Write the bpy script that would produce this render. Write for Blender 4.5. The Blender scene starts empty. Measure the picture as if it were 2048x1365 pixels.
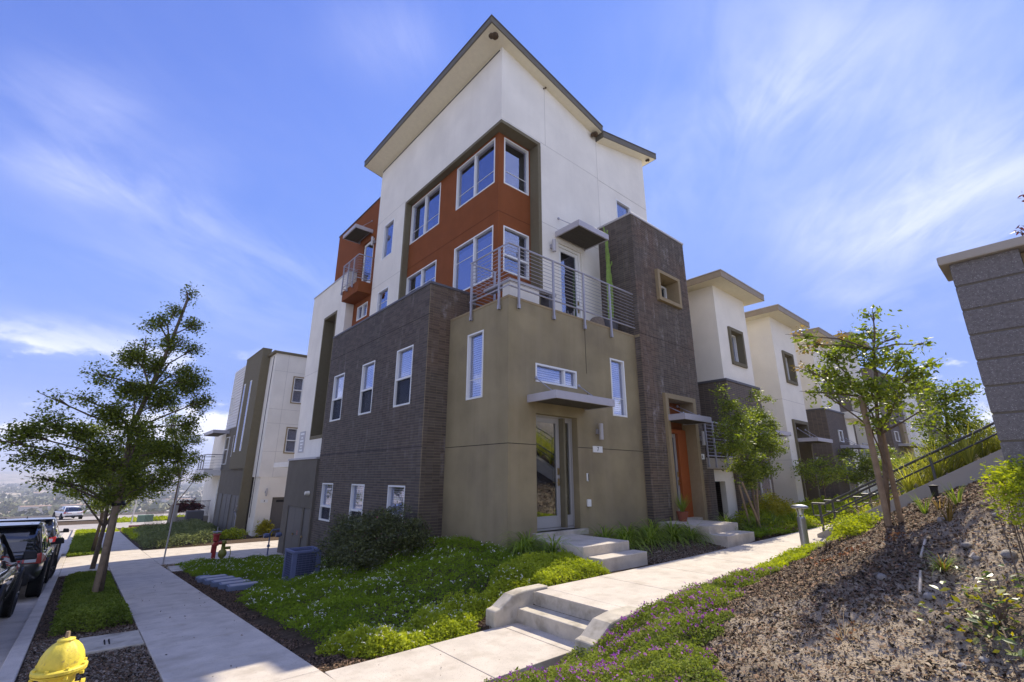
import bpy, math, random
import numpy as np
from mathutils import Vector, Matrix, noise
random.seed(7); rng = np.random.default_rng(11)
sc = bpy.context.scene
col = sc.collection

# ------------------------------------------------------------------ camera
cam_d = bpy.data.cameras.new('camera'); cam = bpy.data.objects.new('camera', cam_d); col.objects.link(cam)
cam_d.sensor_width = 36.0; cam_d.lens = 16.303; cam_d.clip_start = 0.05; cam_d.clip_end = 20000
Rv = (0.75562794, -0.65499431, 0.00297941); Uv = (-0.18593749, -0.21013899, 0.95982751); Fv = (0.62805547, 0.72582647, 0.28057488)
cam.matrix_world = Matrix(((Rv[0], Uv[0], -Fv[0], 0), (Rv[1], Uv[1], -Fv[1], 0), (Rv[2], Uv[2], -Fv[2], 1.55), (0, 0, 0, 1)))
sc.camera = cam

# ------------------------------------------------------------------ light
HAZE = 0.00030
CW = 3.1
SUN = Vector((0.95, 0.17, 1.0)).normalized()
elev = math.asin(SUN.z)
W = bpy.data.worlds.new('World'); sc.world = W; W.use_nodes = True
nt = W.node_tree; N = nt.nodes; L = nt.links
for n in list(N): N.remove(n)
out = N.new('ShaderNodeOutputWorld'); bg = N.new('ShaderNodeBackground'); L.new(bg.outputs[0], out.inputs[0])
sky = N.new('ShaderNodeTexSky'); sky.sky_type = 'NISHITA'; sky.sun_disc = False
sky.sun_elevation = elev; sky.sun_rotation = math.atan2(SUN.x, SUN.y)
sky.altitude = 100; sky.air_density = 1.0; sky.dust_density = 0.0; sky.ozone_density = 3.0
tint = N.new('ShaderNodeMix'); tint.data_type = 'RGBA'; tint.blend_type = 'MULTIPLY'; tint.inputs[0].default_value = 1
L.new(sky.outputs[0], tint.inputs[6]); tint.inputs[7].default_value = (0.60, 0.605, 1.02, 1)
spc = N.new('ShaderNodeSeparateColor'); cmc = N.new('ShaderNodeCombineColor'); L.new(tint.outputs[2], spc.inputs[0])
for i_, cap_ in enumerate((1.05, 1.62, 3.7)):
    n_ = N.new('ShaderNodeMath'); n_.operation = 'SMOOTH_MIN'; n_.inputs[1].default_value = cap_; n_.inputs[2].default_value = cap_ * .5; L.new(spc.outputs[i_], n_.inputs[0]); L.new(n_.outputs[0], cmc.inputs[i_])
tc = N.new('ShaderNodeTexCoord'); sep = N.new('ShaderNodeSeparateXYZ'); L.new(tc.outputs['Generated'], sep.inputs[0])
# clouds lie on a layer: direction divided by its height
def mth(op, a, b=None, c=None):
    n = N.new('ShaderNodeMath'); n.operation = op
    for i, v in enumerate((a, b, c)):
        if v is None: continue
        if isinstance(v, (int, float)): n.inputs[i].default_value = v
        else: L.new(v, n.inputs[i])
    return n.outputs[0]
zz = mth('ADD', mth('MAXIMUM', sep.outputs[2], 0.0), 0.12)
cx = mth('DIVIDE', sep.outputs[0], zz); cy = mth('DIVIDE', sep.outputs[1], zz)
# cirrus: streaks stretched along one direction
comb = N.new('ShaderNodeCombineXYZ')
u_ = mth('ADD', mth('MULTIPLY', cx, 0.80), mth('MULTIPLY', cy, 0.60)); v_ = mth('SUBTRACT', mth('MULTIPLY', cy, 0.80), mth('MULTIPLY', cx, 0.60))
L.new(mth('MULTIPLY', u_, 0.34), comb.inputs[0]); L.new(mth('MULTIPLY', v_, 0.66), comb.inputs[1])
def noi(vec, scale, det, rough, dist=0.0, w=None):
    n = N.new('ShaderNodeTexNoise'); n.inputs['Scale'].default_value = scale; n.inputs['Detail'].default_value = det
    n.inputs['Roughness'].default_value = rough; n.inputs['Distortion'].default_value = dist
    if w is not None: n.noise_dimensions = '4D'; n.inputs['W'].default_value = w
    L.new(vec, n.inputs['Vector']); return n.outputs[0]
def mapr(v, a, b, c=0.0, d=1.0, smooth=True):
    n = N.new('ShaderNodeMapRange'); n.interpolation_type = 'SMOOTHSTEP' if smooth else 'LINEAR'
    n.inputs[1].default_value = a; n.inputs[2].default_value = b; n.inputs[3].default_value = c; n.inputs[4].default_value = d
    L.new(v, n.inputs[0]); return n.outputs[0]
c1 = mapr(noi(comb.outputs[0], 2.2, 7, 0.56, 1.0, 3.1), 0.34, 0.70)
comb3 = N.new('ShaderNodeCombineXYZ'); L.new(mth('MULTIPLY', u_, 0.9), comb3.inputs[0]); L.new(mth('MULTIPLY', v_, 2.2), comb3.inputs[1])
c2 = mapr(noi(comb3.outputs[0], 2.4, 8, 0.62, 1.4, 7.7), 0.30, 0.74)
tex = mth('ADD', mth('MULTIPLY', c1, 0.62), mth('MULTIPLY', c2, 0.38))
def dotc(v):
    n = N.new('ShaderNodeVectorMath'); n.operation = 'DOT_PRODUCT'; L.new(tc.outputs['Generated'], n.inputs[0]); n.inputs[1].default_value = v; return n.outputs['Value']
def skydir(px, py):
    return (Vector(Fv) + Vector(Rv) * ((px - 1024) / 927.47) - Vector(Uv) * ((py - 682.5) / 927.47)).normalized()
# banks of high cloud: centre, end and breadth of each
total = None
for (ax_, ay_, bx_, by_, wd, am) in ((1270, 285, 1640, 175, .065, .52), (1480, 250, 2010, 60, .13, .36), (1560, 470, 2030, 330, .075, .44), (1650, 500, 2048, 480, .05, .40), (1640, 590, 1860, 590, .03, .30), (1750, 420, 2300, 200, .12, .30), (20, 310, 330, 400, .035, .46), (300, 400, 620, 545, .04, .44), (30, 180, 260, 215, .05, .35),
                                     (60, 290, 480, 330, .08, .14), (690, 60, 860, 100, .06, .26), (20, 660, 330, 690, .035, .42), (250, 500, 620, 640, .07, .26), (1180, 420, 1500, 380, .06, .22), (1330, 60, 1800, 5, .10, .24)):
    a_, b_ = skydir(ax_, ay_), skydir(bx_, by_); c_ = (a_ + b_).normalized(); t1 = (b_ - a_); ln = t1.length * .62; t1 = (t1 - c_ * t1.dot(c_)).normalized(); t2 = c_.cross(t1)
    q = mth('ADD', mth('POWER', mth('ABSOLUTE', mth('DIVIDE', dotc(t1), ln)), 2.4), mth('POWER', mth('ABSOLUTE', mth('DIVIDE', dotc(t2), wd)), 2.0))
    g = mth('MULTIPLY', mth('EXPONENT', mth('MULTIPLY', q, -1.0)), mth('MULTIPLY', mth('GREATER_THAN', dotc(c_), 0.0), am)); total = g if total is None else mth('ADD', total, g)
cir = mth('MULTIPLY', total, mth('ADD', mth('MULTIPLY', tex, 0.90), 0.04))
back = mapr(dotc(tuple(Vector(Fv))), 0.35, -0.15)   # unseen cloud added behind the camera to whiten and brighten the fill light
veil = mth('MULTIPLY', tex, mth('ADD', mth('MULTIPLY', back, 0.85), 0.03))
# low cumulus near the horizon
comb2 = N.new('ShaderNodeCombineXYZ'); az = mth('ARCTAN2', sep.outputs[0], sep.outputs[1])
L.new(mth('MULTIPLY', az, 5.0), comb2.inputs[0]); L.new(mth('MULTIPLY', sep.outputs[2], 11.0), comb2.inputs[1])
cu = mapr(noi(comb2.outputs[0], 1.5, 6, 0.55, 0.1, 5.2), 0.505, 0.60)
band = mth('MULTIPLY', mapr(sep.outputs[2], 0.03, 0.08), mapr(sep.outputs[2], 0.25, 0.15))
cum = mth('MULTIPLY', mth('MULTIPLY', cu, band), 0.8)
hz = mapr(sep.outputs[2], 0.0, 0.17, 0.45, 0.0)
fac = mth('MINIMUM', mth('ADD', mth('ADD', cir, veil), mth('ADD', cum, hz)), 0.93)
mixc = N.new('ShaderNodeMix'); mixc.data_type = 'RGBA'; L.new(fac, mixc.inputs[0]); L.new(cmc.outputs[0], mixc.inputs[6])
mixc.inputs[7].default_value = (4.5, 4.6, 5.3, 1)
L.new(mixc.outputs[2], bg.inputs[0]); bg.inputs[1].default_value = 0.112

sd = bpy.data.lights.new('sun', 'SUN'); sd.energy = 2.85; sd.angle = math.radians(0.53); sd.color = (1.0, 0.90, 0.73)
so = bpy.data.objects.new('sun', sd); so.location = (30, 10, 40); so.rotation_euler = SUN.to_track_quat('Z', 'Y').to_euler(); col.objects.link(so)
sc.view_settings.view_transform = 'Standard'; sc.view_settings.look = 'None'; sc.view_settings.gamma = 1.0; sc.view_settings.exposure = 1.28
sc.cycles.use_denoising = True; sc.cycles.max_bounces = 7; sc.cycles.transparent_max_bounces = 12; sc.cycles.volume_bounces = 0
sc.cycles.sample_clamp_indirect = 6

# ------------------------------------------------------------------ materials
def mat(name, rgb, rough=0.8, spec=0.3, metal=0.0, var=0.0, vscale=8.0, bump=0.0, bscale=60.0, streak=0.0, streak_col=None, transl=0.0, speck=None, coat=0.0, tint=0.0, det=5, patch=None):
    m = bpy.data.materials.new(name); m.use_nodes = True; t = m.node_tree; n = t.nodes; l = t.links
    b = n['Principled BSDF']; b.inputs['Base Color'].default_value = (*rgb, 1); b.inputs['Roughness'].default_value = rough
    b.inputs['Specular IOR Level'].default_value = spec; b.inputs['Metallic'].default_value = metal; b.inputs['Coat Weight'].default_value = coat
    geo = n.new('ShaderNodeNewGeometry'); pos = geo.outputs['Position']
    c = None
    def rgbn(v):
        x = n.new('ShaderNodeRGB'); x.outputs[0].default_value = (*v, 1); return x.outputs[0]
    c = rgbn(rgb)
    def mixn(f, a, bb, bt='MIX'):
        x = n.new('ShaderNodeMix'); x.data_type = 'RGBA'; x.blend_type = bt
        if isinstance(f, float): x.inputs[0].default_value = f
        else: l.new(f, x.inputs[0])
        l.new(a, x.inputs[6]); l.new(bb, x.inputs[7]); return x.outputs[2]
    def no(scale, d=4, r=0.55, vec=None):
        x = n.new('ShaderNodeTexNoise'); x.inputs['Scale'].default_value = scale; x.inputs['Detail'].default_value = d; x.inputs['Roughness'].default_value = r
        l.new(vec if vec is not None else pos, x.inputs['Vector']); return x.outputs[0]
    def mr(v, a, bb, cc=0.0, d=1.0):
        x = n.new('ShaderNodeMapRange'); x.inputs[1].default_value = a; x.inputs[2].default_value = bb; x.inputs[3].default_value = cc; x.inputs[4].default_value = d
        l.new(v, x.inputs[0]); return x.outputs[0]
    if tint > 0:
        a = n.new('ShaderNodeAttribute'); a.attribute_name = 'tint'
        f = mr(a.outputs['Fac'], 0, 1, 1 - tint, 1 + tint)
        hs = n.new('ShaderNodeHueSaturation'); l.new(c, hs.inputs['Color']); l.new(f, hs.inputs['Value'])
        l.new(mr(a.outputs['Fac'], 0, 1, 0.515, 0.487), hs.inputs['Hue']); c = hs.outputs[0]
    if var > 0:
        f = mr(no(vscale, det), 0.3, 0.7, 1 - var, 1 + var)
        hs = n.new('ShaderNodeHueSaturation'); l.new(c, hs.inputs['Color']); l.new(f, hs.inputs['Value']); c = hs.outputs[0]
    if patch:
        pc, ps, lo, hi, amt = patch
        f = mr(no(ps, 3, 0.6), lo, hi, 0.0, amt)
        c = mixn(f, c, rgbn(pc))
    if streak > 0:
        mp = n.new('ShaderNodeMapping'); mp.inputs['Scale'].default_value = (3.0, 3.0, 0.16); l.new(pos, mp.inputs[0])
        f = mr(no(1.0, 5, 0.6, mp.outputs[0]), 0.5, 0.8, 0.0, streak)
        c = mixn(f, c, rgbn(streak_col or tuple(v * 0.5 for v in rgb)))
    if speck:
        scol, ss, thr = speck
        vo = n.new('ShaderNodeTexVoronoi'); vo.inputs['Scale'].default_value = ss; l.new(pos, vo.inputs['Vector'])
        f = mr(vo.outputs['Color'], thr, thr + 0.02); c = mixn(f, c, rgbn(scol))
    l.new(c, b.inputs['Base Color'])
    if bump > 0:
        bp = n.new('ShaderNodeBump'); bp.inputs['Strength'].default_value = 1.0; bp.inputs['Distance'].default_value = bump
        l.new(no(bscale, 3, 0.6), bp.inputs['Height']); l.new(bp.outputs[0], b.inputs['Normal'])
    if transl > 0:
        tr = n.new('ShaderNodeBsdfTranslucent'); hs = n.new('ShaderNodeHueSaturation'); hs.inputs['Value'].default_value = 1.5; hs.inputs['Saturation'].default_value = 1.1
        l.new(c, hs.inputs['Color']); l.new(hs.outputs[0], tr.inputs['Color'])
        ms = n.new('ShaderNodeMixShader'); ms.inputs[0].default_value = transl; l.new(b.outputs[0], ms.inputs[1]); l.new(tr.outputs[0], ms.inputs[2])
        l.new(ms.outputs[0], n['Material Output'].inputs['Surface'])
    return m
M = {}
M['white'] = mat('white_stucco', (0.80, 0.76, 0.66), 0.9, 0.15, var=0.07, vscale=0.9, bump=0.007, bscale=85, streak=0.14, streak_col=(0.56, 0.52, 0.44), patch=((0.68, 0.64, 0.55), 0.7, 0.45, 0.8, 0.4))
M['cream'] = mat('cream_stucco', (0.82, 0.77, 0.65), 0.9, 0.15, var=0.05, vscale=1.2, bump=0.004, bscale=120)
M['taupe'] = mat('taupe_stucco', (0.305, 0.252, 0.145), 0.9, 0.15, var=0.13, vscale=1.3, bump=0.010, bscale=80, streak=0.42, streak_col=(0.40, 0.33, 0.21), patch=((0.20, 0.165, 0.11), 0.9, 0.45, 0.75, 0.6))
M['olive'] = mat('olive_trim', (0.165, 0.142, 0.088), 0.85, 0.2, var=0.06, bump=0.003, bscale=140)
M['tan_trim'] = mat('tan_trim', (0.31, 0.24, 0.135), 0.85, 0.2, var=0.06, bump=0.003, bscale=140)
M['darktaupe'] = mat('dark_taupe_stucco', (0.155, 0.138, 0.108), 0.9, 0.15, var=0.08, vscale=2.0, bump=0.005, bscale=110, streak=0.12)
M['red'] = mat('rust_red_stucco', (0.225, 0.072, 0.024), 0.9, 0.15, var=0.07, vscale=2.5, bump=0.006, bscale=120, streak=0.10, streak_col=(0.30, 0.13, 0.08))
M['orange'] = mat('orange_paint', (0.36, 0.095, 0.022), 0.7, 0.3, var=0.05)
M['vinyl'] = mat('white_vinyl', (0.78, 0.78, 0.74), 0.45, 0.4)
M['blind'] = mat('blind_slats', (0.88, 0.88, 0.86), 0.6, 0.3)
M['shade'] = mat('roller_shade', (0.16, 0.18, 0.26), 0.8, 0.2)
M['room'] = mat('room_dark', (0.02, 0.022, 0.025), 0.9, 0.1)
M['joint'] = mat('joint_dark', (0.04, 0.036, 0.03), 0.9, 0.1)
M['jointw'] = mat('joint_pale', (0.52, 0.49, 0.43), 0.9, 0.1)
M['jointr'] = mat('joint_rust', (0.10, 0.03, 0.015), 0.9, 0.1)
M['roof'] = mat('roof_fascia', (0.14, 0.125, 0.09), 0.6, 0.3, var=0.1, vscale=6)
M['fasc2'] = mat('tan_fascia', (0.30, 0.24, 0.16), 0.6, 0.3, var=0.08, vscale=4)
M['soffit'] = mat('soffit_cream', (0.78, 0.72, 0.54), 0.85, 0.2, var=0.04)
M['metal'] = mat('painted_steel', (0.36, 0.35, 0.38), 0.45, 0.5, metal=0.25, var=0.05)
M['canopy'] = mat('grey_canopy_paint', (0.44, 0.42, 0.44), 0.5, 0.4, metal=0.1, var=0.04)
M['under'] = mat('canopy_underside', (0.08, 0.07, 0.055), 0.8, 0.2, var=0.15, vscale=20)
M['coping'] = mat('metal_coping', (0.46, 0.44, 0.43), 0.5, 0.4, metal=0.2)
M['copingdark'] = mat('dark_coping', (0.10, 0.095, 0.10), 0.6, 0.4)
M['doorgrey'] = mat('grey_door_paint', (0.38, 0.37, 0.35), 0.5, 0.4)
M['brass'] = mat('brass', (0.45, 0.33, 0.14), 0.3, 0.5, metal=0.8)
M['concrete'] = mat('concrete', (0.56, 0.50, 0.42), 0.85, 0.2, var=0.12, vscale=2.6, det=8, bump=0.002, bscale=300, speck=((0.36, 0.33, 0.27), 160, 0.86), patch=((0.36, 0.31, 0.24), 3.1, 0.5, 0.72, 0.55))
M['concrete2'] = mat('stained_concrete', (0.50, 0.45, 0.36), 0.85, 0.2, var=0.16, vscale=5, bump=0.003, bscale=220, patch=((0.20, 0.17, 0.12), 4.0, 0.52, 0.75, 0.7))
M['wallc'] = mat('grey_wall_concrete', (0.40, 0.36, 0.30), 0.9, 0.15, var=0.08, vscale=1.5, bump=0.003, bscale=90)
M['asphalt'] = mat('street_concrete', (0.38, 0.35, 0.32), 0.9, 0.2, var=0.10, vscale=0.8, bump=0.003, bscale=200, patch=((0.2, 0.19, 0.17), 1.2, 0.5, 0.9, 0.4))
M['redcurb'] = mat('faded_red_curb_paint', (0.36, 0.15, 0.13), 0.8, 0.2, var=0.2, vscale=14, patch=((0.40, 0.34, 0.29), 18, 0.5, 0.7, 0.7))
M['soil'] = mat('soil', (0.09, 0.064, 0.042), 0.95, 0.1, var=0.35, vscale=14, bump=0.02, bscale=45)
M['dirt'] = mat('dry_dirt', (0.35, 0.285, 0.205), 0.95, 0.1, var=0.22, vscale=9, bump=0.03, bscale=38, patch=((0.11, 0.085, 0.062), 1.1, 0.42, 0.62, 0.85))
M['chip'] = mat('bark_chip', (0.125, 0.084, 0.052), 0.9, 0.2, tint=0.95)
M['chipg'] = mat('grey_wood_chip', (0.24, 0.20, 0.15), 0.9, 0.2, tint=0.5)
M['gravel'] = mat('tan_gravel', (0.33, 0.26, 0.17), 0.9, 0.2, tint=0.5)
M['rock'] = mat('rock', (0.26, 0.24, 0.215), 0.85, 0.3, var=0.3, vscale=12, bump=0.01, bscale=30)
M['bark'] = mat('tree_bark', (0.16, 0.12, 0.085), 0.9, 0.2, var=0.25, vscale=20, bump=0.01, bscale=50)
M['stake'] = mat('wooden_stake', (0.27, 0.20, 0.13), 0.85, 0.2, var=0.2, vscale=12, streak=0.4)
M['black'] = mat('black_rubber', (0.02, 0.02, 0.02), 0.7, 0.3)
LF = dict(
    tree=mat('tree_leaves', (0.145, 0.18, 0.02), 0.55, 0.35, tint=0.55, transl=0.38),
    crape=mat('crape_leaves', (0.19, 0.24, 0.03), 0.5, 0.4, tint=0.5, transl=0.40),
    crapered=mat('reddish_leaves', (0.24, 0.17, 0.05), 0.5, 0.4, tint=0.5, transl=0.4),
    cover=mat('cover_leaves', (0.185, 0.265, 0.022), 0.8, 0.12, tint=0.5, transl=0.32),
    lime=mat('lime_leaves', (0.35, 0.40, 0.04), 0.8, 0.12, tint=0.45, transl=0.35),
    strip=mat('strip_leaves', (0.165, 0.215, 0.030), 0.8, 0.12, tint=0.5, transl=0.3),
    purple=mat('trailing_leaves', (0.20, 0.245, 0.04), 0.8, 0.12, tint=0.5, transl=0.3),
    shrub=mat('shrub_leaves', (0.085, 0.098, 0.026), 0.45, 0.5, tint=0.6, transl=0.2),
    blade=mat('blade_leaves', (0.21, 0.29, 0.035), 0.5, 0.4, tint=0.45, transl=0.35),
    gold=mat('golden_leaves', (0.34, 0.31, 0.025), 0.6, 0.3, tint=0.35, transl=0.3),
    dry=mat('dry_blade', (0.34, 0.26, 0.13), 0.7, 0.2, tint=0.5, transl=0.25),
    maroon=mat('maroon_leaves', (0.13, 0.03, 0.025), 0.6, 0.3, tint=0.5, transl=0.25),
    white=mat('white_petals', (0.84, 0.82, 0.70), 0.7, 0.2, transl=0.2),
    violet=mat('purple_petals', (0.36, 0.10, 0.40), 0.7, 0.2, tint=0.4, transl=0.2),
    pink=mat('pink_petals', (0.45, 0.16, 0.24), 0.7, 0.2, tint=0.4, transl=0.2),
    cactus=mat('cactus_green', (0.22, 0.33, 0.07), 0.6, 0.3, var=0.15, vscale=15, transl=0.0),
    bank=mat('juniper_leaves', (0.20, 0.23, 0.085), 0.7, 0.2, tint=0.5, transl=0.25),
    bladey=mat('yellow_blade_leaves', (0.36, 0.37, 0.06), 0.5, 0.3, tint=0.4, transl=0.35),
    far=mat('valley_leaves', (0.11, 0.115, 0.055), 0.8, 0.2, tint=0.6))

def glass_mat(name, refl, tintc, tr, wav=0.004):
    m = bpy.data.materials.new(name); m.use_nodes = True; n = m.node_tree.nodes; l = m.node_tree.links; n.remove(n['Principled BSDF'])
    g = n.new('ShaderNodeBsdfGlossy'); g.inputs['Roughness'].default_value = 0.015; g.inputs['Color'].default_value = (*tintc, 1)
    t = n.new('ShaderNodeBsdfTransparent'); t.inputs['Color'].default_value = (tr, tr, tr * 1.04, 1)
    lw = n.new('ShaderNodeLayerWeight'); lw.inputs['Blend'].default_value = 0.35
    mr = n.new('ShaderNodeMapRange'); mr.inputs[3].default_value = refl; mr.inputs[4].default_value = min(1, refl + 0.32); l.new(lw.outputs['Facing'], mr.inputs[0])
    x = n.new('ShaderNodeMixShader'); l.new(mr.outputs[0], x.inputs[0]); l.new(t.outputs[0], x.inputs[1]); l.new(g.outputs[0], x.inputs[2])
    # slight waviness of real panes
    no_ = n.new('ShaderNodeTexNoise'); no_.inputs['Scale'].default_value = 1.3; bp = n.new('ShaderNodeBump'); bp.inputs['Distance'].default_value = wav
    ge = n.new('ShaderNodeNewGeometry'); l.new(ge.outputs['Position'], no_.inputs['Vector']); l.new(no_.outputs[0], bp.inputs['Height']); l.new(bp.outputs[0], g.inputs['Normal'])
    l.new(x.outputs[0], n['Material Output'].inputs['Surface']); return m
M['glass'] = glass_mat('window_glass', 0.17, (0.74, 0.80, 1.0), 0.85)
M['glassdoor'] = glass_mat('door_glass', 0.17, (0.9, 0.95, 0.95), 0.8, wav=0.0006)
M['screen'] = bpy.data.materials.new('insect_screen'); M['screen'].use_nodes = True
_n = M['screen'].node_tree.nodes; _l = M['screen'].node_tree.links; _t = _n.new('ShaderNodeBsdfTransparent'); _m = _n.new('ShaderNodeMixShader'); _m.inputs[0].default_value = 0.55
_n['Principled BSDF'].inputs['Base Color'].default_value = (.03, .035, .05, 1); _n['Principled BSDF'].inputs['Roughness'].default_value = .9
_l.new(_t.outputs[0], _m.inputs[1]); _l.new(_n['Principled BSDF'].outputs[0], _m.inputs[2]); _l.new(_m.outputs[0], _n['Material Output'].inputs['Surface'])
M['carglass'] = glass_mat('car_glass', 0.12, (0.9, 0.93, 1.0), 0.12)

def brick_mat(name, ax, base, rust, eff):
    """face bricks: one tone per brick from its cell in the bond, white salt stains"""
    m = bpy.data.materials.new(name); m.use_nodes = True; t = m.node_tree; n = t.nodes; l = t.links; b = n['Principled BSDF']
    b.inputs['Roughness'].default_value = 0.8; b.inputs['Specular IOR Level'].default_value = 0.3
    geo = n.new('ShaderNodeNewGeometry'); pos = geo.outputs['Position']
    add = n.new('ShaderNodeVectorMath'); add.operation = 'ADD'; l.new(pos, add.inputs[0])
    snap = n.new('ShaderNodeVectorMath'); snap.operation = 'SNAP'; l.new(add.outputs[0], snap.inputs[0])
    snap.inputs[1].default_value = (50, BL, BH) if ax == 'x' else (BL, 50, BH)
    wn = n.new('ShaderNodeTexWhiteNoise'); wn.noise_dimensions = '3D'; l.new(snap.outputs[0], wn.inputs['Vector'])
    cr = n.new('ShaderNodeValToRGB'); l.new(wn.outputs['Value'], cr.inputs[0]); e = cr.color_ramp.elements
    e[0].color = (*[v * 0.80 for v in base], 1); e[1].color = (*[v * 1.22 for v in base], 1); x = e.new(0.5); x.color = (*base, 1)
    def no(scale, d, vec):
        q = n.new('ShaderNodeTexNoise'); q.inputs['Scale'].default_value = scale; q.inputs['Detail'].default_value = d; l.new(vec, q.inputs['Vector']); return q.outputs[0]
    def mr(v, a, bb, cc, d):
        q = n.new('ShaderNodeMapRange'); q.inputs[1].default_value = a; q.inputs[2].default_value = bb; q.inputs[3].default_value = cc; q.inputs[4].default_value = d; l.new(v, q.inputs[0]); return q.outputs[0]
    mx = n.new('ShaderNodeMix'); mx.data_type = 'RGBA'; l.new(mr(no(0.55, 2, pos), 0.45, 0.62, 0, rust), mx.inputs[0]); l.new(cr.outputs[0], mx.inputs[6])
    mul = n.new('ShaderNodeMix'); mul.data_type = 'RGBA'; mul.blend_type = 'MULTIPLY'; mul.inputs[0].default_value = 1; l.new(cr.outputs[0], mul.inputs[6]); mul.inputs[7].default_value = (1.5, 1.08, 0.85, 1)
    l.new(mul.outputs[2], mx.inputs[7])
    mp = n.new('ShaderNodeMapping'); mp.inputs['Scale'].default_value = (4, 4, 1.1); l.new(pos, mp.inputs[0])
    f2 = n.new('ShaderNodeMath'); f2.operation = 'MULTIPLY'; l.new(mr(no(1.0, 6, mp.outputs[0]), 0.56, 0.72, 0, 1), f2.inputs[0]); l.new(mr(no(9, 3, pos), 0.35, 0.7, 0, eff), f2.inputs[1])
    m2 = n.new('ShaderNodeMix'); m2.data_type = 'RGBA'; l.new(f2.outputs[0], m2.inputs[0]); l.new(mx.outputs[2], m2.inputs[6]); m2.inputs[7].default_value = (0.38, 0.34, 0.31, 1)
    l.new(m2.outputs[2], b.inputs['Base Color'])
    bp = n.new('ShaderNodeBump'); bp.inputs['Distance'].default_value = 0.004; l.new(no(90, 4, pos), bp.inputs['Height']); l.new(bp.outputs[0], b.inputs['Normal'])
    return m
BL, BH = 0.2032, 0.0677
M['brick_x'] = brick_mat('charcoal_brick_side', 'x', (0.108, 0.092, 0.080), 0.10, 0.40)
M['brick_y'] = brick_mat('charcoal_brick_front', 'y', (0.116, 0.094, 0.073), 0.40, 0.75)
M['mortar'] = mat('mortar', (0.31, 0.25, 0.15), 0.95, 0.1, var=0.2, vscale=6)

def leaf_far_brick():
    """brick seen too far off to tell one brick from the next"""
    m = bpy.data.materials.new('distant_brick'); m.use_nodes = True; n = m.node_tree.nodes; l = m.node_tree.links; b = n['Principled BSDF']; b.inputs['Roughness'].default_value = 0.85
    geo = n.new('ShaderNodeNewGeometry'); sp = n.new('ShaderNodeSeparateXYZ'); l.new(geo.outputs['Position'], sp.inputs[0])
    ad = n.new('ShaderNodeMath'); ad.operation = 'ADD'; l.new(sp.outputs[0], ad.inputs[0]); l.new(sp.outputs[1], ad.inputs[1])
    cb = n.new('ShaderNodeCombineXYZ'); l.new(ad.outputs[0], cb.inputs[0]); l.new(sp.outputs[2], cb.inputs[1])
    br = n.new('ShaderNodeTexBrick'); br.offset = 0.0; br.inputs['Scale'].default_value = 1; br.inputs['Brick Width'].default_value = BL; br.inputs['Row Height'].default_value = BH; br.inputs['Mortar Size'].default_value = 0.007
    br.inputs['Color1'].default_value = (0.115, 0.088, 0.068, 1); br.inputs['Color2'].default_value = (0.085, 0.068, 0.056, 1); br.inputs['Mortar'].default_value = (0.19, 0.15, 0.105, 1)
    l.new(cb.outputs[0], br.inputs['Vector']); l.new(br.outputs[0], b.inputs['Base Color']); return m
M['brickfar'] = leaf_far_brick()

# ------------------------------------------------------------------ helpers
class MB:
    def __init__(s): s.v = []; s.f = []
    def add(s, vs, fs):
        o = len(s.v); s.v += [tuple(v) for v in vs]; s.f += [tuple(i + o for i in f) for f in fs]; return s
    def box(s, x0, x1, y0, y1, z0, z1):
        vs = [(x, y, z) for z in (z0, z1) for y in (y0, y1) for x in (x0, x1)]
        return s.add(vs, [(0, 2, 3, 1), (4, 5, 7, 6), (0, 1, 5, 4), (2, 6, 7, 3), (0, 4, 6, 2), (1, 3, 7, 5)])
    def hexa(s, b, t):  # 4 bottom points ccw, 4 top points
        return s.add(list(b) + list(t), [(3, 2, 1, 0), (4, 5, 6, 7), (0, 1, 5, 4), (1, 2, 6, 5), (2, 3, 7, 6), (3, 0, 4, 7)])
    def tube(s, pts, rad, n=8, cap=True):
        pts = [Vector(p) for p in pts]; rs = rad if isinstance(rad, (list, tuple)) else [rad] * len(pts)
        o = len(s.v); up = None
        for i, p in enumerate(pts):
            d = (pts[min(i + 1, len(pts) - 1)] - pts[max(i - 1, 0)]).normalized()
            if up is None: up = Vector((0, 0, 1)) if abs(d.z) < 0.9 else Vector((1, 0, 0))
            a = d.cross(up).normalized(); b = a.cross(d).normalized(); up = b
            for k in range(n):
                t = 2 * math.pi * k / n; s.v.append(tuple(p + (a * math.cos(t) + b * math.sin(t)) * rs[i]))
        for i in range(len(pts) - 1):
            for k in range(n):
                q = o + i * n; k2 = (k + 1) % n; s.f.append((q + k, q + k2, q + n + k2, q + n + k))
        if cap: s.f.append(tuple(o + k for k in range(n))[::-1]); s.f.append(tuple(o + (len(pts) - 1) * n + k for k in range(n)))
        return s
    def lathe(s, prof, c, n=20, axis='z'):
        o = len(s.v)
        for r, h in prof:
            for k in range(n):
                t = 2 * math.pi * k / n; a, b = r * math.cos(t), r * math.sin(t)
                s.v.append({'z': (c[0] + a, c[1] + b, c[2] + h), 'x': (c[0] + h, c[1] + a, c[2] + b), 'y': (c[0] + a, c[1] + h, c[2] + b)}[axis])
        for i in range(len(prof) - 1):
            for k in range(n):
                q = o + i * n; k2 = (k + 1) % n; s.f.append((q + k, q + k2, q + n + k2, q + n + k))
        return s
    def loc(s, dx, dy, dz):
        s.v = [(a + dx, b + dy, c + dz) for a, b, c in s.v]; return s
def bevel(o, w, seg=2):
    m = o.modifiers.new('bevel', 'BEVEL'); m.width = w; m.segments = seg; m.limit_method = 'ANGLE'; m.angle_limit = math.radians(40)
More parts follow.
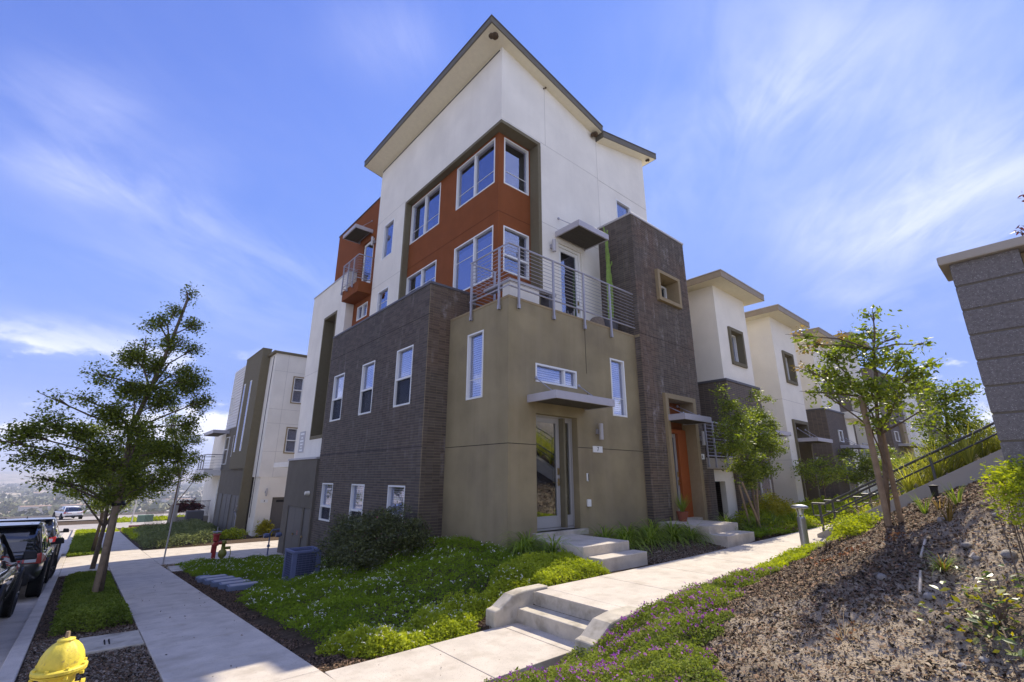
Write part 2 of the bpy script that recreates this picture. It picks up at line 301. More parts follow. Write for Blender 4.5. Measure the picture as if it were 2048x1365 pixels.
def link(name, me, m, parent=None, smooth=False):
    if m is not None: me.materials.append(m)
    o = bpy.data.objects.new(name, me); col.objects.link(o)
    if parent is not None: o.parent = parent
    if smooth:
        me.polygons.foreach_set('use_smooth', [True] * len(me.polygons))
    return o
def obj(name, mb, m, parent=None, smooth=False, bev=0.0):
    me = bpy.data.meshes.new(name); me.from_pydata(mb.v, [], mb.f); me.update()
    if smooth:
        bmx = None
    o = link(name, me, m, parent, smooth)
    if bev: bevel(o, bev)
    return o
def tag(o, label=None, cat=None, group=None, kind=None):
    for k, v in (('label', label), ('category', cat), ('group', group), ('kind', kind)):
        if v: o[k] = v
    return o
def empty(name, loc=(0, 0, 0), rz=0.0, **k):
    o = bpy.data.objects.new(name, None); o.empty_display_size = 0.2; o.location = loc; o.rotation_euler = (0, 0, rz); col.objects.link(o); return tag(o, **k)
def children(o): return [c for c in bpy.data.objects if c.parent == o]
KIDS = {}
def copy_tree(o, kids=None):
    if kids is None:
        kids = {}
        for c in bpy.data.objects:
            if c.parent is not None: kids.setdefault(c.parent.name, []).append(c)
    def rec(x, par):
        c = x.copy(); col.objects.link(c)
        if par is not None: c.parent = par; c.matrix_parent_inverse = x.matrix_parent_inverse
        for k in kids.get(x.name, []): rec(k, c)
        return c
    return rec(o, None)
def grid_mesh(name, xs, ys, Z, m, parent=None, smooth=True):
    nx, ny = len(xs), len(ys); X, Y = np.meshgrid(xs, ys)
    v = np.stack([X.ravel(), Y.ravel(), Z.ravel()], 1)
    i = np.arange(nx - 1); j = np.arange(ny - 1); I, J = np.meshgrid(i, j); a = (J * nx + I).ravel()
    f = np.stack([a, a + 1, a + nx + 1, a + nx], 1)
    return np_mesh(name, v, f, m, parent, smooth)
def np_mesh(name, v, f, m, parent=None, smooth=False, tint=None):
    me = bpy.data.meshes.new(name); k = f.shape[1]
    me.vertices.add(len(v)); me.vertices.foreach_set('co', v.astype(np.float32).ravel())
    me.loops.add(f.size); me.loops.foreach_set('vertex_index', f.astype(np.int32).ravel())
    me.polygons.add(len(f)); me.polygons.foreach_set('loop_start', np.arange(0, f.size, k, dtype=np.int32))
    if tint is not None:
        at = me.attributes.new('tint', 'FLOAT', 'FACE'); at.data.foreach_set('value', tint.astype(np.float32))
    me.update(calc_edges=True)
    if smooth: me.polygons.foreach_set('use_smooth', [True] * len(f))
    return link(name, me, m, parent)
def unit(v): return v / (np.linalg.norm(v, axis=1, keepdims=True) + 1e-9)
def leaf_arrays(P, size, up=0.5, aspect=0.5, sizevar=0.35, droop=0.0, dirs=None):
    """one folded diamond per leaf"""
    n = len(P); d = unit(rng.normal(size=(n, 3)) * np.array([1, 1, 0.6])) if dirs is None else dirs
    d[:, 2] -= droop; d = unit(d)
    nr = unit(rng.normal(size=(n, 3)) * (1 - up) + np.array([0, 0, 1.0]) * up)
    s = unit(np.cross(d, nr)); nr = np.cross(s, d)
    L_ = size * (1 + sizevar * rng.normal(size=(n, 1))).clip(0.35, 2); Wd = L_ * aspect * 0.5
    a = P; b = P + d * L_ * 0.5 + s * Wd + nr * Wd * 0.35; c = P + d * L_; e = P + d * L_ * 0.5 - s * Wd + nr * Wd * 0.35
    v = np.stack([a, b, c, e], 1).reshape(-1, 3); f = np.arange(4 * n).reshape(n, 4)
    return v, f
def leaves(name, P, size, m, parent=None, tint=None, **k):
    v, f = leaf_arrays(P, size, **k)
    return np_mesh(name, v, f, m, parent, tint=rng.random(len(P)) if tint is None else tint)
def blob_pts(blobs, n):
    """points through the volume of ragged blobs, denser towards the rim"""
    B = np.array(blobs, float); vol = B[:, 3] * B[:, 4] * B[:, 5]; pr = vol ** 0.8 / (vol ** 0.8).sum()
    idx = rng.choice(len(B), n, p=pr); d = unit(rng.normal(size=(n, 3))); r = rng.random(n) ** 0.42
    # knobbly radius
    ph = idx * 1.7
    k = 1 + 0.28 * np.sin(d[:, 0] * 5 + ph) * np.sin(d[:, 1] * 6 + 2 * ph) + 0.18 * np.sin(d[:, 2] * 9 + ph)
    return B[idx, :3] + d * (r * k)[:, None] * B[idx, 3:6]
def clump_pts(blobs, n, per=60, rad=0.14, zr=0.6):
    """leaves gathered into twig-end clumps so that gaps show between them"""
    c = blob_pts(blobs, max(1, n // per)); idx = rng.integers(0, len(c), n)
    return c[idx] + rng.normal(size=(n, 3)) * np.array([rad, rad, rad * zr])
def frame_map(ax, c):
    """(along wall, depth into the wall, height) -> world; 'y' walls face -y, 'x' walls face -x"""
    return (lambda u, d, z: (u, c + d, z)) if ax == 'y' else (lambda u, d, z: (c + d, u, z))
def fbox(mb, T, u0, u1, d0, d1, z0, z1):
    p = [T(u0, d0, z0), T(u1, d0, z0), T(u1, d1, z0), T(u0, d1, z0)]; q = [T(u0, d0, z1), T(u1, d0, z1), T(u1, d1, z1), T(u0, d1, z1)]
    xs = [a[0] for a in p]; ys = [a[1] for a in p]
    return mb.box(min(xs), max(xs), min(ys), max(ys), z0, z1)
def wall(name, ax, c, u0, u1, z0, z1, holes, m, parent, th=0.22, top=None):
    """a wall sheet with real openings and reveals; top(u) gives a sloping head"""
    us = sorted({u0, u1, *[h[0] for h in holes], *[h[1] for h in holes]}); us = [u for u in us if u0 - 1e-6 <= u <= u1 + 1e-6]
    zs_ = sorted({z0, z1, *[h[2] for h in holes], *[h[3] for h in holes]}); zs_ = [z for z in zs_ if z0 - 1e-6 <= z <= z1 + 1e-6]
    T = frame_map(ax, c); mb = MB()
    def filled(i, j):
        if i < 0 or j < 0 or i >= len(us) - 1 or j >= len(zs_) - 1: return False
        a, b = (us[i] + us[i + 1]) / 2, (zs_[j] + zs_[j + 1]) / 2
        return not any(h[0] < a < h[1] and h[2] < b < h[3] for h in holes)
    nz = len(zs_) - 1
    def zt(u, j): return top(u) if (top and j == nz) else zs_[j]
    for i in range(len(us) - 1):
        for j in range(nz):
            if not filled(i, j): continue
            a, b = us[i], us[i + 1]
            P = [(a, zs_[j]), (b, zs_[j]), (b, zt(b, j + 1)), (a, zt(a, j + 1))]
            mb.add([T(u, 0, z) for u, z in P], [(0, 1, 2, 3)]); mb.add([T(u, th, z) for u, z in P], [(3, 2, 1, 0)])
            for (k, di, dj) in ((0, 0, -1), (1, 1, 0), (2, 0, 1), (3, -1, 0)):
                if not filled(i + di, j + dj):
                    p, q = P[k], P[(k + 1) % 4]
                    mb.add([T(p[0], 0, p[1]), T(p[0], th, p[1]), T(q[0], th, q[1]), T(q[0], 0, q[1])], [(0, 1, 2, 3)])
    return obj(name, mb, m, parent)
def window(parent, ax, c, u0, u1, z0, z1, mull=(), trans=(), grid=(), blind=None, d=0.05, fw=0.042, glass='glass', frame='vinyl', scr=False, room=True, name='window'):
    """frame > pane, blind; mull: vertical bars, trans: horizontal bars, grid: thin bars in the glass"""
    T = frame_map(ax, c); mb = MB(); d0, d1 = d - 0.06, d + 0.05
    fbox(mb, T, u0, u0 + fw, d0, d1, z0, z1); fbox(mb, T, u1 - fw, u1, d0, d1, z0, z1)
    fbox(mb, T, u0 + fw, u1 - fw, d0, d1, z0, z0 + fw); fbox(mb, T, u0 + fw, u1 - fw, d0, d1, z1 - fw, z1)
    for m_ in mull: fbox(mb, T, m_ - 0.028, m_ + 0.028, d0 + .012, d1, z0 + fw, z1 - fw)
    for t_ in trans: fbox(mb, T, u0 + fw, u1 - fw, d0 + .014, d1, t_ - 0.028, t_ + 0.028)
    for g_ in grid: fbox(mb, T, u0 + fw, u1 - fw, d + 0.012, d + 0.018, g_ - 0.008, g_ + 0.008)
    w = obj(name, mb, M[frame], parent)
    p = MB(); fbox(p, T, u0 + fw, u1 - fw, d + 0.02, d + 0.026, z0 + fw, z1 - fw); obj('pane', p, M[glass], w)
    if blind == 'slats':
        b = MB(); z = z1 - fw - 0.03
        while z > z0 + fw:
            fbox(b, T, u0 + fw, u1 - fw, d + 0.075, d + 0.082, z - 0.050, z - 0.006); z -= 0.056
        obj('blind', b, M['blind'], w)
    elif blind == 'shade':
        b = MB(); fbox(b, T, u0 + fw, u1 - fw, d + 0.10, d + 0.11, z0 + fw, z1 - fw - 0.12); obj('blind', b, M['shade'], w)
    if scr:
        q = MB(); fbox(q, T, u0 + fw, u1 - fw, d + 0.003, d + 0.005, z0 + fw, trans[0] - .028); obj('insect_screen', q, M['screen'], w)
    if room:
        r = MB(); fbox(r, T, u0 - 0.02, u1 + 0.02, d + 0.28, d + 0.30, z0 - 0.02, z1 + 0.02); obj('backing', r, M['room'], w)
    return w
BRICKS = []   # (score, mapped 8 corners or None, ...)
def brick_field(ax, c, u0, u1, z0, z1, holes, parent, mname):
    T = frame_map(ax, c); n0 = math.floor(u0 / BL); n1 = math.ceil(u1 / BL); k0 = math.floor(z0 / BH); k1 = math.ceil(z1 / BH)
    for i in range(n0, n1):
        for k in range(k0, k1):
            rects = [(max(u0, i * BL), min(u1, (i + 1) * BL), max(z0, k * BH), min(z1, (k + 1) * BH))]
            for h in holes:
                nr = []
                for (a, b, p, q) in rects:
                    if h[1] <= a or h[0] >= b or h[3] <= p or h[2] >= q: nr.append((a, b, p, q)); continue
                    if a < h[0]: nr.append((a, h[0], p, q))
                    if b > h[1]: nr.append((h[1], b, p, q))
                    if p < h[2]: nr.append((max(a, h[0]), min(b, h[1]), p, h[2]))
                    if q > h[3]: nr.append((max(a, h[0]), min(b, h[1]), h[3], q))
                rects = nr
            for (a, b, p, q) in rects:
                g = 0.005
                if b - a < 0.03 or q - p < 0.02: continue
                whole = (b - a > BL - 1e-4 and q - p > BH - 1e-4)
                u, z = (a + b) / 2, (p + q) / 2; P = Vector(T(u, 0, z)); v = P - Vector((0, 0, 1.55)); dist = v.length
                cosn = abs(v[0 if ax == 'x' else 1]) / dist
                BRICKS.append(((b - a) * cosn / dist ** 1.0 * (q - p) / dist, ax, c, a + g, b - g, p + g, q - g, whole, parent, mname))
def flush_bricks():
    BRICKS.sort(key=lambda t: -t[0]); shared = {}
    rest = {}
    nsep = 0
    for (s, ax, c, a, b, p, q, whole, parent, mname) in BRICKS:
        vis = not (p < 0.75 and ax == 'x')
        if nsep < 300 and whole and vis:
            jut = random.choice((-0.0015, 0, 0.0015))
            if ax not in shared:
                mb = MB(); T = frame_map(ax, 0.0); fbox(mb, T, -(b - a) / 2, (b - a) / 2, -0.010, 0.004, -(q - p) / 2, (q - p) / 2)
                me = bpy.data.meshes.new('brick_' + ax); me.from_pydata(mb.v, [], mb.f); me.update(); me.materials.append(M[mname]); shared[ax] = me
            o = bpy.data.objects.new('brick', shared[ax]); col.objects.link(o); o.parent = parent
            o.location = ((a + b) / 2, c + jut, (p + q) / 2) if ax == 'y' else (c + jut, (a + b) / 2, (p + q) / 2)
            nsep += 1
        else:
            mb = rest.setdefault((parent.name, mname), (MB(), parent))[0]; T = frame_map(ax, c + random.choice((-0.0015, 0, 0.0015)))
            fbox(mb, T, a, b, -0.010, 0.004, p, q)
    for (pn, mn), (mb, par) in rest.items():
        o = obj('bricks', mb, M[mn], par); o['kind'] = 'stuff'
def joint(parent, ax, c, u0, u1, z0, z1, m='joint'):
    mb = MB(); T = frame_map(ax, c); w = 0.007
    if u0 == u1: fbox(mb, T, u0 - w, u0 + w, -0.003, 0.01, z0, z1)
    else: fbox(mb, T, u0, u1, -0.003, 0.01, z0 - w, z0 + w)
    return obj('control_joint', mb, M[m], parent)
def canopy(parent, ax, c, u0, u1, proj_, z0, z1, rods=(), rodtop=0.7, rec=0.0):
    T = frame_map(ax, c); mb = MB(); t = 0.05
    fbox(mb, T, u0, u1, -proj_, -proj_ + t, z0, z1); fbox(mb, T, u0, u0 + t, -proj_ + t, rec, z0, z1); fbox(mb, T, u1 - t, u1, -proj_ + t, rec, z0, z1)
    fbox(mb, T, u0 + t, u1 - t, -proj_ + t, rec, z1 - 0.03, z1 - 0.004)
    k = obj('entry_canopy', mb, M['canopy'], parent, bev=0.004)
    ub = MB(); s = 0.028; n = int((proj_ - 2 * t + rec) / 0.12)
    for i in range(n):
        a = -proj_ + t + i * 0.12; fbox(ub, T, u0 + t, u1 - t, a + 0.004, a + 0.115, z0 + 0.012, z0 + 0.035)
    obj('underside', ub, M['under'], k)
    for r in rods:
        mb2 = MB(); mb2.tube([T(r, rec - 0.01, z1 + rodtop), T(r, -proj_ * 0.62, z1 + 0.03)], 0.012, 6); mb2.tube([T(r, rec - 0.03, z1 + rodtop), T(r, rec, z1 + rodtop)], 0.04, 8)
        mb2.tube([T(r, -proj_ * 0.62 - 0.03, z1), T(r, -proj_ * 0.62, z1 + 0.07)], 0.025, 6)
        obj('tie_rod', mb2, M['metal'], k)
    return k
def railing(parent, pts, zb, zt, posts, nbar=9, foot=0.22, matn='metal', name='balcony_railing'):
    """pts: plan polyline; posts: points on it"""
    top = MB(); top.tube([(x, y, zt) for x, y in pts], 0.025, 8); rr = obj(name, top, M[matn], parent)
    b = MB(); b.tube([(x, y, zb) for x, y in pts], 0.02, 6); obj('bottom_rail', b, M[matn], rr)
    for (x, y) in posts:
        p = MB(); p.box(x - 0.022, x + 0.022, y - 0.022, y + 0.022, zb - foot, zt - 0.01); p.box(x - 0.03, x + 0.03, y - 0.03, y + 0.03, zb - foot, zb - foot + 0.10); obj('post', p, M[matn], rr)
    for i in range(nbar):
        z = zb + (zt - zb) * (i + 1) / (nbar + 1); q = MB(); q.tube([(x, y, z) for x, y in pts], 0.0075, 5); obj('bar', q, M[matn], rr)
    return rr
def sconce(parent, ax, c, u, z0, z1, r=0.055):
    T = frame_map(ax, c); mb = MB(); p = T(u, -0.13, 0); mb.lathe([(0.0, z0), (r, z0), (r, z1), (0.0, z1)], (p[0], p[1], 0), 16)
    o = obj('wall_lamp', mb, M['coping'], parent, smooth=False); b = MB(); fbox(b, T, u - 0.05, u + 0.05, -0.075, -0.0, (z0 + z1) / 2 - 0.06, (z0 + z1) / 2 + 0.06); obj('bracket', b, M['metal'], o)
def text_plate(parent, ax, c, u0, u1, z0, z1, s, bgm='vinyl', fg='joint', name='number_plate', size=None, proud=0.02):
    T = frame_map(ax, c); mb = MB(); fbox(mb, T, u0, u1, -proud, 0.0, z0, z1); o = obj(name, mb, M[bgm], parent)
    if s:
        cu_ = bpy.data.curves.new('t', 'FONT'); cu_.body = s; cu_.size = size or (z1 - z0) * 0.95; cu_.align_x = 'CENTER'; cu_.align_y = 'CENTER'; cu_.extrude = 0.003
        t = bpy.data.objects.new('t', cu_); col.objects.link(t); dg = bpy.context.evaluated_depsgraph_get(); me = bpy.data.meshes.new_from_object(t.evaluated_get(dg)); bpy.data.objects.remove(t)
        e = bpy.data.objects.new('lettering', me); me.materials.clear(); me.materials.append(M[fg]); col.objects.link(e); e.parent = o
        e.location = T((u0 + u1) / 2, -proud - 0.002, (z0 + z1) / 2); e.rotation_euler = (math.pi / 2, 0, 0) if ax == 'y' else (math.pi / 2, 0, -math.pi / 2)
    return o

# ------------------------------------------------------------------ ground heights
def zs(y): return np.interp(y, [-30, 20, 30, 45, 60, 85, 110], [1.69, -1.192, -1.66, -2.25, -2.8, -3.75, -4.6])
CP = []
for y_ in (-12, -8, -5, -2, 0, 2, 3.4): CP.append((2.25, y_, float(zs(y_)) - 0.03))
for y_ in (6, 8, 10, 12, 14, 16, 18, 20, 24, 28, 34, 40): CP.append((2.2, y_, float(zs(y_)) - 0.03))
for x_ in (2.4, 3.2, 4.1): CP += [(x_, 3.9, -.40), (x_, 4.7, -.40), (x_, 5.5, -.40)]
CP += [(5.1, 3.8, -.08), (5.1, 5.5, -.09), (5.6, 3.8, -.06), (5.6, 5.45, -.06)]
for x_ in (7, 9, 12, 15, 20, 26, 32, 40): CP += [(x_, 3.8, -.05 + max(0, x_ - 9) * .012), (x_, 5.5, -.05 + max(0, x_ - 9) * .012)]
CP += [(4.3, 6.0, -.30), (4.9, 5.9, -.10), (3.2, 6.3, -.40), (3.6, 8.0, -.42), (5.0, 7.3, -.02), (6.42, 7.3, .12), (5.9, 8.6, .12), (5.0, 9, -.12), (4.2, 9, -.38), (5.7, 10, .02), (4.6, 11, -.45), (5.7, 11.5, -.3),
       (4, 11.9, -.74), (5.7, 13, -.62), (4.0, 14, -.86), (5.7, 16, -1.0), (4, 17, -1.06), (5.6, 19, -1.28), (4, 19.1, -1.19), (5.7, 21, -1.36), (8, 22, -1.40), (4, 25.5, -1.46), (8, 25.5, -1.48),
       (3.5, 27, -1.50), (6.6, 28, -1.48), (4, 31, -1.45), (6.7, 33, -1.55), (6.7, 38, -1.62), (4, 38, -1.75), (10, 28.5, -1.5),
       (8, 7.3, .15), (11, 7.2, .16), (14, 7.2, .2), (9.5, 6.3, .06), (12, 6.3, .1), (17, 7, .25), (22, 7, .32), (28, 7, .42), (36, 7, .55), (16, 6, .12), (22, 6.2, .25),
       (3.3, 1.6, .20), (3.1, 3.2, -.22), (4.2, .4, .55), (5, .1, 1.0), (6, .45, 1.30), (7.3, 1.55, .93), (5.3, 2.2, .42), (6, 3.3, .08), (6.2, 1.6, .74), (8, 3.1, .22), (9, 2.2, .78), (10, 3.5, .18), (12, 2.6, .62), (14.2, 2.5, .92), (14.2, 4.3, .2),
       (12, 1, 1.3), (8, -.5, 1.75), (14, 0, 2.0), (5, -2, 1.9), (2.6, -3, .5), (8, -5, 3), (14, -5, 3.6), (3, -8, 1.2), (24, 2.5, 1.1), (24, 0, 2.2), (34, 2.5, 1.6), (34, -2, 3), (44, 4, 1), (44, -4, 4), (22, -5, 3.6), (8, -11, 4), (24, -11, 4.5), (44, -11, 4.6)]
CP = np.array(CP)
def _U(r2): return np.where(r2 > 1e-9, r2 * np.log(r2 + 1e-12) * 0.5, 0.0)
def _tps(cp, lam=0.02):
    n = len(cp); K = _U(((cp[:, None, :2] - cp[None, :, :2]) ** 2).sum(-1)) + lam * np.eye(n)
    Pm = np.c_[np.ones(n), cp[:, :2]]; A = np.zeros((n + 3, n + 3)); A[:n, :n] = K; A[:n, n:] = Pm; A[n:, :n] = Pm.T
    return np.linalg.solve(A, np.r_[cp[:, 2], 0, 0, 0])
_w = _tps(CP)
def G(x, y):
    x = np.asarray(x, float); y = np.asarray(y, float); sh = x.shape; x = x.ravel(); y = y.ravel(); o = np.empty_like(x)
    for s in range(0, len(x), 20000):
        a, b = x[s:s + 20000], y[s:s + 20000]
        r2 = (a[:, None] - CP[None, :, 0]) ** 2 + (b[:, None] - CP[None, :, 1]) ** 2
        o[s:s + 20000] = _U(r2) @ _w[:-3] + _w[-3] + _w[-2] * a + _w[-1] * b
    st = zs(y) - 0.03
    f = np.clip((x - 2.15) / 0.35, 0, 1); o = st * (1 - f) + o * f
    # cut in for the walks, the steps and the drive so that they never break through the slabs
    m = (x > 2.1) & (x < 4.95) & (y > 4.02) & (y < 5.38); o = np.where(m, -0.44, o)
    m = (x > 4.9) & (x < 45) & (y > 3.9) & (y < 5.42); o = np.where(m, np.minimum(o, -0.05 + np.maximum(0, x - 9) * .012), o)
    m = (x > 2.1) & (x < 5.6) & (y > 19.3) & (y < 26.1); o = np.where(m, zs(y) - 0.05, o)
    m = (x > -0.25) & (x < 0.9) & (y > 19.3) & (y < 26.1); o = np.where(m, zs(y) - 0.07, o)
    # street and beyond
    m = (x < -0.30); o = np.where(m, zs(y) - 0.17, o)
    m = (y > 52); o = np.where(m, np.minimum(o, zs(y) - 0.12), o)
    f = np.clip((y - 42) / 10, 0, 1); o = o * (1 - f) + (zs(y) - 0.12) * f
    return o.reshape(sh)
def g1(x, y): return float(G(np.array([x]), np.array([y]))[0])
def zw(x): return max(0.0, x - 9) * 0.012   # the upper walk climbs gently

def fbm(x, y, s=1.0):
    return (np.sin(x * 3.1 * s + 1.3 * np.sin(y * 2.3 * s)) * np.cos(y * 2.7 * s + np.sin(x * 1.9 * s)) * .5 + np.sin(x * 7.7 * s + y * 5.1 * s + 2 * np.sin(y * 3.3 * s)) * .25
            + np.sin(x * 13.1 * s - y * 17.3 * s + np.sin(x * 9.1 * s) * 2) * .13 + np.sin(x * 31 * s + 3 * np.sin(y * 23 * s)) * np.sin(y * 29 * s + 1) * .1)
# coarse sheet to the crest of the hill, then fine patches where the soil shows
xs = np.r_[np.arange(-60, -4, 4.0), np.arange(-4, 16, 0.25), np.arange(16, 90, 2.0)]; ys = np.r_[np.arange(-14, 30, 0.25), np.arange(30, 111, 2.0)]
X, Y = np.meshgrid(xs, ys); Z = G(X, Y) - 0.02
fine = (X > 2.3) & (X < 13.9) & (Y > -0.9) & (Y < 3.7); Z = np.where(fine, Z - 0.12, Z)
ground = tag(grid_mesh('ground', xs, ys, Z, M['soil']), kind='structure')
xs = np.arange(2.2, 14.1, 0.045); ys = np.arange(-1.0, 3.85, 0.045); X, Y = np.meshgrid(xs, ys)
edge = np.minimum(np.minimum((X - 2.2) / .3, (14.05 - X) / .3), np.minimum((Y + 1.0) / .3, (3.8 - Y) / .3)).clip(0, 1)
bump_ = np.array([noise.fractal(Vector((a * 3.2, b * 3.2, 0)), 0.9, 2.1, 5) for a, b in zip(X.ravel(), Y.ravel())]).reshape(X.shape)
MNT = (xs, ys, G(X, Y) + edge * (0.020 + 0.045 * bump_) - (1 - edge) * 0.05)
tag(grid_mesh('planting_slope', xs, ys, MNT[2], M['dirt']), kind='structure')
def mz(x, y):
    """height of the planted slope, bumps included"""
    x = np.asarray(x, float); y = np.asarray(y, float); fx = (x - MNT[0][0]) / 0.045; fy = (y - MNT[1][0]) / 0.045
    i = np.clip(fx.astype(int), 0, len(MNT[0]) - 2); j = np.clip(fy.astype(int), 0, len(MNT[1]) - 2); a = np.clip(fx - i, 0, 1); b = np.clip(fy - j, 0, 1); Zm = MNT[2]
    v = Zm[j, i] * (1 - a) * (1 - b) + Zm[j, i + 1] * a * (1 - b) + Zm[j + 1, i] * (1 - a) * b + Zm[j + 1, i + 1] * a * b
    ins = (x > 2.3) & (x < 14) & (y > -.9) & (y < 3.75); return np.where(ins, v, G(x, y))

# ------------------------------------------------------------------ road, kerb, pavements, walks
def slab(parent, name, x0, x1, y0, y1, zf, th, m, g=0.006, n=1, bev=0.006):
    """a slab whose top follows zf(x, y) at its corners"""
    mb = MB(); P = [(x0 + g, y0 + g), (x1 - g, y0 + g), (x1 - g, y1 - g), (x0 + g, y1 - g)]
    t = [(a, b, float(zf(a, b))) for a, b in P]; mb.hexa([(a, b, c - th) for a, b, c in t], t)
    return obj(name, mb, m, parent, bev=bev)
street = lambda x, y: zs(y)
ro = MB()
yy = list(np.arange(-14, 64, 3.0)) + [64]
for a, b in zip(yy[:-1], yy[1:]):
    za, zb = float(zs(a)) - .13, float(zs(b)) - .13
    ro.add([(-9.0, a, za), (-0.85, a, za), (-0.85, b, zb), (-9.0, b, zb)], [(0, 1, 2, 3)])
za, zb = float(zs(52)) - .10, float(zs(64)) - .10
ro.add([(-60, 52, za), (50, 52, za), (50, 64, zb), (-60, 64, zb)], [(0, 1, 2, 3)])
za, zb = float(zs(76)) - .05, float(zs(92)) - .05
ro.add([(-60, 76, za), (20, 76, za), (20, 92, zb), (-60, 92, zb)], [(0, 1, 2, 3)])
tag(obj('road', ro, M['asphalt']), kind='structure')
kerb = tag(empty('kerb'), kind='structure')
for i, a in enumerate(np.arange(-12, 50, 3.05)):
    b = a + 3.05; z0, z1 = float(zs(a)), float(zs(b))
    drive = 19.0 < (a + b) / 2 < 26.5
    mb = MB(); h = 0.0 if not drive else 0.05
    mb.hexa([(-.40, a + .005, z0 - .3), (-.22, a + .005, z0 - .3), (-.22, b - .005, z1 - .3), (-.40, b - .005, z1 - .3)], [(-.385, a + .005, z0 - .005 - h), (-.22, a + .005, z0 - .005 - h * .6), (-.22, b - .005, z1 - .005 - h * .6), (-.385, b - .005, z1 - .005 - h)])
    o = obj('kerbstone', mb, M['redcurb'] if b < 8.4 else M['concrete'], kerb, bev=0.012)
    if b < 8.4: o['label'] = 'kerb length painted faded red'
    mb = MB(); mb.hexa([(-.86, a + .005, z0 - .4), (-.40, a + .005, z0 - .4), (-.40, b - .005, z1 - .4), (-.86, b - .005, z1 - .4)], [(-.86, a + .005, z0 - .122), (-.40, a + .005, z0 - .135), (-.40, b - .005, z1 - .135), (-.86, b - .005, z1 - .122)])
    obj('gutter_slab', mb, M['concrete'], kerb)
pav = tag(empty('pavement'), kind='structure')
for a in np.arange(-8, 50, 1.22):
    b = a + 1.22
    slab(pav, 'paving_slab', 0.9, 2.12, a, b, street, 0.12 if b > 10 else .2, M['concrete'], g=0.004, bev=.005)
drv = tag(empty('driveway'), kind='structure')
for a, b in ((19.25, 22.7), (22.7, 26.15)):
    for x0, x1 in ((2.12, 4.4), (4.4, 6.7), (6.7, 9.2), (9.2, 12)): slab(drv, 'driveway_slab', x0, x1, a, b, lambda x, y: zs(y) - 0.002 * (x - 2.1), .12, M['concrete'])
    slab(drv, 'driveway_slab', -0.22, 0.9, a, b, lambda x, y: zs(y) - 0.04 * (0.9 - x), .12, M['concrete'])
lw = tag(empty('lower_walk'), kind='structure')
for x0, x1 in ((2.125, 3.34), (3.34, 4.44), (4.44, 5.0)): slab(lw, 'paving_slab', x0, x1, 4.1, 5.34, lambda x, y: -.345, .15, M['concrete'], g=.005)
uw = tag(empty('upper_walk'), kind='structure')
for x0 in np.arange(5.0, 44, 1.52): slab(uw, 'paving_slab', x0 + (0.26 if x0 == 5.0 else 0), x0 + 1.52, 3.80, 5.36, lambda x, y: zw(x), .14, M['concrete'], g=.005)
# the slab between the head of the steps and the walk sits inside the cheek walls
slab(uw, 'paving_slab', 5.0, 5.26, 3.9, 5.26, lambda x, y: 0, .17, M['concrete'], g=.001, bev=.002)
st = tag(empty('lower_steps', label='short flight of two concrete steps with low cheek walls, between lower and upper walk', cat='steps'))
mb = MB(); mb.box(4.70, 5.0, 3.92, 5.32, -.5, -.172); obj('tread', mb, M['concrete2'], st, bev=.012)
mb = MB(); mb.box(5.0, 5.012, 3.92, 5.30, -.172, -.012); obj('riser', mb, M['concrete2'], st)
for (y0, y1) in ((5.30, 5.50), (3.66, 3.92)):
    mb = MB(); pr = [(4.30, -.55), (5.30, -.55), (5.30, .03), (4.85, .03), (4.62, .0), (4.40, -.13), (4.30, -.15)]
    mb.add([(x, y0, z) for x, z in pr] + [(x, y1, z) for x, z in pr], [tuple(range(7))[::-1], tuple(range(7, 14))] + [(i, (i + 1) % 7, (i + 1) % 7 + 7, i + 7) for i in range(7)])
    obj('cheek_wall', mb, M['concrete2'], st, bev=.02)
s7 = tag(empty('front_stoop', label='two-step concrete stoop at the grey glass door numbered 7', cat='stoop'))
mb = MB(); mb.box(6.88, 8.26, 5.98, 7.50, -.1, .34); obj('landing', mb, M['concrete'], s7, bev=.012)
mb = MB(); mb.box(6.98, 8.36, 5.65, 5.978, -.1, .17); obj('tread', mb, M['concrete'], s7, bev=.012)
s6 = tag(empty('front_stoop', label='two-step concrete stoop at the orange-framed door numbered 6', cat='stoop'))
mb = MB(); mb.box(11.45, 13.0, 5.95, 7.34, -.1, .41); obj('landing', mb, M['concrete'], s6, bev=.012)
mb = MB(); mb.box(11.4, 12.85, 5.5, 5.948, -.1, .235); obj('tread', mb, M['concrete'], s6, bev=.012)
ut = tag(empty('utility_vault_lid', label='flat concrete vault lid set in the mulch behind the yellow hydrant', cat='utility lid'))
mb = MB(); mb.hexa([(.26, 8.2, -.7), (.9, 8.2, -.7), (.9, 9.15, -.75), (.26, 9.15, -.75)], [(.26, 8.2, float(zs(8.2)) + .02), (.895, 8.2, float(zs(8.2)) + .005), (.895, 9.15, float(zs(9.15)) + .005), (.26, 9.15, float(zs(9.15)) + .02)]); obj('lid', mb, M['concrete2'], ut, bev=.012)
mb = MB()
for dx in (0, .045): mb.box(.50 + dx, .515 + dx, 8.45, 8.72, float(zs(8.6)) + .005, float(zs(8.6)) + .022)
obj('lifting_slot', mb, M['joint'], ut)
mb = MB(); mb.box(0.34, 0.58, 6.30, 6.62, float(zs(6.4)) - .1, float(zs(6.4)) + .0)
tag(obj('meter_cover', mb, M['concrete2'], bev=.03), label='small pale meter cover half buried in mulch beside the pavement', cat='utility cover')
mb = MB(); mb.box(2.16, 3.25, 17.0, 18.0, -1.3, float(zs(17.5)) + .02)
tag(obj('utility_vault_lid', mb, M['concrete'], bev=.01), label='blue-grey concrete pad in the lawn just before the driveway', cat='utility lid')
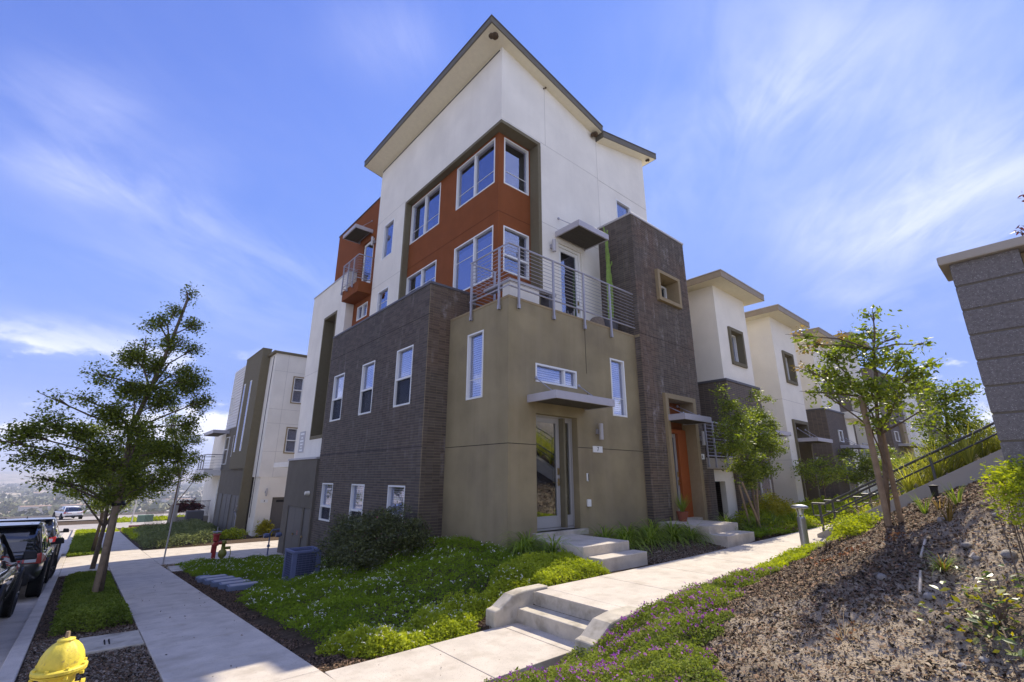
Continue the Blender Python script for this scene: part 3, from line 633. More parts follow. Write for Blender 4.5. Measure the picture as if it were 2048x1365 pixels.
vb = ['round irrigation valve cover farthest from the camera in the row', 'rectangular valve cover second from the far end of the row', 'rectangular valve cover in the middle of the row of six', 'rectangular valve cover third from the near end, beside dark mulch', 'rectangular valve cover second from the near end, beside dark mulch', 'rectangular valve cover nearest the camera, at the edge of the green cover']
M['valve'] = mat('blue_grey_plastic_lid', (0.13, 0.16, 0.23), 0.55, 0.4, var=0.1)
for i in range(6):
    y = 14.45 - i * .50; x = 2.56 + i * .055; z = float(zs(y))
    mb = MB(); mb2 = MB()
    if i == 0: mb.lathe([(.17, -.1), (.17, .04), (.15, .05), (0, .05)], (x - .05, y, z), 20); mb2.lathe([(.03, .05), (.03, .058), (0, .058)], (x - .05, y, z), 8)
    else: mb.box(x - .30, x + .30, y - .13, y + .13, z - .12, z + .075); mb2.box(x - .26, x + .26, y - .10, y + .10, z + .075, z + .083)
    e = obj('valve_cover', mb, M['valve'], bev=.012); tag(e, label=vb[i], cat='valve cover', group='irrigation valve covers in a row'); obj('lid', mb2, M['metal'], e)

# ------------------------------------------------------------------ valley far below
xs = np.r_[np.arange(-6000, -600, 300), np.arange(-600, 600, 30), np.arange(600, 5401, 300)]; ys = np.r_[np.arange(94, 260, 12), np.arange(260, 1200, 60), np.arange(1200, 9000, 200)]
X, Y = np.meshgrid(xs, ys); t = np.clip((Y - 94) / 190, 0, 1); Z = -4.2 - 46 * (t * t * (3 - 2 * t)) + fbm(X / 60, Y / 60) * 2 * t
hl = np.clip((Y - 3800) / 2600, 0, 1); Z += hl * (60 + 75 * (0.5 + 0.5 * fbm(X / 1900, Y / 2600)))
M['valley'] = mat('dry_valley_floor', (0.46, 0.38, 0.27), 0.95, 0.1, var=0.35, vscale=0.012, patch=((0.14, 0.15, 0.07), 0.008, 0.52, 0.60, 0.9))
tag(grid_mesh('valley_floor', xs, ys, Z, M['valley']), kind='structure')
def vz(x, y): t = np.clip((y - 94) / 190, 0, 1); return -4.2 - 46 * (t * t * (3 - 2 * t))
# side slopes closing the near ground
mb = MB(); zq = float(zs(110)) - 2
# trees in the valley: the nearest as things, the rest as one wood
def far_tree_mesh(seed):
    r = np.random.default_rng(seed); n = 60; d = unit(r.normal(size=(n, 3))); d[:, 2] = np.abs(d[:, 2]) * .9 + .1
    P = d * np.array([1, 1, 1.0]) * (0.55 + .45 * r.random((n, 1))); global rng
    v, f = leaf_arrays(P, 0.75, up=.4, aspect=.9); return v, f

# ------------------------------------------------------------------ the corner building
B7 = tag(empty('townhouse', (6.42, 7.54, 0)), label='four-storey corner townhouse block with taupe entry, charcoal brick, rust-red corner and white upper walls', cat='building')
B7.location = (0, 0, 0)
X0, Y0, XB, YB, XW, YW, XR, YR, XT, YT = 6.42, 7.54, 5.78, 9.93, 7.05, 8.65, 7.25, 9.0, 11.28, 7.34
# taupe entry block
fh = [(7.24, 8.66, 3.64, 4.08), (10.05, 10.68, 3.10, 4.67), (7.24, 8.62, 0.42, 2.92)]
wall('wall', 'y', Y0, X0, XT, -0.4, 5.5, fh, M['taupe'], B7, th=.25)
wall('wall', 'x', X0, Y0 + .251, YB + .06, -0.4, 5.5, [(8.45, 9.10, 3.30, 4.93)], M['taupe'], B7, th=.25)
joint(B7, 'y', Y0, X0, 7.24, 2.225, 2.225); joint(B7, 'y', Y0, 8.62, XT, 2.225, 2.225); joint(B7, 'x', X0, Y0, YB - .01, 2.225, 2.225)
joint(B7, 'y', Y0, 9.05, 9.05, 4.085, 5.45); joint(B7, 'y', Y0, 9.05, 9.05, 3.32, 3.6)
mb = MB(); mb.box(X0 - .012, XT, Y0 - .012, Y0 + .27, 5.5, 5.56); mb.box(X0 - .012, X0 + .27, Y0 + .27, YB - .014, 5.5, 5.56); obj('parapet_cap', mb, M['tan_trim'], B7, bev=.01)
mb = MB(); mb.box(X0 + .25, XT, Y0 + .25, YR + .3, 5.15, 5.30); obj('balcony_floor', mb, M['concrete2'], B7)
window(B7, 'y', Y0, 7.24, 8.66, 3.64, 4.08, mull=(8.22,), blind='slats')
window(B7, 'y', Y0, 10.05, 10.68, 3.10, 4.67, blind='slats', grid=(3.6,))
window(B7, 'x', X0, 8.45, 9.10, 3.30, 4.93, blind='slats', grid=(3.78,))
# entry door and sidelight
def full_door(par, ax, c, u0, u1, z0, z1, hinge_left=True, handle=True, label=None, gl='glassdoor', colr='doorgrey', st_=0.115, bt=.24):
    T = frame_map(ax, c); mb = MB()
    fbox(mb, T, u0, u0 + st_, 0, .045, z0, z1); fbox(mb, T, u1 - st_, u1, 0, .045, z0, z1); fbox(mb, T, u0 + st_, u1 - st_, 0, .045, z0, z0 + bt); fbox(mb, T, u0 + st_, u1 - st_, 0, .045, z1 - st_, z1)
    o = obj('door', mb, M[colr], par, bev=.004)
    m2 = MB()
    for a in (0, 1):
        pass
    fbox(m2, T, u0 + st_ - .02, u0 + st_, -.008, 0, z0 + bt - .02, z1 - st_ + .02); fbox(m2, T, u1 - st_, u1 - st_ + .02, -.008, 0, z0 + bt - .02, z1 - st_ + .02)
    fbox(m2, T, u0 + st_, u1 - st_, -.008, 0, z0 + bt - .02, z0 + bt); fbox(m2, T, u0 + st_, u1 - st_, -.008, 0, z1 - st_, z1 - st_ + .02); obj('glazing_bead', m2, M[colr], o)
    p = MB(); fbox(p, T, u0 + st_, u1 - st_, .012, .02, z0 + bt, z1 - st_); obj('pane', p, M[gl], o)
    r = MB(); fbox(r, T, u0, u1, .30, .32, z0, z1); obj('backing', r, M['room'], o)
    if handle:
        h = MB(); hu = u1 - .055 if hinge_left else u0 + .055
        fbox(h, T, hu - .028, hu + .028, -.018, 0, z0 + 1.12, z0 + 1.27); fbox(h, T, hu - .022, hu + .022, -.02, 0, z0 + .88, z0 + 1.04); h.tube([T(hu, -.05, z0 + .95), T(hu - .09, -.05, z0 + .95)], .011, 8); h.tube([T(hu, -.05, z0 + .95), T(hu, 0, z0 + .95)], .011, 8)
        obj('handle', h, M['brass'], o)
    if label: o['label'] = label
    return o
mb = MB(); mb.box(7.24, 8.62, Y0 + .19, Y0 + .24, .42, .46); mb.box(7.24, 7.28, Y0 + .18, Y0 + .24, .46, 2.92); mb.box(8.58, 8.62, Y0 + .18, Y0 + .24, .46, 2.92); mb.box(7.28, 8.58, Y0 + .18, Y0 + .24, 2.88, 2.92); obj('door_frame', mb, M['doorgrey'], B7)
mb = MB(); mb.box(8.17, 8.23, Y0 + .04, Y0 + .24, .46, 2.88); obj('door_post', mb, M['olive'], B7)
full_door(B7, 'y', Y0 + .185, 7.285, 8.165, .47, 2.875, label='grey full-glass entry door')
full_door(B7, 'y', Y0 + .185, 8.235, 8.575, .47, 2.875, handle=False, st_=.075, label='narrow sidelight of the entry')
mb = MB(); mb.box(7.1, 8.75, Y0 - .12, Y0 + .19, .30, .42); obj('sill', mb, M['concrete2'], B7, bev=.01)
canopy(B7, 'y', Y0, 6.97, 8.95, 0.90, 3.13, 3.30, rods=(7.25, 8.72), rodtop=.42)
sconce(B7, 'y', Y0, 9.36, 2.44, 2.83)
text_plate(B7, 'y', Y0, 9.16, 9.52, 2.13, 2.28, '7')
mb = MB(); mb.box(8.88, 8.94, Y0 - .025, Y0, 1.45, 1.63); o = obj('doorbell', mb, M['vinyl'], B7, bev=.008); mb = MB(); mb.box(8.915, 8.938, Y0 - .029, Y0 - .0255, 1.46, 1.62); obj('camera_strip', mb, M['black'], o)
mb = MB(); mb.box(8.85, 8.96, Y0 - .06, Y0, .88, 1.04); obj('outlet_cover', mb, M['vinyl'], B7, bev=.01)

# charcoal brick volume
wh = [(15.28, 16.22, 3.33, 4.91), (12.96, 13.86, 3.33, 4.91), (10.66, 11.58, 3.33, 4.91), (15.28, 16.22, .19, 1.33), (12.94, 13.84, .19, 1.33), (10.62, 11.52, .19, 1.33)]
wall('brick_backing', 'x', XB, YB + .201, 16.77, -1.5, 6.42, wh, M['mortar'], B7, th=.25)
wall('brick_backing', 'y', YB, XB, X0, -0.6, 6.42, [], M['mortar'], B7, th=.2)
wall('brick_backing', 'y', YB, X0, XR, 5.3, 6.42, [], M['mortar'], B7, th=.2)
brick_field('x', XB, YB + .0, 16.77, -1.42, 6.42, wh, B7, 'brick_x'); brick_field('y', YB, XB - .008, X0, -.3, 6.42, [], B7, 'brick_y'); brick_field('y', YB, X0, XR, 5.56, 6.42, [], B7, 'brick_y')
joint(B7, 'x', XB - .010, YB, 16.77, 2.235, 2.235); joint(B7, 'x', XB - .010, YB, 16.77, 5.58, 5.58)
mb = MB(); mb.box(XB - .03, XB + .27, YB - .03, 16.8, 6.42, 6.49); mb.box(XB + .27, XR, YB - .03, YB + .27, 6.42, 6.49); obj('coping', mb, M['copingdark'], B7, bev=.008)
for h in wh:
    t = h[2] + (h[3] - h[2]) * .47 if h[2] > 2 else .62
    window(B7, 'x', XB, *h, trans=(t,), blind='slats', scr=True)
mb = MB(); mb.box(XB + .25, 7.4, YB + .2, 16.7, 6.05, 6.2); obj('flat_roof', mb, M['coping'], B7)
# utility wing below, with panel doors
wall('wall', 'x', 5.70, 16.78, 19.95, -1.6, 2.12, [(17.72, 19.30, -1.28, .49), (16.90, 17.55, -1.28, .49)], M['darktaupe'], B7, th=.2)
mb = MB(); mb.box(5.903, 8, 19.75, 19.95, -1.6, 2.12); obj('wall', mb, M['darktaupe'], B7)
mb = MB(); mb.box(5.67, 8, 16.79, 19.98, 2.12, 2.19); obj('coping', mb, M['coping'], B7, bev=.006)
M['utildoor'] = mat('utility_door_paint', (0.125, 0.117, 0.105), 0.6, 0.3, var=.05)
for i, (a, b) in enumerate(((17.73, 18.505), (18.515, 19.29), (16.91, 17.54))):
    mb = MB(); mb.box(5.73, 5.76, a, b, -1.27, .48); o = obj('utility_door', mb, M['utildoor'], B7, bev=.004)
    if i != 1: mb = MB(); mb.lathe([(.0, -.05), (.03, -.05), (.03, -.02), (.012, 0)], (5.73, b - .09 if i else b - .07, -.42), 10, 'x'); obj('knob', mb, M['brass'], o)
mb = MB(); mb.box(5.727, 5.73, 18.0, 18.09, -.42, -.28); obj('sticker', mb, M['redcurb'], B7)
mb = MB(); mb.lathe([(0, -.14), (.06, -.14), (.075, -.02), (.075, 0)], (5.70, 17.2, .98), 14, 'x'); obj('floodlight', mb, M['cream'], B7)

# white upper storeys
lh = [(8.0, 14.33, 5.0, 11.54), (15.2, 16.07, 9.75, 11.28), (15.2, 16.12, 6.95, 8.40)]
zb = lambda x: 14.25 - .2045 * (x - 7.05) if x <= 11.45 else 13.15 + .2373 * (x - 11.45)
wall('wall', 'x', XW, YW + .301, 16.75, 5.0, 14.25, lh, M['white'], B7, th=.2)
wall('wall', 'y', YW, XW, 11.4495, 5.0, 14.0, [(XW - .1, 8.61, 5.0, 11.54), (9.33, 10.37, 5.4, 8.36)], M['white'], B7, th=.3, top=zb)
wall('wall', 'y', YW + .004, 11.45, 14.4, 5.0, 14.0, [(12.42, 13.30, 9.95, 11.22)], M['white'], B7, th=.3, top=zb)
joint(B7, 'y', YW, XW, 11.45, 11.60, 11.60, 'jointw'); joint(B7, 'y', YW, 11.45, 14.4, 11.56, 11.56, 'jointw'); joint(B7, 'y', YW, 8.85, 8.85, 11.6, 13.85, 'jointw'); joint(B7, 'y', YW, 11.43, 11.43, 8.0, 13.3, 'jointw')
joint(B7, 'x', XW, 14.34, 16.75, 8.72, 8.72, 'jointw'); joint(B7, 'x', XW, 14.34, 16.75, 11.62, 11.62, 'jointw'); joint(B7, 'y', YW, 8.62, 11.4, 8.80, 8.80, 'jointw')
window(B7, 'x', XW, *lh[1], grid=()); window(B7, 'x', XW, *lh[2], grid=(7.9,)); window(B7, 'y', YW, 12.42, 13.30, 9.95, 11.22)
# rust-red corner set back in an olive frame
rh = [(9.17, 11.17, 9.78, 11.34), (12.17, 14.17, 9.75, 11.37), (9.20, 11.15, 6.80, 8.40), (12.2, 14.2, 6.8, 8.43)]
rf = [(7.45, 8.44, 9.76, 11.36), (7.45, 8.43, 6.98, 8.38)]
wall('wall', 'x', XR, YR + .201, 14.34, 5.3, 11.45, rh, M['red'], B7, th=.2); wall('wall', 'y', YR, XR, 8.62, 5.3, 11.45, rf, M['red'], B7, th=.2)
joint(B7, 'x', XR, YR, 14.33, 8.78, 8.78, 'jointr'); joint(B7, 'y', YR, XR, 8.61, 8.78, 8.78, 'jointr')
for k, h in enumerate(rh):
    ml = (h[0] + h[1]) / 2 + (.02 if k < 2 else -.05)
    g = h[2] + .50 if k < 2 else h[2] + 1.07
    window(B7, 'x', XR, *h, mull=(ml,), grid=(g,), blind='shade' if k == 2 else None)
for k, h in enumerate(rf):
    window(B7, 'y', YR, *h, grid=(h[2] + .5,) if k == 0 else (), trans=() if k == 0 else (h[2] + .52,))
mb = MB(); e = .02
mb.box(XW - e, XR - .002, YW - e, 14.33, 11.43, 11.53); mb.box(XR - .002, 8.61, YW - e, YR - .002, 11.43, 11.54)
mb.box(XW - e, XR - .002, 14.22, 14.335, 5.0, 11.43); mb.box(8.50, 8.62, YW - e, YR - .002, 5.3, 11.43)
obj('recess_frame', mb, M['olive'], B7)
# balcony door, canopy, lamp, rail
full_door(B7, 'y', YW + .10, 9.40, 10.30, 5.45, 8.28, colr='vinyl', gl='glass', label='white-framed glass balcony door')
mb = MB(); mb.box(9.33, 9.40, YW + .06, YW + .16, 5.4, 8.36); mb.box(10.30, 10.37, YW + .06, YW + .16, 5.4, 8.36); mb.box(9.40, 10.30, YW + .06, YW + .16, 8.285, 8.36); obj('door_frame', mb, M['vinyl'], B7)
canopy(B7, 'y', YW, 9.20, 10.57, .95, 8.50, 8.68, rods=(9.35,), rodtop=.5)
sconce(B7, 'y', YW, 9.0, 7.90, 8.28, .06)
pts = [(7.2, 8.98), (6.36, 8.98), (6.36, 7.48), (11.33, 7.48)]
railing(B7, pts, 5.76, 6.83, [(6.36, 8.92), (6.36, 7.82), (6.68, 7.48), (7.84, 7.48), (9.0, 7.48), (10.13, 7.48), (11.31, 7.48), (7.15, 8.98)], nbar=10, foot=.5)
# roof
def roof_part(x0, x1, y0, y1, name):
    mb = MB(); f = [zb(x0) if x0 > 7.05 else 14.25 - .2045 * (x0 - 7.05), zb(x1 - 1e-4)]
    if x0 > 11: f[0] = 13.15 + .2373 * (x0 - 11.45)
    mb.hexa([(x0, y0, f[0]), (x1, y0, f[1]), (x1, y1, f[1]), (x0, y1, f[0])], [(x0, y0, f[0] + .22), (x1, y0, f[1] + .22), (x1, y1, f[1] + .22), (x0, y1, f[0] + .22)])
    o = obj(name, mb, M['roof'], B7)
    s = MB(); i = .035; s.hexa([(x0 + i, y0 + i, f[0] - .012), (x1 - i, y0 + i, f[1] - .012), (x1 - i, y1 - i, f[1] - .012), (x0 + i, y1 - i, f[0] - .012)], [(x0 + i, y0 + i, f[0] + .02), (x1 - i, y0 + i, f[1] + .02), (x1 - i, y1 - i, f[1] + .02), (x0 + i, y1 - i, f[0] + .02)])
    obj('soffit', s, M['soffit'], o)
    t = MB(); t.hexa([(x0 - .02, y0 - .02, f[0] + .22), (x1 + .0, y0 - .02, f[1] + .22), (x1, y1, f[1] + .22), (x0 - .02, y1, f[0] + .22)], [(x0 - .02, y0 - .02, f[0] + .25), (x1, y0 - .02, f[1] + .25), (x1, y1, f[1] + .25), (x0 - .02, y1, f[0] + .25)])
    obj('drip_edge', t, M['copingdark'], o)
    return o
roof_part(6.36, 11.45, 8.31, 17.15, 'roof'); roof_part(11.452, 14.92, 8.30, 17.15, 'roof')
mb = MB(); mb.box(7.035, 7.05, 8.75, 16.7, 14.165, 14.20); obj('soffit_vent', mb, M['joint'], B7)
# hornets' nests tucked under the eaves
# brick tower
th_ = [(12.33, 13.81, .41, 3.81), (12.48, 13.62, 7.0, 7.86)]
wall('brick_backing', 'y', YT, XT, 14.40, -.3, 9.52, th_, M['mortar'], B7, th=.25); wall('brick_backing', 'x', XT, YT + .251, 8.95, -.3, 9.52, [], M['mortar'], B7, th=.2)
brick_field('y', YT, XT - .008, 14.40, .1, 9.52, [(12.2, 13.95, .41, 3.95), (12.38, 13.72, 6.90, 7.95)], B7, 'brick_y'); brick_field('x', XT, YT, Y0, .1, 5.5, [], B7, 'brick_x'); brick_field('x', XT, YT, 8.64, 5.56, 9.52, [], B7, 'brick_x')
joint(B7, 'y', YT - .010, XT, 12.2, 2.225, 2.225); joint(B7, 'y', YT - .010, XT, 14.4, 5.60, 5.60)
mb = MB(); mb.box(XT - .03, 14.43, YT - .03, YT + .3, 9.52, 9.59); mb.box(XT - .03, XT + .3, YT + .3, 8.64, 9.52, 9.59); obj('coping', mb, M['coping'], B7, bev=.008)
mb = MB(); mb.box(14.15, 14.40, YT + .25, 9.4, -.3, 9.52); obj('wall', mb, M['brickfar'], B7)
mb = MB()
for a in ((12.38, 12.50, 6.90, 7.95), (13.60, 13.72, 6.90, 7.95), (12.50, 13.60, 6.90, 7.02), (12.50, 13.60, 7.84, 7.95)): mb.box(a[0], a[1], YT - .12, YT + .05, a[2], a[3])
for a in ((12.48, 12.50, 7.02, 7.84), (13.60, 13.62, 7.02, 7.84), (12.48, 13.62, 7.0, 7.02), (12.48, 13.62, 7.84, 7.86)): mb.box(a[0], a[1], YT + .05, YT + .42, a[2], a[3])
o = obj('window_surround', mb, M['tan_trim'], B7, bev=.004)
mb = MB(); mb.box(12.5, 13.6, YT + .40, YT + .44, 7.02, 7.84); obj('back_panel', mb, M['olive'], o)
window(B7, 'y', YT + .33, 12.88, 13.58, 7.04, 7.74, room=False, fw=.06); mb = MB(); mb.box(12.95, 13.50, YT + .385, YT + .395, 7.1, 7.68); obj('backing', mb, M['room'], o)
# door 6: tan surround, rust panel, orange inner frame
mb = MB()
for a in ((12.2, 12.36, .30, 3.93), (13.78, 13.95, .30, 3.93), (12.36, 13.78, 3.78, 3.93)): mb.box(a[0], a[1], YT - .10, YT + .02, a[2], a[3])
mb.box(12.33, 12.36, YT + .02, YT + .42, .3, 3.78); mb.box(13.78, 13.81, YT + .02, YT + .42, .3, 3.78); mb.box(12.33, 13.81, YT + .02, YT + .42, 3.78, 3.81)
obj('door_surround', mb, M['tan_trim'], B7, bev=.006)
mb = MB(); mb.box(12.36, 13.78, YT + .36, YT + .40, 2.95, 3.78); obj('transom_panel', mb, M['red'], B7)
mb = MB(); mb.box(13.30, 13.78, YT + .26, YT + .40, .41, 2.95); mb.box(12.36, 12.42, YT + .26, YT + .40, .41, 2.95); mb.box(12.42, 13.30, YT + .26, YT + .40, 2.83, 2.95); obj('door_frame', mb, M['orange'], B7)
full_door(B7, 'y', YT + .34, 12.43, 13.29, .43, 2.82, label='grey glass door in an orange frame', gl='glass', colr='doorgrey')
mb = MB(); mb.box(12.36, 13.78, YT - .02, YT + .4, .3, .4145); obj('sill', mb, M['concrete2'], B7)
canopy(B7, 'y', YT, 12.26, 13.80, .62, 3.12, 3.29, rods=(12.6, 13.5), rodtop=.40, rec=.30)
sconce(B7, 'y', YT, 14.12, 2.50, 2.92, .05); text_plate(B7, 'y', YT - .012, 14.0, 14.26, 2.08, 2.24, '6')
# brick stub, balcony slab and covered porch beyond the tower
mb = MB(); mb.box(14.41, 14.86, YT + .02, YT + .35, -.2, 1.80); o = obj('wall', mb, M['brickfar'], B7)
mb = MB(); mb.box(14.35, 16.42, YT + .0, YT + .25, 1.80, 2.14); mb.box(14.41, 16.42, YT + .25, 9.2, 1.86, 2.05); obj('balcony_slab', mb, M['wallc'], B7, bev=.01)
mb = MB(); mb.box(14.87, 16.42, YT + .12, YT + .30, 1.42, 1.79); mb.box(15.75, 16.42, YT + .12, YT + .3, -.1, 1.42); obj('porch_wall', mb, M['cream'], B7)
mb = MB(); mb.box(14.41, 16.42, 9.25, 9.45, -.2, 8.4); obj('wall', mb, M['brickfar'], B7)
mb = MB(); mb.box(14.41, 16.42, YT + .35, 9.25, -.3, .14); obj('porch_floor', mb, M['concrete'], B7)
railing(B7, [(14.45, YT - .03), (16.4, YT - .03)], 2.20, 3.28, [(14.5, YT - .03), (15.0, YT - .03), (15.8, YT - .03)], nbar=9, foot=.35)
# white far volume with tall olive slot, rust wing with small balcony
wall('wall', 'x', 6.76, 18.6, 23.0, 2.12, 10.08, [(19.55, 21.10, 3.04, 8.55)], M['white'], B7, th=.2); mb = MB(); mb.box(6.963, 7.095, 18.6, 18.75, 6.2, 10.08); obj('wall', mb, M['white'], B7)
mb = MB(); mb.box(6.74, 7.4, 19.55, 19.64, 3.04, 8.55); mb.box(6.74, 7.4, 21.01, 21.10, 3.04, 8.55); mb.box(6.74, 7.4, 19.64, 21.01, 8.44, 8.55); mb.box(6.74, 7.4, 19.64, 21.01, 3.04, 3.18); obj('recess_frame', mb, M['olive'], B7)
mb = MB(); mb.box(7.40, 7.43, 19.55, 21.10, 3.04, 8.55); obj('recess_back', mb, M['darktaupe'], B7)
mb = MB(); mb.box(6.73, 7.09, 18.57, 23.03, 10.08, 10.13); obj('coping', mb, M['coping'], B7)
mb = MB(); mb.box(6.963, 9, 22.8, 23.0, 2.19, 10.08); mb.box(5.9, 9, 20.0, 22.8, 1.9, 2.1); obj('wall', mb, M['white'], B7)
joint(B7, 'x', 6.76, 21.12, 22.98, 6.1, 6.1, 'jointw')
sg = text_plate(B7, 'x', 6.76, 21.75, 22.47, 2.55, 3.46, '', bgm='coping', name='address_sign')
def flat_text(s, ax, c, u, z, size, m, parent, name='lettering'):
    T = frame_map(ax, c)
    cu_ = bpy.data.curves.new('t', 'FONT'); cu_.body = s; cu_.size = size; cu_.align_x = 'CENTER'; cu_.align_y = 'CENTER'; cu_.extrude = .003; cu_.space_line = .9
    t = bpy.data.objects.new('t', cu_); col.objects.link(t); dg = bpy.context.evaluated_depsgraph_get(); me = bpy.data.meshes.new_from_object(t.evaluated_get(dg)); bpy.data.objects.remove(t)
    me.materials.clear(); me.materials.append(M[m]); e = bpy.data.objects.new(name, me); col.objects.link(e); e.parent = parent; e.location = T(u, 0, z); e.rotation_euler = (math.pi / 2, 0, 0) if ax == 'y' else (math.pi / 2, 0, -math.pi / 2)
mb = MB()
for k, (w, zz_) in enumerate(((.48, 3.35), (.18, 3.18), (.46, 3.04), (.34, 2.90), (.18, 2.77), (.39, 2.64))): mb.box(6.736, 6.74, 22.11 - w / 2, 22.11 + w / 2, zz_ - .035, zz_ + .035)
obj('lettering', mb, M['vinyl'], sg)
wall('wall', 'x', 7.10, 18.752, 21.4, 10.1, 13.0, [], M['red'], B7, th=.2); wall('wall', 'x', 7.10, 16.76, 18.75, 6.2, 13.0, [(17.15, 18.15, 7.75, 8.36), (17.1, 18.2, 9.12, 11.30)], M['red'], B7, th=.2)
mb = MB(); mb.box(7.07, 9, 16.76, 21.43, 13.0, 13.05); obj('coping', mb, M['copingdark'], B7)
mb = MB(); mb.box(7.303, 9, 21.2, 21.4, 10.1, 13.0); obj('wall', mb, M['red'], B7)
window(B7, 'x', 7.10, 17.15, 18.15, 7.75, 8.36, mull=(17.65,)); full_door(B7, 'x', 7.15, 17.13, 18.17, 9.15, 11.27, colr='vinyl', gl='glass', label='white glass door onto the small balcony')
mb = MB(); mb.box(6.54, 7.10, 16.92, 18.57, 8.60, 9.06); obj('balcony_slab', mb, M['red'], B7, bev=.01)
railing(B7, [(7.08, 16.95), (6.48, 16.95), (6.48, 18.55), (7.08, 18.55)], 9.18, 10.2, [(6.48, 17.4), (6.48, 17.95), (6.48, 18.5)], nbar=8, foot=.3)
canopy(B7, 'x', 7.10, 17.3, 18.65, .78, 11.52, 11.68, rods=(17.5,), rodtop=.5); sconce(B7, 'x', 7.10, 16.98, 10.75, 11.15)
# hidden mass of the building (keeps daylight out and casts the block's shade)
mb = MB(); mb.box(7.62, 14.38, 9.45, 16.74, -1.0, 13.05); mb.box(6.0, 14.3, 12.6, 20.0, -1.0, 2.05); mb.box(6.85, 14.3, 10.4, 16.7, -1.0, 5.95); mb.box(7.5, 14.3, 16.9, 22.7, 2.2, 9.9); mb.box(7.5, 14.3, 16.9, 21.2, 9.9, 12.95); mb.box(6.95, 11.2, 8.2, 10.1, -.5, 5.1); mb.box(11.5, 14.1, 8.0, 9.4, -.5, 9.4)
obj('building_core', mb, M['room'], B7)
mb = MB(); mb.box(14.38, 14.42, 8.66, 17.0, 9.5, 13.7); obj('wall', mb, M['white'], B7)

# things on the balcony
def nest(x, y, z, r, parent=None, label=''):
    mb = MB(); mb.lathe([(0, -r), (r * .6, -r * .8), (r, -.2 * r), (r * .9, r * .4), (r * .4, r * .9), (0, r)], (x, y, z), 10); mb.lathe([(0, -r * .7), (r * .5, -r * .6), (r * .8, 0), (r * .5, r * .6), (0, r * .7)], (x - r * .9, y + .05, z - r * .3), 9)
    o = obj('bird_nest', mb, M['nest'], smooth=True); return tag(o, label=label, cat='nest', group='mud nests under the eaves')
M['nest'] = mat('mud_nest', (0.09, 0.06, 0.035), 0.95, 0.1, var=.4, vscale=25, bump=.02, bscale=30)
nest(6.62, 8.47, 14.18, .11, label='mud nest under the highest roof corner'); nest(11.25, 8.5, 13.26, .10, label='mud nest under the dip of the butterfly roof'); nest(14.55, 8.45, 13.82, .06, label='small mud nest under the right end of the roof'); nest(8.85, 8.58, 13.80, .035, label='tiny mud nest above the vertical joint of the white wall')
bn = tag(empty('balcony_bench', (0, 0, 0)), label='pale L-shaped slatted bench in the corner of the main balcony', cat='bench')
for i in range(4):
    mb = MB(); mb.box(6.72, 8.35, 7.86 + i * .105, 7.95 + i * .105, 6.12, 6.17); obj('slat', mb, M['coping'], bn)
for i in range(3):
    mb = MB(); mb.box(6.72 + i * .11, 6.82 + i * .11, 8.29, 8.9, 6.12, 6.17); obj('slat', mb, M['coping'], bn)
mb = MB(); mb.box(6.78, 7.75, 7.90, 8.20, 5.32, 6.12); obj('bench_base', mb, M['white'], bn); mb = MB(); mb.box(8.1, 8.28, 7.9, 8.2, 5.32, 6.12); obj('bench_leg', mb, M['copingdark'], bn)
pt = tag(empty('cactus_pot'), label='tall dark planter in the balcony corner against the brick tower', cat='planter'); mb = MB(); mb.lathe([(0, 5.3), (.17, 5.3), (.24, 6.05), (.25, 6.1), (.21, 6.1), (.20, 6.0), (0, 6.0)], (11.0, 8.15, 0), 18); obj('pot', mb, M['copingdark'], pt, smooth=False)
ct = tag(empty('cactus'), label='tall green columnar cactus rising beside the brick tower on the balcony', cat='cactus')
def cactus_stem(pts, r0, r1, nm):
    mb = MB(); n = 14; P = []; Rr = []
    for i in range(n * 2 + 1):
        t = i / (n * 2); k = t * (len(pts) - 1); a = int(min(k, len(pts) - 2)); f = k - a
        P.append(tuple(pts[a][j] * (1 - f) + pts[a + 1][j] * f for j in range(3))); Rr.append((r0 + (r1 - r0) * t) * (1 + .14 * math.sin(i * 2.1)) * (0.5 if i in (0, 2 * n) else 1))
    mb.tube(P, Rr, 5); return obj(nm, mb, LF['cactus'], ct, smooth=False)
cactus_stem([(11.0, 8.13, 6.0), (11.04, 8.1, 7.2), (11.0, 8.12, 8.2), (10.98, 8.1, 9.0)], .10, .045, 'stem'); cactus_stem([(10.95, 8.1, 6.0), (10.93, 8.08, 7.6), (10.98, 8.06, 8.35)], .08, .05, 'stem')
cactus_stem([(10.98, 8.1, 8.95), (10.90, 8.1, 9.1), (10.87, 8.1, 9.24)], .03, .022, 'arm'); cactus_stem([(10.98, 8.1, 8.95), (11.04, 8.1, 9.05), (11.07, 8.1, 9.2)], .03, .022, 'arm'); cactus_stem([(11.05, 8.1, 7.9), (11.14, 8.08, 8.0), (11.16, 8.08, 8.12)], .03, .02, 'arm')
M['wicker'] = mat('woven_wicker', (0.25, 0.2, 0.15), 0.9, 0.2, var=.3, vscale=30, bump=.02, bscale=45)
mb = MB(); mb.lathe([(0, 5.3), (.20, 5.3), (.25, 5.55), (.20, 5.95), (.17, 6.0), (.15, 5.95), (0, 5.9)], (10.3, 8.1, 0), 18); tag(obj('woven_planter', mb, M['wicker'], smooth=True), label='woven basket planter on the balcony left of the dark planter', cat='planter')
mb = MB()
for k in range(9):
    a = k * .7; mb.tube([(8.95 + .09 * math.cos(a), 7.95 + .09 * math.sin(a), 5.3), (8.95 + .14 * math.cos(a + .4), 7.95 + .14 * math.sin(a + .4), 5.85 + .1 * math.sin(k))], .007, 5)
for zq in (5.4, 5.55, 5.7): mb.tube([(8.95 + .12 * math.cos(t * .5236), 7.95 + .12 * math.sin(t * .5236), zq) for t in range(13)], .006, 5, cap=False)
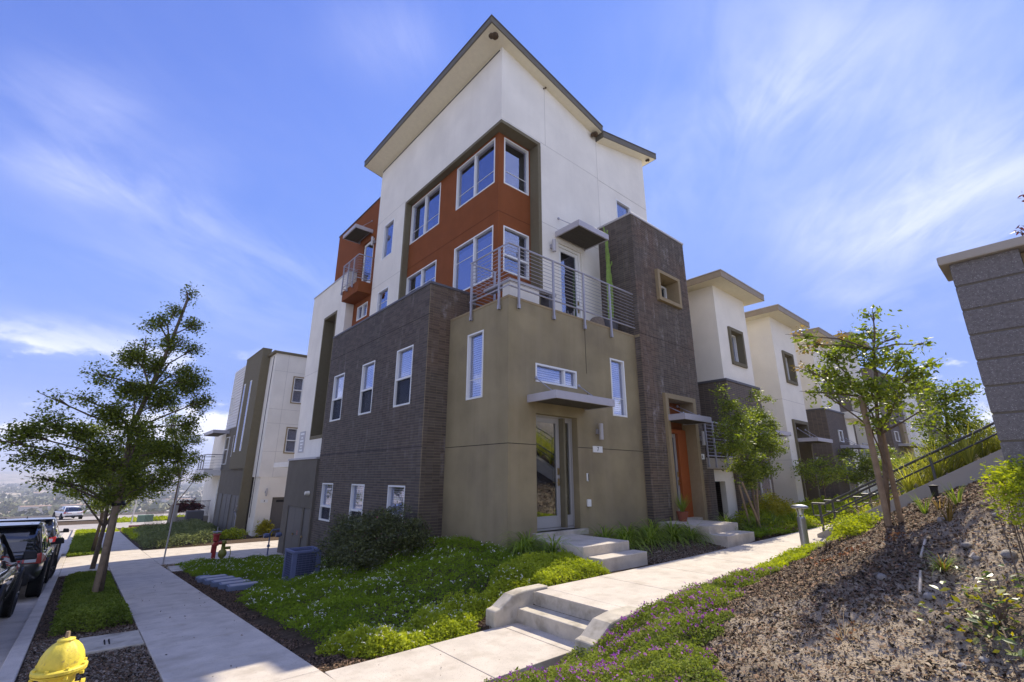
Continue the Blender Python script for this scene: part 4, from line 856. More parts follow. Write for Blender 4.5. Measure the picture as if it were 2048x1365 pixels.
tag(obj('wire_basket', mb, M['coping']), label='small wire basket on the balcony floor by the glass door', cat='basket')

# ------------------------------------------------------------------ the row of townhouses beyond
def eave(par, x0, x1, y0, y1, z, m='fasc2', t=.24):
    mb = MB(); mb.box(x0, x1, y0, y1, z, z + t); o = obj('roof', mb, M[m], par)
    s = MB(); s.box(x0 + .03, x1 - .03, y0 + .03, y1 - .03, z - .012, z + .01); obj('soffit', s, M['soffit'], o)
    d = MB(); d.box(x0 - .02, x1 + .02, y0 - .02, y1, z + t, z + t + .03); obj('drip_edge', d, M['coping'], o)
def deep_window(par, x0, x1, z0, z1, Y, m='olive'):
    mb = MB(); w = .13
    mb.box(x0, x0 + w, Y - .07, Y + .28, z0, z1); mb.box(x1 - w, x1, Y - .07, Y + .28, z0, z1); mb.box(x0 + w, x1 - w, Y - .07, Y + .28, z0, z0 + w); mb.box(x0 + w, x1 - w, Y - .07, Y + .28, z1 - w, z1)
    obj('window_surround', mb, M[m], par, bev=.004)
    window(par, 'y', Y + .20, x0 + w, x1 - w, z0 + w, z1 - w, mull=((x0 + x1) / 2,), fw=.06)
def tower(x0, x1, label, Y=7.4, brick=True, z0=0.0, zt=8.6, yb=9.4):
    t = tag(empty('townhouse'), label=label, cat='townhouse', group='townhouses in the receding row')
    dz = z0; bt = 4.93 + dz
    wx0, wx1 = x0 + (x1 - x0) * .31, x0 + (x1 - x0) * .77
    lo = bt if brick else -.3
    dh = [] if brick else [(x0 + .82, x0 + 2.35, .45 + dz, 3.85 + dz)]
    wall('wall', 'y', Y, x0, x1, lo, zt, [(wx0 + .1, wx1 - .1, 5.75 + dz, 7.0 + dz)] + dh, M['cream'], t, th=.3); wall('wall', 'x', x0, Y + .301, yb, lo, zt, [], M['cream'], t, th=.3)
    mb = MB(); mb.box(x1 - .3, x1, Y + .3, yb + .2, lo, zt); obj('wall', mb, M['cream'], t)
    deep_window(t, wx0, wx1, 5.63 + dz, 7.11 + dz, Y)
    eave(t, x0 - .55, x1 + .62, Y - .62, yb + 1.5, zt)
    if brick:
        mb = MB(); mb.box(x0 - .08, x1 + .10, Y - .1, Y + .18, -.3, bt - .06); mb.box(x0 - .08, x0 + .2, Y + .18, yb, -.3, bt - .06); mb.box(x1 - .18, x1 + .1, Y + .18, yb, -.3, bt - .06); obj('brick_wall', mb, M['brickfar'], t)
        mb = MB(); mb.box(x0 - .11, x1 + .13, Y - .13, Y + .28, bt - .06, bt + .02); mb.box(x0 - .11, x0 + .25, Y + .28, yb, bt - .06, bt + .02); obj('coping', mb, M['copingdark'], t)
        window(t, 'y', Y - .1, x0 + 1.35, x0 + 1.95, 3.35 + dz, 3.95 + dz, d=.0, name='window')
        mb = MB(); mb.box(x0 + 1.55, x0 + 2.5, Y - .125, Y - .1, .45 + dz, 2.8 + dz); o = obj('door', mb, M['doorgrey'], t); mb = MB(); mb.box(x0 + 1.68, x0 + 2.37, Y - .13, Y - .126, .7 + dz, 2.65 + dz); obj('pane', mb, M['glass'], o)
        canopy(t, 'y', Y - .1, x0 + 1.3, x0 + 2.85, .85, 3.02 + dz, 3.17 + dz, rods=(x0 + 1.6, x0 + 2.5), rodtop=.4)
        sconce(t, 'y', Y - .1, x0 + 2.62, 2.2 + dz, 2.55 + dz, .045); text_plate(t, 'y', Y - .1, x0 + .5, x0 + .75, 2.0 + dz, 2.15 + dz, '')
    else:
        joint(t, 'y', Y, x0, x1, 4.80 + dz, 4.80 + dz, 'jointw'); joint(t, 'x', x0, Y, yb, 4.80 + dz, 4.80 + dz, 'jointw'); joint(t, 'y', Y, x0, x0 + .72, 2.25 + dz, 2.25 + dz, 'jointw'); joint(t, 'x', x0, Y, yb, 2.25 + dz, 2.25 + dz, 'jointw')
        a, b = x0 + .70, x0 + 2.47
        mb = MB(); mb.box(a, a + .14, Y - .08, Y + .6, .2, 3.98 + dz); mb.box(b - .14, b, Y - .08, Y + .6, .2, 3.98 + dz); mb.box(a + .14, b - .14, Y - .08, Y + .6, 3.84 + dz, 3.98 + dz); obj('door_surround', mb, M['olive'], t, bev=.004)
        mb = MB(); mb.box(a + .14, b - .14, Y + .55, Y + .6, 2.85 + dz, 3.84 + dz); obj('transom_panel', mb, M['red'], t)
        mb = MB(); mb.box(a + 1.05, b - .14, Y + .5, Y + .6, .45, 2.85 + dz); obj('door_frame', mb, M['orange'], t)
        mb = MB(); mb.box(a + .14, a + 1.05, Y + .53, Y + .6, .45, 2.85 + dz); o = obj('door', mb, M['doorgrey'], t); mb = MB(); mb.box(a + .28, a + .9, Y + .52, Y + .529, .75, 2.7 + dz); obj('pane', mb, M['glass'], o)
        window(t, 'y', Y + .5, a + .45, a + 1.0, 3.15 + dz, 3.70 + dz, room=False, fw=.06, d=.03)
        canopy(t, 'y', Y, a + .1, b + .25, .85, 3.02 + dz, 3.17 + dz, rods=(a + .5, b - .3), rodtop=.45)
        sconce(t, 'y', Y, b + .22, 2.05 + dz, 2.45 + dz, .05)
    # infill towards the next house: recessed body and low link
    mb = MB(); mb.box(x0 + .3, x1 + 2.6, yb, yb + 9, -.3, zt - .3); obj('rear_body', mb, M['cream'], t)
    return t
tower(16.50, 19.15, 'white townhouse tower over dark brick, first beyond the tall brick tower')
tower(21.80, 24.52, 'all-white townhouse tower with olive-framed red doorway, second beyond the brick tower', brick=False, zt=8.57)
tower(27.10, 30.0, 'white townhouse tower with dark brick base, third beyond the brick tower, behind the staked tree', zt=8.65, z0=-.05)
# far end: lower brick houses with terraces, flat dark blocks
def simple(label, parts, cat='townhouse', group='townhouses in the receding row'):
    t = tag(empty('townhouse'), label=label, cat=cat, group=group)
    for nm, mt, bx in parts: mb = MB(); mb.box(*bx); obj(nm, mb, M[mt], t)
    return t
t4 = simple('brick and cream townhouse with two railed balconies, fourth beyond the brick tower', [
    ('post', 'cream', (30.25, 31.45, 7.3, 7.7, .2, 4.62)), ('balcony_slab', 'cream', (30.2, 34.2, 6.9, 9.4, 4.62, 4.98)), ('wall', 'brickfar', (31.5, 39.2, 9.0, 9.3, -.2, 7.4)), ('wall', 'white', (31.5, 34.9, 9.35, 16, 7.4, 9.6)),
    ('balcony_slab', 'white', (31.5, 38.9, 7.0, 9.0, 1.7, 2.25)), ('wall', 'cream', (31.6, 38.8, 7.3, 9.0, .1, 1.7)), ('roof', 'fasc2', (33.7, 37.6, 6.9, 14, 9.95, 10.2)), ('wall', 'white', (34.4, 37.2, 7.6, 14, 7.4, 9.95)), ('wall', 'white', (39.2, 41.0, 8.2, 14, -.2, 7.0))])
railing(t4, [(30.3, 6.95), (34.1, 6.95)], 5.05, 5.95, [(30.4, 6.95), (32.2, 6.95), (34, 6.95)], nbar=8, foot=.2, matn='copingdark'); railing(t4, [(31.55, 7.05), (38.9, 7.05)], 2.35, 3.35, [(31.6, 7.05), (34, 7.05), (36.5, 7.05), (38.8, 7.05)], nbar=8, foot=.2)
window(t4, 'y', 7.6, 35.0, 36.4, 8.2, 9.3, mull=(35.7,), room=False, d=.03)
t5 = simple('brick townhouse with grey canopy and white plate, fifth beyond the brick tower', [
    ('brick_wall', 'brickfar', (41.0, 46.3, 7.4, 12, -.2, 5.5)), ('coping', 'copingdark', (40.95, 46.35, 7.35, 12.05, 5.5, 5.6)), ('wall', 'tan_trim', (43.9, 45.0, 7.2, 7.42, 1, 5.4)), ('wall', 'white', (41.2, 47, 9.8, 15, 5.5, 8.2))])
window(t5, 'y', 7.4, 41.8, 42.9, 4.0, 4.7, d=.0, room=False); canopy(t5, 'y', 7.4, 42.3, 46.0, .9, 3.68, 3.85); text_plate(t5, 'y', 7.4, 45.4, 46.2, 4.2, 5.2, '5', name='sign_plate', size=.6)
t6 = simple('cream townhouse with an open railed roof terrace, near the far end of the row', [
    ('wall', 'white', (46.8, 55.0, 7.4, 14, -.2, 5.85)), ('wall', 'white', (49.2, 50.3, 9.5, 14, 5.85, 9.2)), ('brick_wall', 'brickfar', (50.3, 60.0, 9.5, 20, 5.85, 10.9)), ('roof', 'copingdark', (50.2, 60.1, 9.4, 20.1, 10.9, 11.0)), ('wall', 'brickfar', (55.0, 58.5, 7.6, 12, -.2, 5.2)), ('wall', 'cream', (46.0, 46.78, 7.2, 7.9, 1, 5.1))])
railing(t6, [(46.9, 7.45), (54.9, 7.45)], 5.95, 6.95, [(47, 7.45), (49.6, 7.45), (52.3, 7.45), (54.8, 7.45)], nbar=8, foot=.1)
window(t6, 'y', 7.4, 51.0, 51.8, 3.6, 4.4, d=.0, room=False); canopy(t6, 'y', 7.4, 50.2, 54.6, .9, 3.95, 4.12); window(t6, 'y', 7.4, 53.6, 54.1, 2.4, 4.9, d=.0, room=False)
t7 = simple('white block with dark slanted-edge roof volume, farthest in the row', [
    ('wall', 'white', (60.5, 68.0, 9.4, 20, -.2, 11.3)), ('brick_wall', 'brickfar', (68.0, 84, 9.4, 20, -.2, 12.6)), ('roof', 'copingdark', (67.9, 84.5, 9.0, 20, 12.6, 12.75)), ('wall', 'cream', (58.5, 66, 7.4, 9.4, -.2, 4.9))])
canopy(t7, 'y', 7.4, 58.8, 63, .9, 4.3, 4.45); window(t7, 'y', 9.4, 62.5, 63.5, 8.5, 9.6, d=0, room=False); window(t7, 'y', 9.4, 65, 66, 8.5, 9.6, d=0, room=False)

# ------------------------------------------------------------------ house across the driveway
HB = tag(empty('townhouse'), label='white and grey three-storey house with tall olive fin, across the driveway on the left', cat='building')
XH, YH = 6.76, 28.73
bw = [(7.90, 8.44, 5.66, 7.13), (7.90, 8.47, 2.83, 4.17)]
wall('wall', 'y', YH, XH, 12, 1.48, 8.42, bw, M['white'], HB, th=.25); wall('wall', 'x', XH, YH + .251, 30.1, 1.48, 8.42, [], M['white'], HB, th=.25)
wall('wall', 'y', YH + .02, XH + .1, 12, -1.7, 1.48, [(7.62, 8.6, -1.6, .42)], M['cream'], HB, th=.25); wall('wall', 'x', XH + .1, YH + .271, 30.1, -1.7, 1.48, [], M['cream'], HB, th=.25)
for h in bw:
    mb = MB(); w = .07; mb.box(h[0] - w, h[1] + w, YH - .02, YH + .01, h[2] - w, h[2]); mb.box(h[0] - w, h[1] + w, YH - .02, YH + .01, h[3], h[3] + w); mb.box(h[0] - w, h[0], YH - .02, YH + .01, h[2], h[3]); mb.box(h[1], h[1] + w, YH - .02, YH + .01, h[2], h[3]); obj('window_trim', mb, M['tan_trim'], HB)
    window(HB, 'y', YH, *h, trans=((h[2] + h[3]) / 2,), blind='slats')
joint(HB, 'y', YH, XH, 9, 5.2, 5.2, 'jointw'); joint(HB, 'y', YH, XH, 9, 7.4, 7.4, 'jointw'); joint(HB, 'y', YH, XH, 9, 4.4, 4.4, 'jointw'); joint(HB, 'y', YH, 7.45, 7.45, 1.5, 8.4, 'jointw'); joint(HB, 'y', YH, XH, 9, 2.85, 2.85, 'jointw')
mb = MB(); mb.box(7.62, 8.6, YH + .12, YH + .16, -1.6, .42); o = obj('garage_door', mb, M['utildoor'], HB); mb = MB(); mb.box(7.85, 8.5, YH + .11, YH + .119, .16, .28); obj('pane', mb, M['black'], o)
sconce(HB, 'y', YH + .02, 7.24, .50, .90, .05); text_plate(HB, 'y', YH + .02, 7.04, 7.40, .16, .32, '4')
# downpipe cable on the side return
mb = MB(); mb.tube([(XH - .02, 29.15, 8.3), (XH - .02, 29.25, 5), (XH - .02, 29.3, -.6)], .018, 6); obj('downpipe', mb, M['copingdark'], HB)
# olive fin, upper left cladding, grey middle, dark base
mb = MB(); mb.box(6.30, 6.78, 30.1, 30.4, -1.7, 8.9); mb.box(6.30, 6.72, 30.4, 34.2, 1.95, 8.9); mb.box(6.60, 12, 28.66, 30.1, 8.42, 8.56); mb.box(6.28, 6.8, 30.1, 34.2, 8.9, 8.95); obj('fin_wall', mb, M['darkolive'] if 'darkolive' in M else M['olive'], HB)
for a, b in ((31.7, 32.0), (33.3, 33.6)):
    mb = MB(); mb.box(6.27, 6.30, a, b, 2.95, 7.2); o = obj('slot_window', mb, M['vinyl'], HB); mb = MB(); mb.box(6.262, 6.269, a + .06, b - .06, 3.0, 7.1); obj('pane', mb, M['glass'], o)
M['siding'] = mat('pale_siding', (0.70, 0.68, 0.64), .8, .2, var=.04)
mb = MB(); mb.box(6.76, 7.1, 34.2, 40, 4.75, 9.1); o = obj('wall', mb, M['siding'], HB)
for k in range(21):
    mb = MB(); z = 4.8 + k * .205; mb.hexa([(6.725, 34.2, z), (6.76, 34.2, z), (6.76, 40, z), (6.725, 40, z)], [(6.745, 34.2, z + .19), (6.76, 34.2, z + .19), (6.76, 40, z + .19), (6.745, 40, z + .19)]); obj('siding_board', mb, M['siding'], HB)
mb = MB(); mb.box(6.70, 7.1, 34.2, 39.2, 1.95, 4.74); obj('wall', mb, M['darktaupe'], HB)
mb = MB(); mb.box(6.45, 7.1, 30.4, 37.4, -1.8, 1.86); mb.box(6.42, 7.1, 30.4, 37.5, 1.86, 1.95); obj('wall', mb, M['darktaupe'], HB)
window(HB, 'x', 6.70, 35.0, 36.2, 2.75, 4.15, trans=(3.45,), d=0.0, room=False); window(HB, 'x', 6.70, 37.6, 38.9, 2.3, 4.15, trans=(3.3,), d=0.0, room=False); window(HB, 'x', 6.72, 38.8, 39.5, 5.8, 7.1, d=0.0, room=False)
for a, b in ((30.8, 31.6), (31.7, 32.5), (33.0, 34.0), (34.1, 35.1), (35.6, 36.6)):
    mb = MB(); mb.box(6.42, 6.45, a, b, -1.5, .45); obj('utility_door', mb, M['utildoor'], HB, bev=.005)
mb = MB(); mb.box(6.76, 9, 37.4, 45, -2, 1.7); mb.box(6.9, 9, 39.2, 45, 1.7, 4.9); obj('wall', mb, M['cream'], HB); window(HB, 'x', 6.76, 37.9, 39.3, -.5, 1.3, trans=(.4,), d=0.0, room=False)
mb = MB(); mb.box(5.6, 6.76, 38.4, 42.2, 1.55, 1.95); obj('balcony_slab', mb, M['siding'], HB)
railing(HB, [(6.7, 38.45), (5.62, 38.45), (5.62, 42.1), (6.7, 42.1)], 2.0, 2.95, [(5.62, 39.2), (5.62, 40.2), (5.62, 41.2)], nbar=8, foot=.1, matn='copingdark')
canopy(HB, 'x', 6.70, 38.2, 42.0, 1.0, 4.40, 4.62)
mb = MB(); mb.box(7.05, 12, 29.0, 39.9, -1.6, 8.6); mb.box(7.1, 9, 39.9, 45, -1.9, 4.8); obj('building_core', mb, M['room'], HB)
# gas pipe on its base
mb = MB(); mb.tube([(6.3, 30.3, -1.5), (6.3, 30.3, -.55), (6.3, 30.9, -.35), (6.1, 29.7, -.2), (6.1, 29.5, .0)], .03, 8); tag(obj('gas_meter', mb, M['metal']), label='grey gas pipework against the dark base of the house across the driveway', cat='pipe')
# fence, planter wall and things beyond it
fb = tag(empty('garden_fence'), label='low wall with black picket fence beyond the ground-cover bank', cat='fence')
mb = MB(); mb.box(4.3, 6.6, 40.0, 40.25, -2.2, -1.15); mb.box(4.3, 4.75, 39.9, 40.3, -2.2, -.4); obj('wall', mb, M['wallc'], fb)
for k in range(24): mb = MB(); x = 4.8 + k * .075; mb.box(x, x + .018, 40.1, 40.12, -1.15, -.15); obj('picket', mb, M['black'], fb)
mb = MB(); mb.box(4.75, 6.6, 40.09, 40.13, -.17, -.13); obj('top_rail', mb, M['black'], fb)
for k in range(14): mb = MB(); x = 3.3 + k * .075; mb.box(x, x + .018, 43.1, 43.12, -2.1, -.7); obj('picket', mb, M['black'], fb)
mb = MB(); mb.box(5.2, 6.2, 39.2, 39.9, -1.6, -.75); tag(obj('condenser_unit', mb, M['copingdark'], bev=.04), label='dark air-conditioning box by the far fence', cat='air conditioner')

# ------------------------------------------------------------------ big stair with cheek wall and handrails
bs = tag(empty('hill_steps', label='long flight of concrete steps climbing right, with grey cheek wall and dark handrails', cat='steps'))
def sz(y): return 0.10 + (4.55 - y) * .525
for (x0, x1, yl) in ((14.45, 14.72, 4.6), (21.5, 21.8, 4.8)):
    mb = MB(); A = [(yl, -.4), (yl, .14), (-5.5, sz(-5.5) + .12), (-5.5, -.4)]
    mb.add([(x0, y, z) for y, z in A] + [(x1, y, z) for y, z in A], [(0, 1, 2, 3), (7, 6, 5, 4), (0, 4, 5, 1), (1, 5, 6, 2), (2, 6, 7, 3), (3, 7, 4, 0)]); obj('cheek_wall', mb, M['wallc'], bs, bev=.01)
for k in range(34):
    y = 4.45 - k * .29; mb = MB(); mb.box(17.0, 21.5, y - .29, y, -.4, .22 + k * .152); obj('tread', mb, M['concrete'], bs, bev=.01)
def handrail(x, lead, yb, ye, nposts, zoff=.0):
    mb = MB(); r0 = sz(yb) + .80 + zoff
    mb.tube([(x, yb + lead, .86 + zoff), (x, yb + .1, .86 + zoff), (x, ye, .86 + zoff + (yb - ye) * .525)], .028, 8); h = obj('handrail', mb, M['railp'], bs)
    m2 = MB(); m2.tube([(x, yb + lead, .86 + zoff), (x, yb + lead, .56 + zoff), (x, yb + .2, .56 + zoff), (x, ye, .56 + zoff + (yb + .2 - ye) * .525)], .02, 8); obj('lower_rail', m2, M['railp'], h)
    for k in range(nposts):
        y = yb + lead * .6 - k * 2.45; zt = .86 + zoff + max(0, (yb - y)) * .525; m3 = MB(); m3.box(x - .025, x + .025, y - .025, y + .025, zt - .92, zt - .02); obj('post', m3, M['railp'], h)
M['railp'] = mat('dark_rail_paint', (0.07, 0.07, 0.07), .45, .5, metal=.3)
handrail(14.60, .42, 4.22, -4, 4, .03); handrail(16.2, .5, 4.32, -4, 4, .05); handrail(19.0, .5, 4.45, -4, 4, .08); handrail(21.3, .6, 4.5, -4, 4, .12)

# ------------------------------------------------------------------ block pillar
pl = tag(empty('block_pillar', label='dark split-aggregate block pillar with tan cap, cut off by the right edge', cat='pillar'))
M['aggr'] = mat('ground_face_block', (0.19, 0.175, 0.165), .9, .25, var=.22, vscale=45, bump=.010, bscale=130, streak=.3, streak_col=(.28,.26,.24), speck=((0.34, 0.33, 0.31), 210, .84))
M['aggr2'] = M['aggr']
zc = 3.232
for k in range(8):
    top = zc - k * .2045; mb = MB(); mb.box(5.0, 5.39, -.11, .285, top - .190, top); o = obj('block', mb, M['aggr'], pl, bev=.006)
mb = MB(); mb.box(5.008, 5.382, -.102, .277, zc - 8 * .2045, zc - .004); obj('mortar_core', mb, M['darktaupe'], pl)
mb = MB(); mb.box(5.0, 5.39, -.11, .285, .7, zc - 8 * .2045 - .003); obj('footing', mb, M['wallc'], pl)
mb = MB(); mb.box(4.955, 5.46, -.9, .345, zc, zc + .075); obj('cap', mb, M['wallc'], pl, bev=.01)
pw = tag(empty('retaining_wall', label='tan capped wall running off behind the block pillar at the right edge', cat='wall'))
mb = MB(); mb.box(5.1, 5.36, -3.0, -.115, 1.2, zc - .01); obj('wall', mb, M['tan_trim'], pw); mb = MB(); mb.box(4.96, 5.45, -3.05, -.905, zc, zc + .07); obj('cap', mb, M['wallc'], pw)

# ------------------------------------------------------------------ vegetation
def tree(name, label, cat, base, trunk_pts, r0, blobs, n, size, leafm, group=None, per=60, rad=.14, zr=.6, stakes=(), bend=.3, branch_r=.022, up=.3, extra=None, trunkm='bark'):
    t = tag(empty(name), label=label, cat=cat, group=group)
    mb = MB(); K = len(trunk_pts); mb.tube(trunk_pts, [r0 * (1 - .62 * i / (K - 1)) for i in range(K)], 8); tk = obj('trunk', mb, M[trunkm], t, smooth=True)
    lb = MB(); P = [Vector(p) for p in trunk_pts]
    for b in blobs:
        c = Vector(b[:3]); cand = [p for p in P if p.z < c.z + .15] or P[:1]; s = max(cand, key=lambda p: p.z - .8 * (p - c).length); s = min(P[1:], key=lambda p: (p - c).length + (3 if p.z > c.z - .05 else 0))
        mid = (s + c) / 2 + Vector((random.uniform(-1, 1), random.uniform(-1, 1), random.uniform(0, 1))) * bend * .3
        lb.tube([s, mid, c, c + (c - mid) * .5], [branch_r, branch_r * .75, branch_r * .45, branch_r * .15], 5)
        for q in range(6):
            d = Vector(unit(rng.normal(size=(1, 3)))[0]); e = c + Vector((d.x * b[3], d.y * b[4], abs(d.z) * b[5])) * .95
            lb.tube([mid.lerp(c, .6), (c + e) / 2, e], [branch_r * .4, branch_r * .28, branch_r * .1], 4)
    obj('branches', lb, M[trunkm], tk)
    P_ = clump_pts(blobs, n, per, rad, zr); v, f = leaf_arrays(P_, size, up=up, droop=.15); np_mesh('crown', v, f, LF[leafm], t, tint=np.repeat(rng.random(max(1, n // 12)), 12)[:n] if n % 12 == 0 else rng.random(n))
    for (p, q, r) in stakes: s = MB(); s.tube([p, q], r, 9); obj('stake', s, M['stake'], t)
    if extra: extra(t)
    return t
def tie(pts, r=.016):
    def f(t): mb = MB(); mb.tube(pts, r, 6); obj('tie', mb, M['black'], t)
    return f
# camera-facing helper: a point seen at picture position (px, py) standing at street distance y
FPX = 927.47; R3 = np.array(Rv); U3 = np.array(Uv); F3 = np.array(Fv)
def at(px, py, y=None, x=None):
    d = F3 + R3 * (px - 1024) / FPX - U3 * (py - 682.5) / FPX
    t = y / d[1] if y is not None else x / d[0]; p = d * t; return (float(p[0]), float(p[1]), float(p[2] + 1.55))
# street tree
bl = []
for px, py, r, y in ((378, 590, 22, 14.6), (352, 622, 26, 14.5), (388, 650, 22, 14.4), (318, 650, 32, 14.2), (350, 690, 34, 14.4), (385, 700, 22, 14.6), (262, 712, 42, 13.9), (312, 735, 44, 14.3), (205, 752, 40, 13.6), (378, 765, 44, 14.4), (265, 780, 48, 14.0),
                     (325, 800, 52, 14.2), (398, 805, 30, 14.6), (225, 830, 48, 13.7), (375, 850, 36, 14.5), (280, 862, 56, 13.5), (160, 868, 44, 13.3), (335, 900, 50, 13.9), (110, 800, 26, 13.2), (98, 850, 44, 13.0), (50, 870, 40, 12.7), (18, 885, 26, 12.5), (205, 905, 52, 13.4), (120, 915, 40, 13.0),
                     (260, 945, 56, 13.4), (180, 950, 44, 13.2), (320, 960, 42, 13.8), (60, 912, 34, 12.8), (130, 968, 30, 13.1), (225, 990, 36, 13.5), (375, 740, 30, 14.5), (170, 800, 26, 13.5), (90, 960, 20, 12.9), (290, 690, 22, 14.1), (362, 925, 26, 14.2)):
    c = at(px, py, y=y); w = np.dot(np.array(c) - [0, 0, 1.55], F3); s = r * w / FPX * .58; bl.append((*c, s, s * 1.1, s * .85))
tb = (0.53, 13.68, g1(.53, 13.68) - .05); tp = [tb, (.50, 13.7, .0), (.50, 13.8, .9), (.52, 13.9, 1.6), at(262, 860, y=14), at(300, 780, y=14.2), at(340, 690, y=14.4), at(375, 600, y=14.6)]
def guard(t):
    mb = MB(); mb.tube([(.42, 13.55, .95), (.62, 13.55, .95), (.62, 13.85, .97), (.40, 13.85, .97), (.42, 13.55, .95)], .028, 6); obj('tie', mb, M['black'], t)
tree('street_tree', 'large leafy street tree leaning over the parking strip, tied to a stout stake', 'tree', tb, tp, .082, bl, 42000, .056, 'tree', group='trees along the parking strip', per=60, rad=.095, zr=.85, bend=.5, branch_r=.026,
     stakes=(((.46, 13.55, tb[2]), (.52, 13.62, 1.75), .055),), extra=guard)
def strip_tree(x, y, h, label, n, k):
    z = g1(x, y); b2 = [(x + random.uniform(-.9, .9), y + random.uniform(-1, 1), z + h * random.uniform(.5, 1), random.uniform(.4, .8), random.uniform(.4, .8), random.uniform(.3, .5)) for _ in range(k)]
    tree('street_tree', label, 'tree', (x, y, z), [(x, y, z - .1), (x + .05, y, z + h * .3), (x - .02, y + .05, z + h * .6), (x, y, z + h * .95)], .07, b2, n, .08, 'tree', group='trees along the parking strip', stakes=(((x + .22, y, z), (x + .2, y, z + 1.7), .035),), branch_r=.03)
strip_tree(.50, 20.3, 4.2, 'second street tree beyond the large one, thin dark trunk at the driveway edge', 12000, 12)
strip_tree(.55, 27.5, 3.9, 'farthest street tree in the strip, with a single wooden stake', 9600, 10)
# young tree behind the metal pole
x, y = 3.2, 29.5; z = g1(x, y); b2 = [(*at(px, py, y=yy_), .50 * s, .5 * s, .34 * s) for px, py, yy_, s in ((345, 905, 29.5, 1), (375, 880, 29.8, 1.1), (350, 865, 29.2, .9), (330, 940, 29.4, .9), (385, 915, 30, 1), (362, 940, 29.8, 1), (340, 840, 29.4, .8), (393, 955, 30, .7), (350, 820, 29.3, .5))]
tree('young_tree', 'slender young tree on the bank behind the thin metal pole', 'tree', (x, y, z), [(3.35, y, z - .1), (3.3, y, z + 1.6), (3.3, y, z + 3.0), at(345, 835, y=29.4)], .05, b2, 7200, .085, 'tree', group=None, branch_r=.025)
mb = MB(); mb.tube([(2.16, 19.2, g1(2.16, 19.2) - .1), (2.20, 19.2, 1.9)], .022, 8); tag(obj('metal_pole', mb, M['coping']), label='thin grey metal pole at the inner edge of the pavement by the driveway', cat='pole')

# staked crape myrtle on the slope
bl = []
for px, py, r, x in ((1746, 632, 16, 7.3), (1735, 665, 22, 7.4), (1625, 690, 26, 7.1), (1605, 672, 12, 7.0), (1660, 715, 34, 7.2), (1612, 742, 20, 7.0), (1700, 690, 30, 7.5), (1745, 715, 44, 7.4), (1800, 715, 30, 7.6), (1845, 690, 14, 7.8), (1820, 745, 38, 7.7), (1862, 730, 18, 7.9), (1690, 765, 44, 7.2), (1745, 775, 46, 7.1), (1795, 790, 34, 7.5),
                     (1665, 800, 22, 7.1), (1835, 780, 28, 7.8), (1785, 815, 30, 7.6), (1630, 785, 18, 7.0), (1748, 840, 26, 7.2), (1650, 745, 24, 7.2), (1780, 680, 24, 7.5), (1742, 862, 12, 7.2), (1722, 800, 20, 7.3), (1845, 820, 12, 7.8)):
    c = at(px, py, x=x); w = np.dot(np.array(c) - [0, 0, 1.55], F3); s = r * w / FPX; bl.append((*c, s, s, s * .8))
z0 = float(mz(7.35, 1.5)); S1 = at(1778, 1052, x=7.25); S2 = at(1802, 1042, x=7.75)
tr = [(7.6, 1.62, float(mz(7.6, 1.62)) - .05), at(1770, 930, x=7.6), at(1758, 870, x=7.55), at(1752, 800, x=7.5), at(1748, 700, x=7.4)]
def tie2(t): mb = MB(); a = at(1728, 826, x=7.2); b = at(1748, 815, x=7.4); mb.tube([a, at(1738, 826, x=7.25), b], .014, 6); obj('tie', mb, M['black'], t)
tree('crape_myrtle', 'young crape myrtle held by two wooden stakes on the mulch slope', 'tree', tr[0], tr, .035, [(*q[:3], q[3] * .75, q[4] * .75, q[5] * .75) for q in bl], 4600, .056, 'crape', per=20, rad=.065, bend=.15, branch_r=.014,
     stakes=((S1, at(1722, 792, x=7.1), .033), (S2, at(1758, 838, x=7.6), .030)), extra=tie2)
bl2 = [(*at(px, py, x=7.2), .07, .07, .06) for px, py in ((1600, 668), (1612, 700), (1606, 735), (1760, 608), (1640, 690), (1690, 672))]
P_ = clump_pts(bl2, 160, 20, .05); v, f = leaf_arrays(P_, .05); np_mesh('young_leaves', v, f, LF['crapered'], bpy.data.objects['crape_myrtle'], tint=rng.random(len(P_)))
# crape myrtle by door 6, shaped crown
bl = [(*at(px, py, y=yy_), r, r, r * .9) for px, py, r, yy_ in ((1440, 785, .16, 6.0), (1458, 815, .28, 6.05), (1505, 790, .20, 6.0), (1532, 800, .16, 6.0), (1478, 845, .45, 6.0), (1515, 835, .40, 6.1), (1540, 855, .30, 6.0), (1470, 885, .50, 5.9), (1515, 885, .55, 6.1), (1545, 900, .32, 6.0), (1490, 930, .45, 6.0), (1525, 935, .40, 6.1), (1500, 965, .25, 6.0), (1448, 855, .22, 5.95))]
zb_ = g1(14.3, 6.0); tr = [(14.35, 6.0, zb_ - .05), at(1508, 1000, y=6.0), at(1500, 950, y=6.0), at(1490, 890, y=6.0), at(1480, 830, y=6.0)]
tree('crape_myrtle', 'full round crape myrtle on three stakes right of door 6', 'tree', tr[0], tr, .045, bl, 19200, .062, 'crape', per=30, rad=.085, branch_r=.02, stakes=(((14.2, 5.85, zb_), at(1484, 965, y=5.9), .03), ((14.6, 6.1, zb_), at(1512, 965, y=6.1), .035), ((14.0, 6.05, zb_), at(1478, 970, y=6.1), .03)))
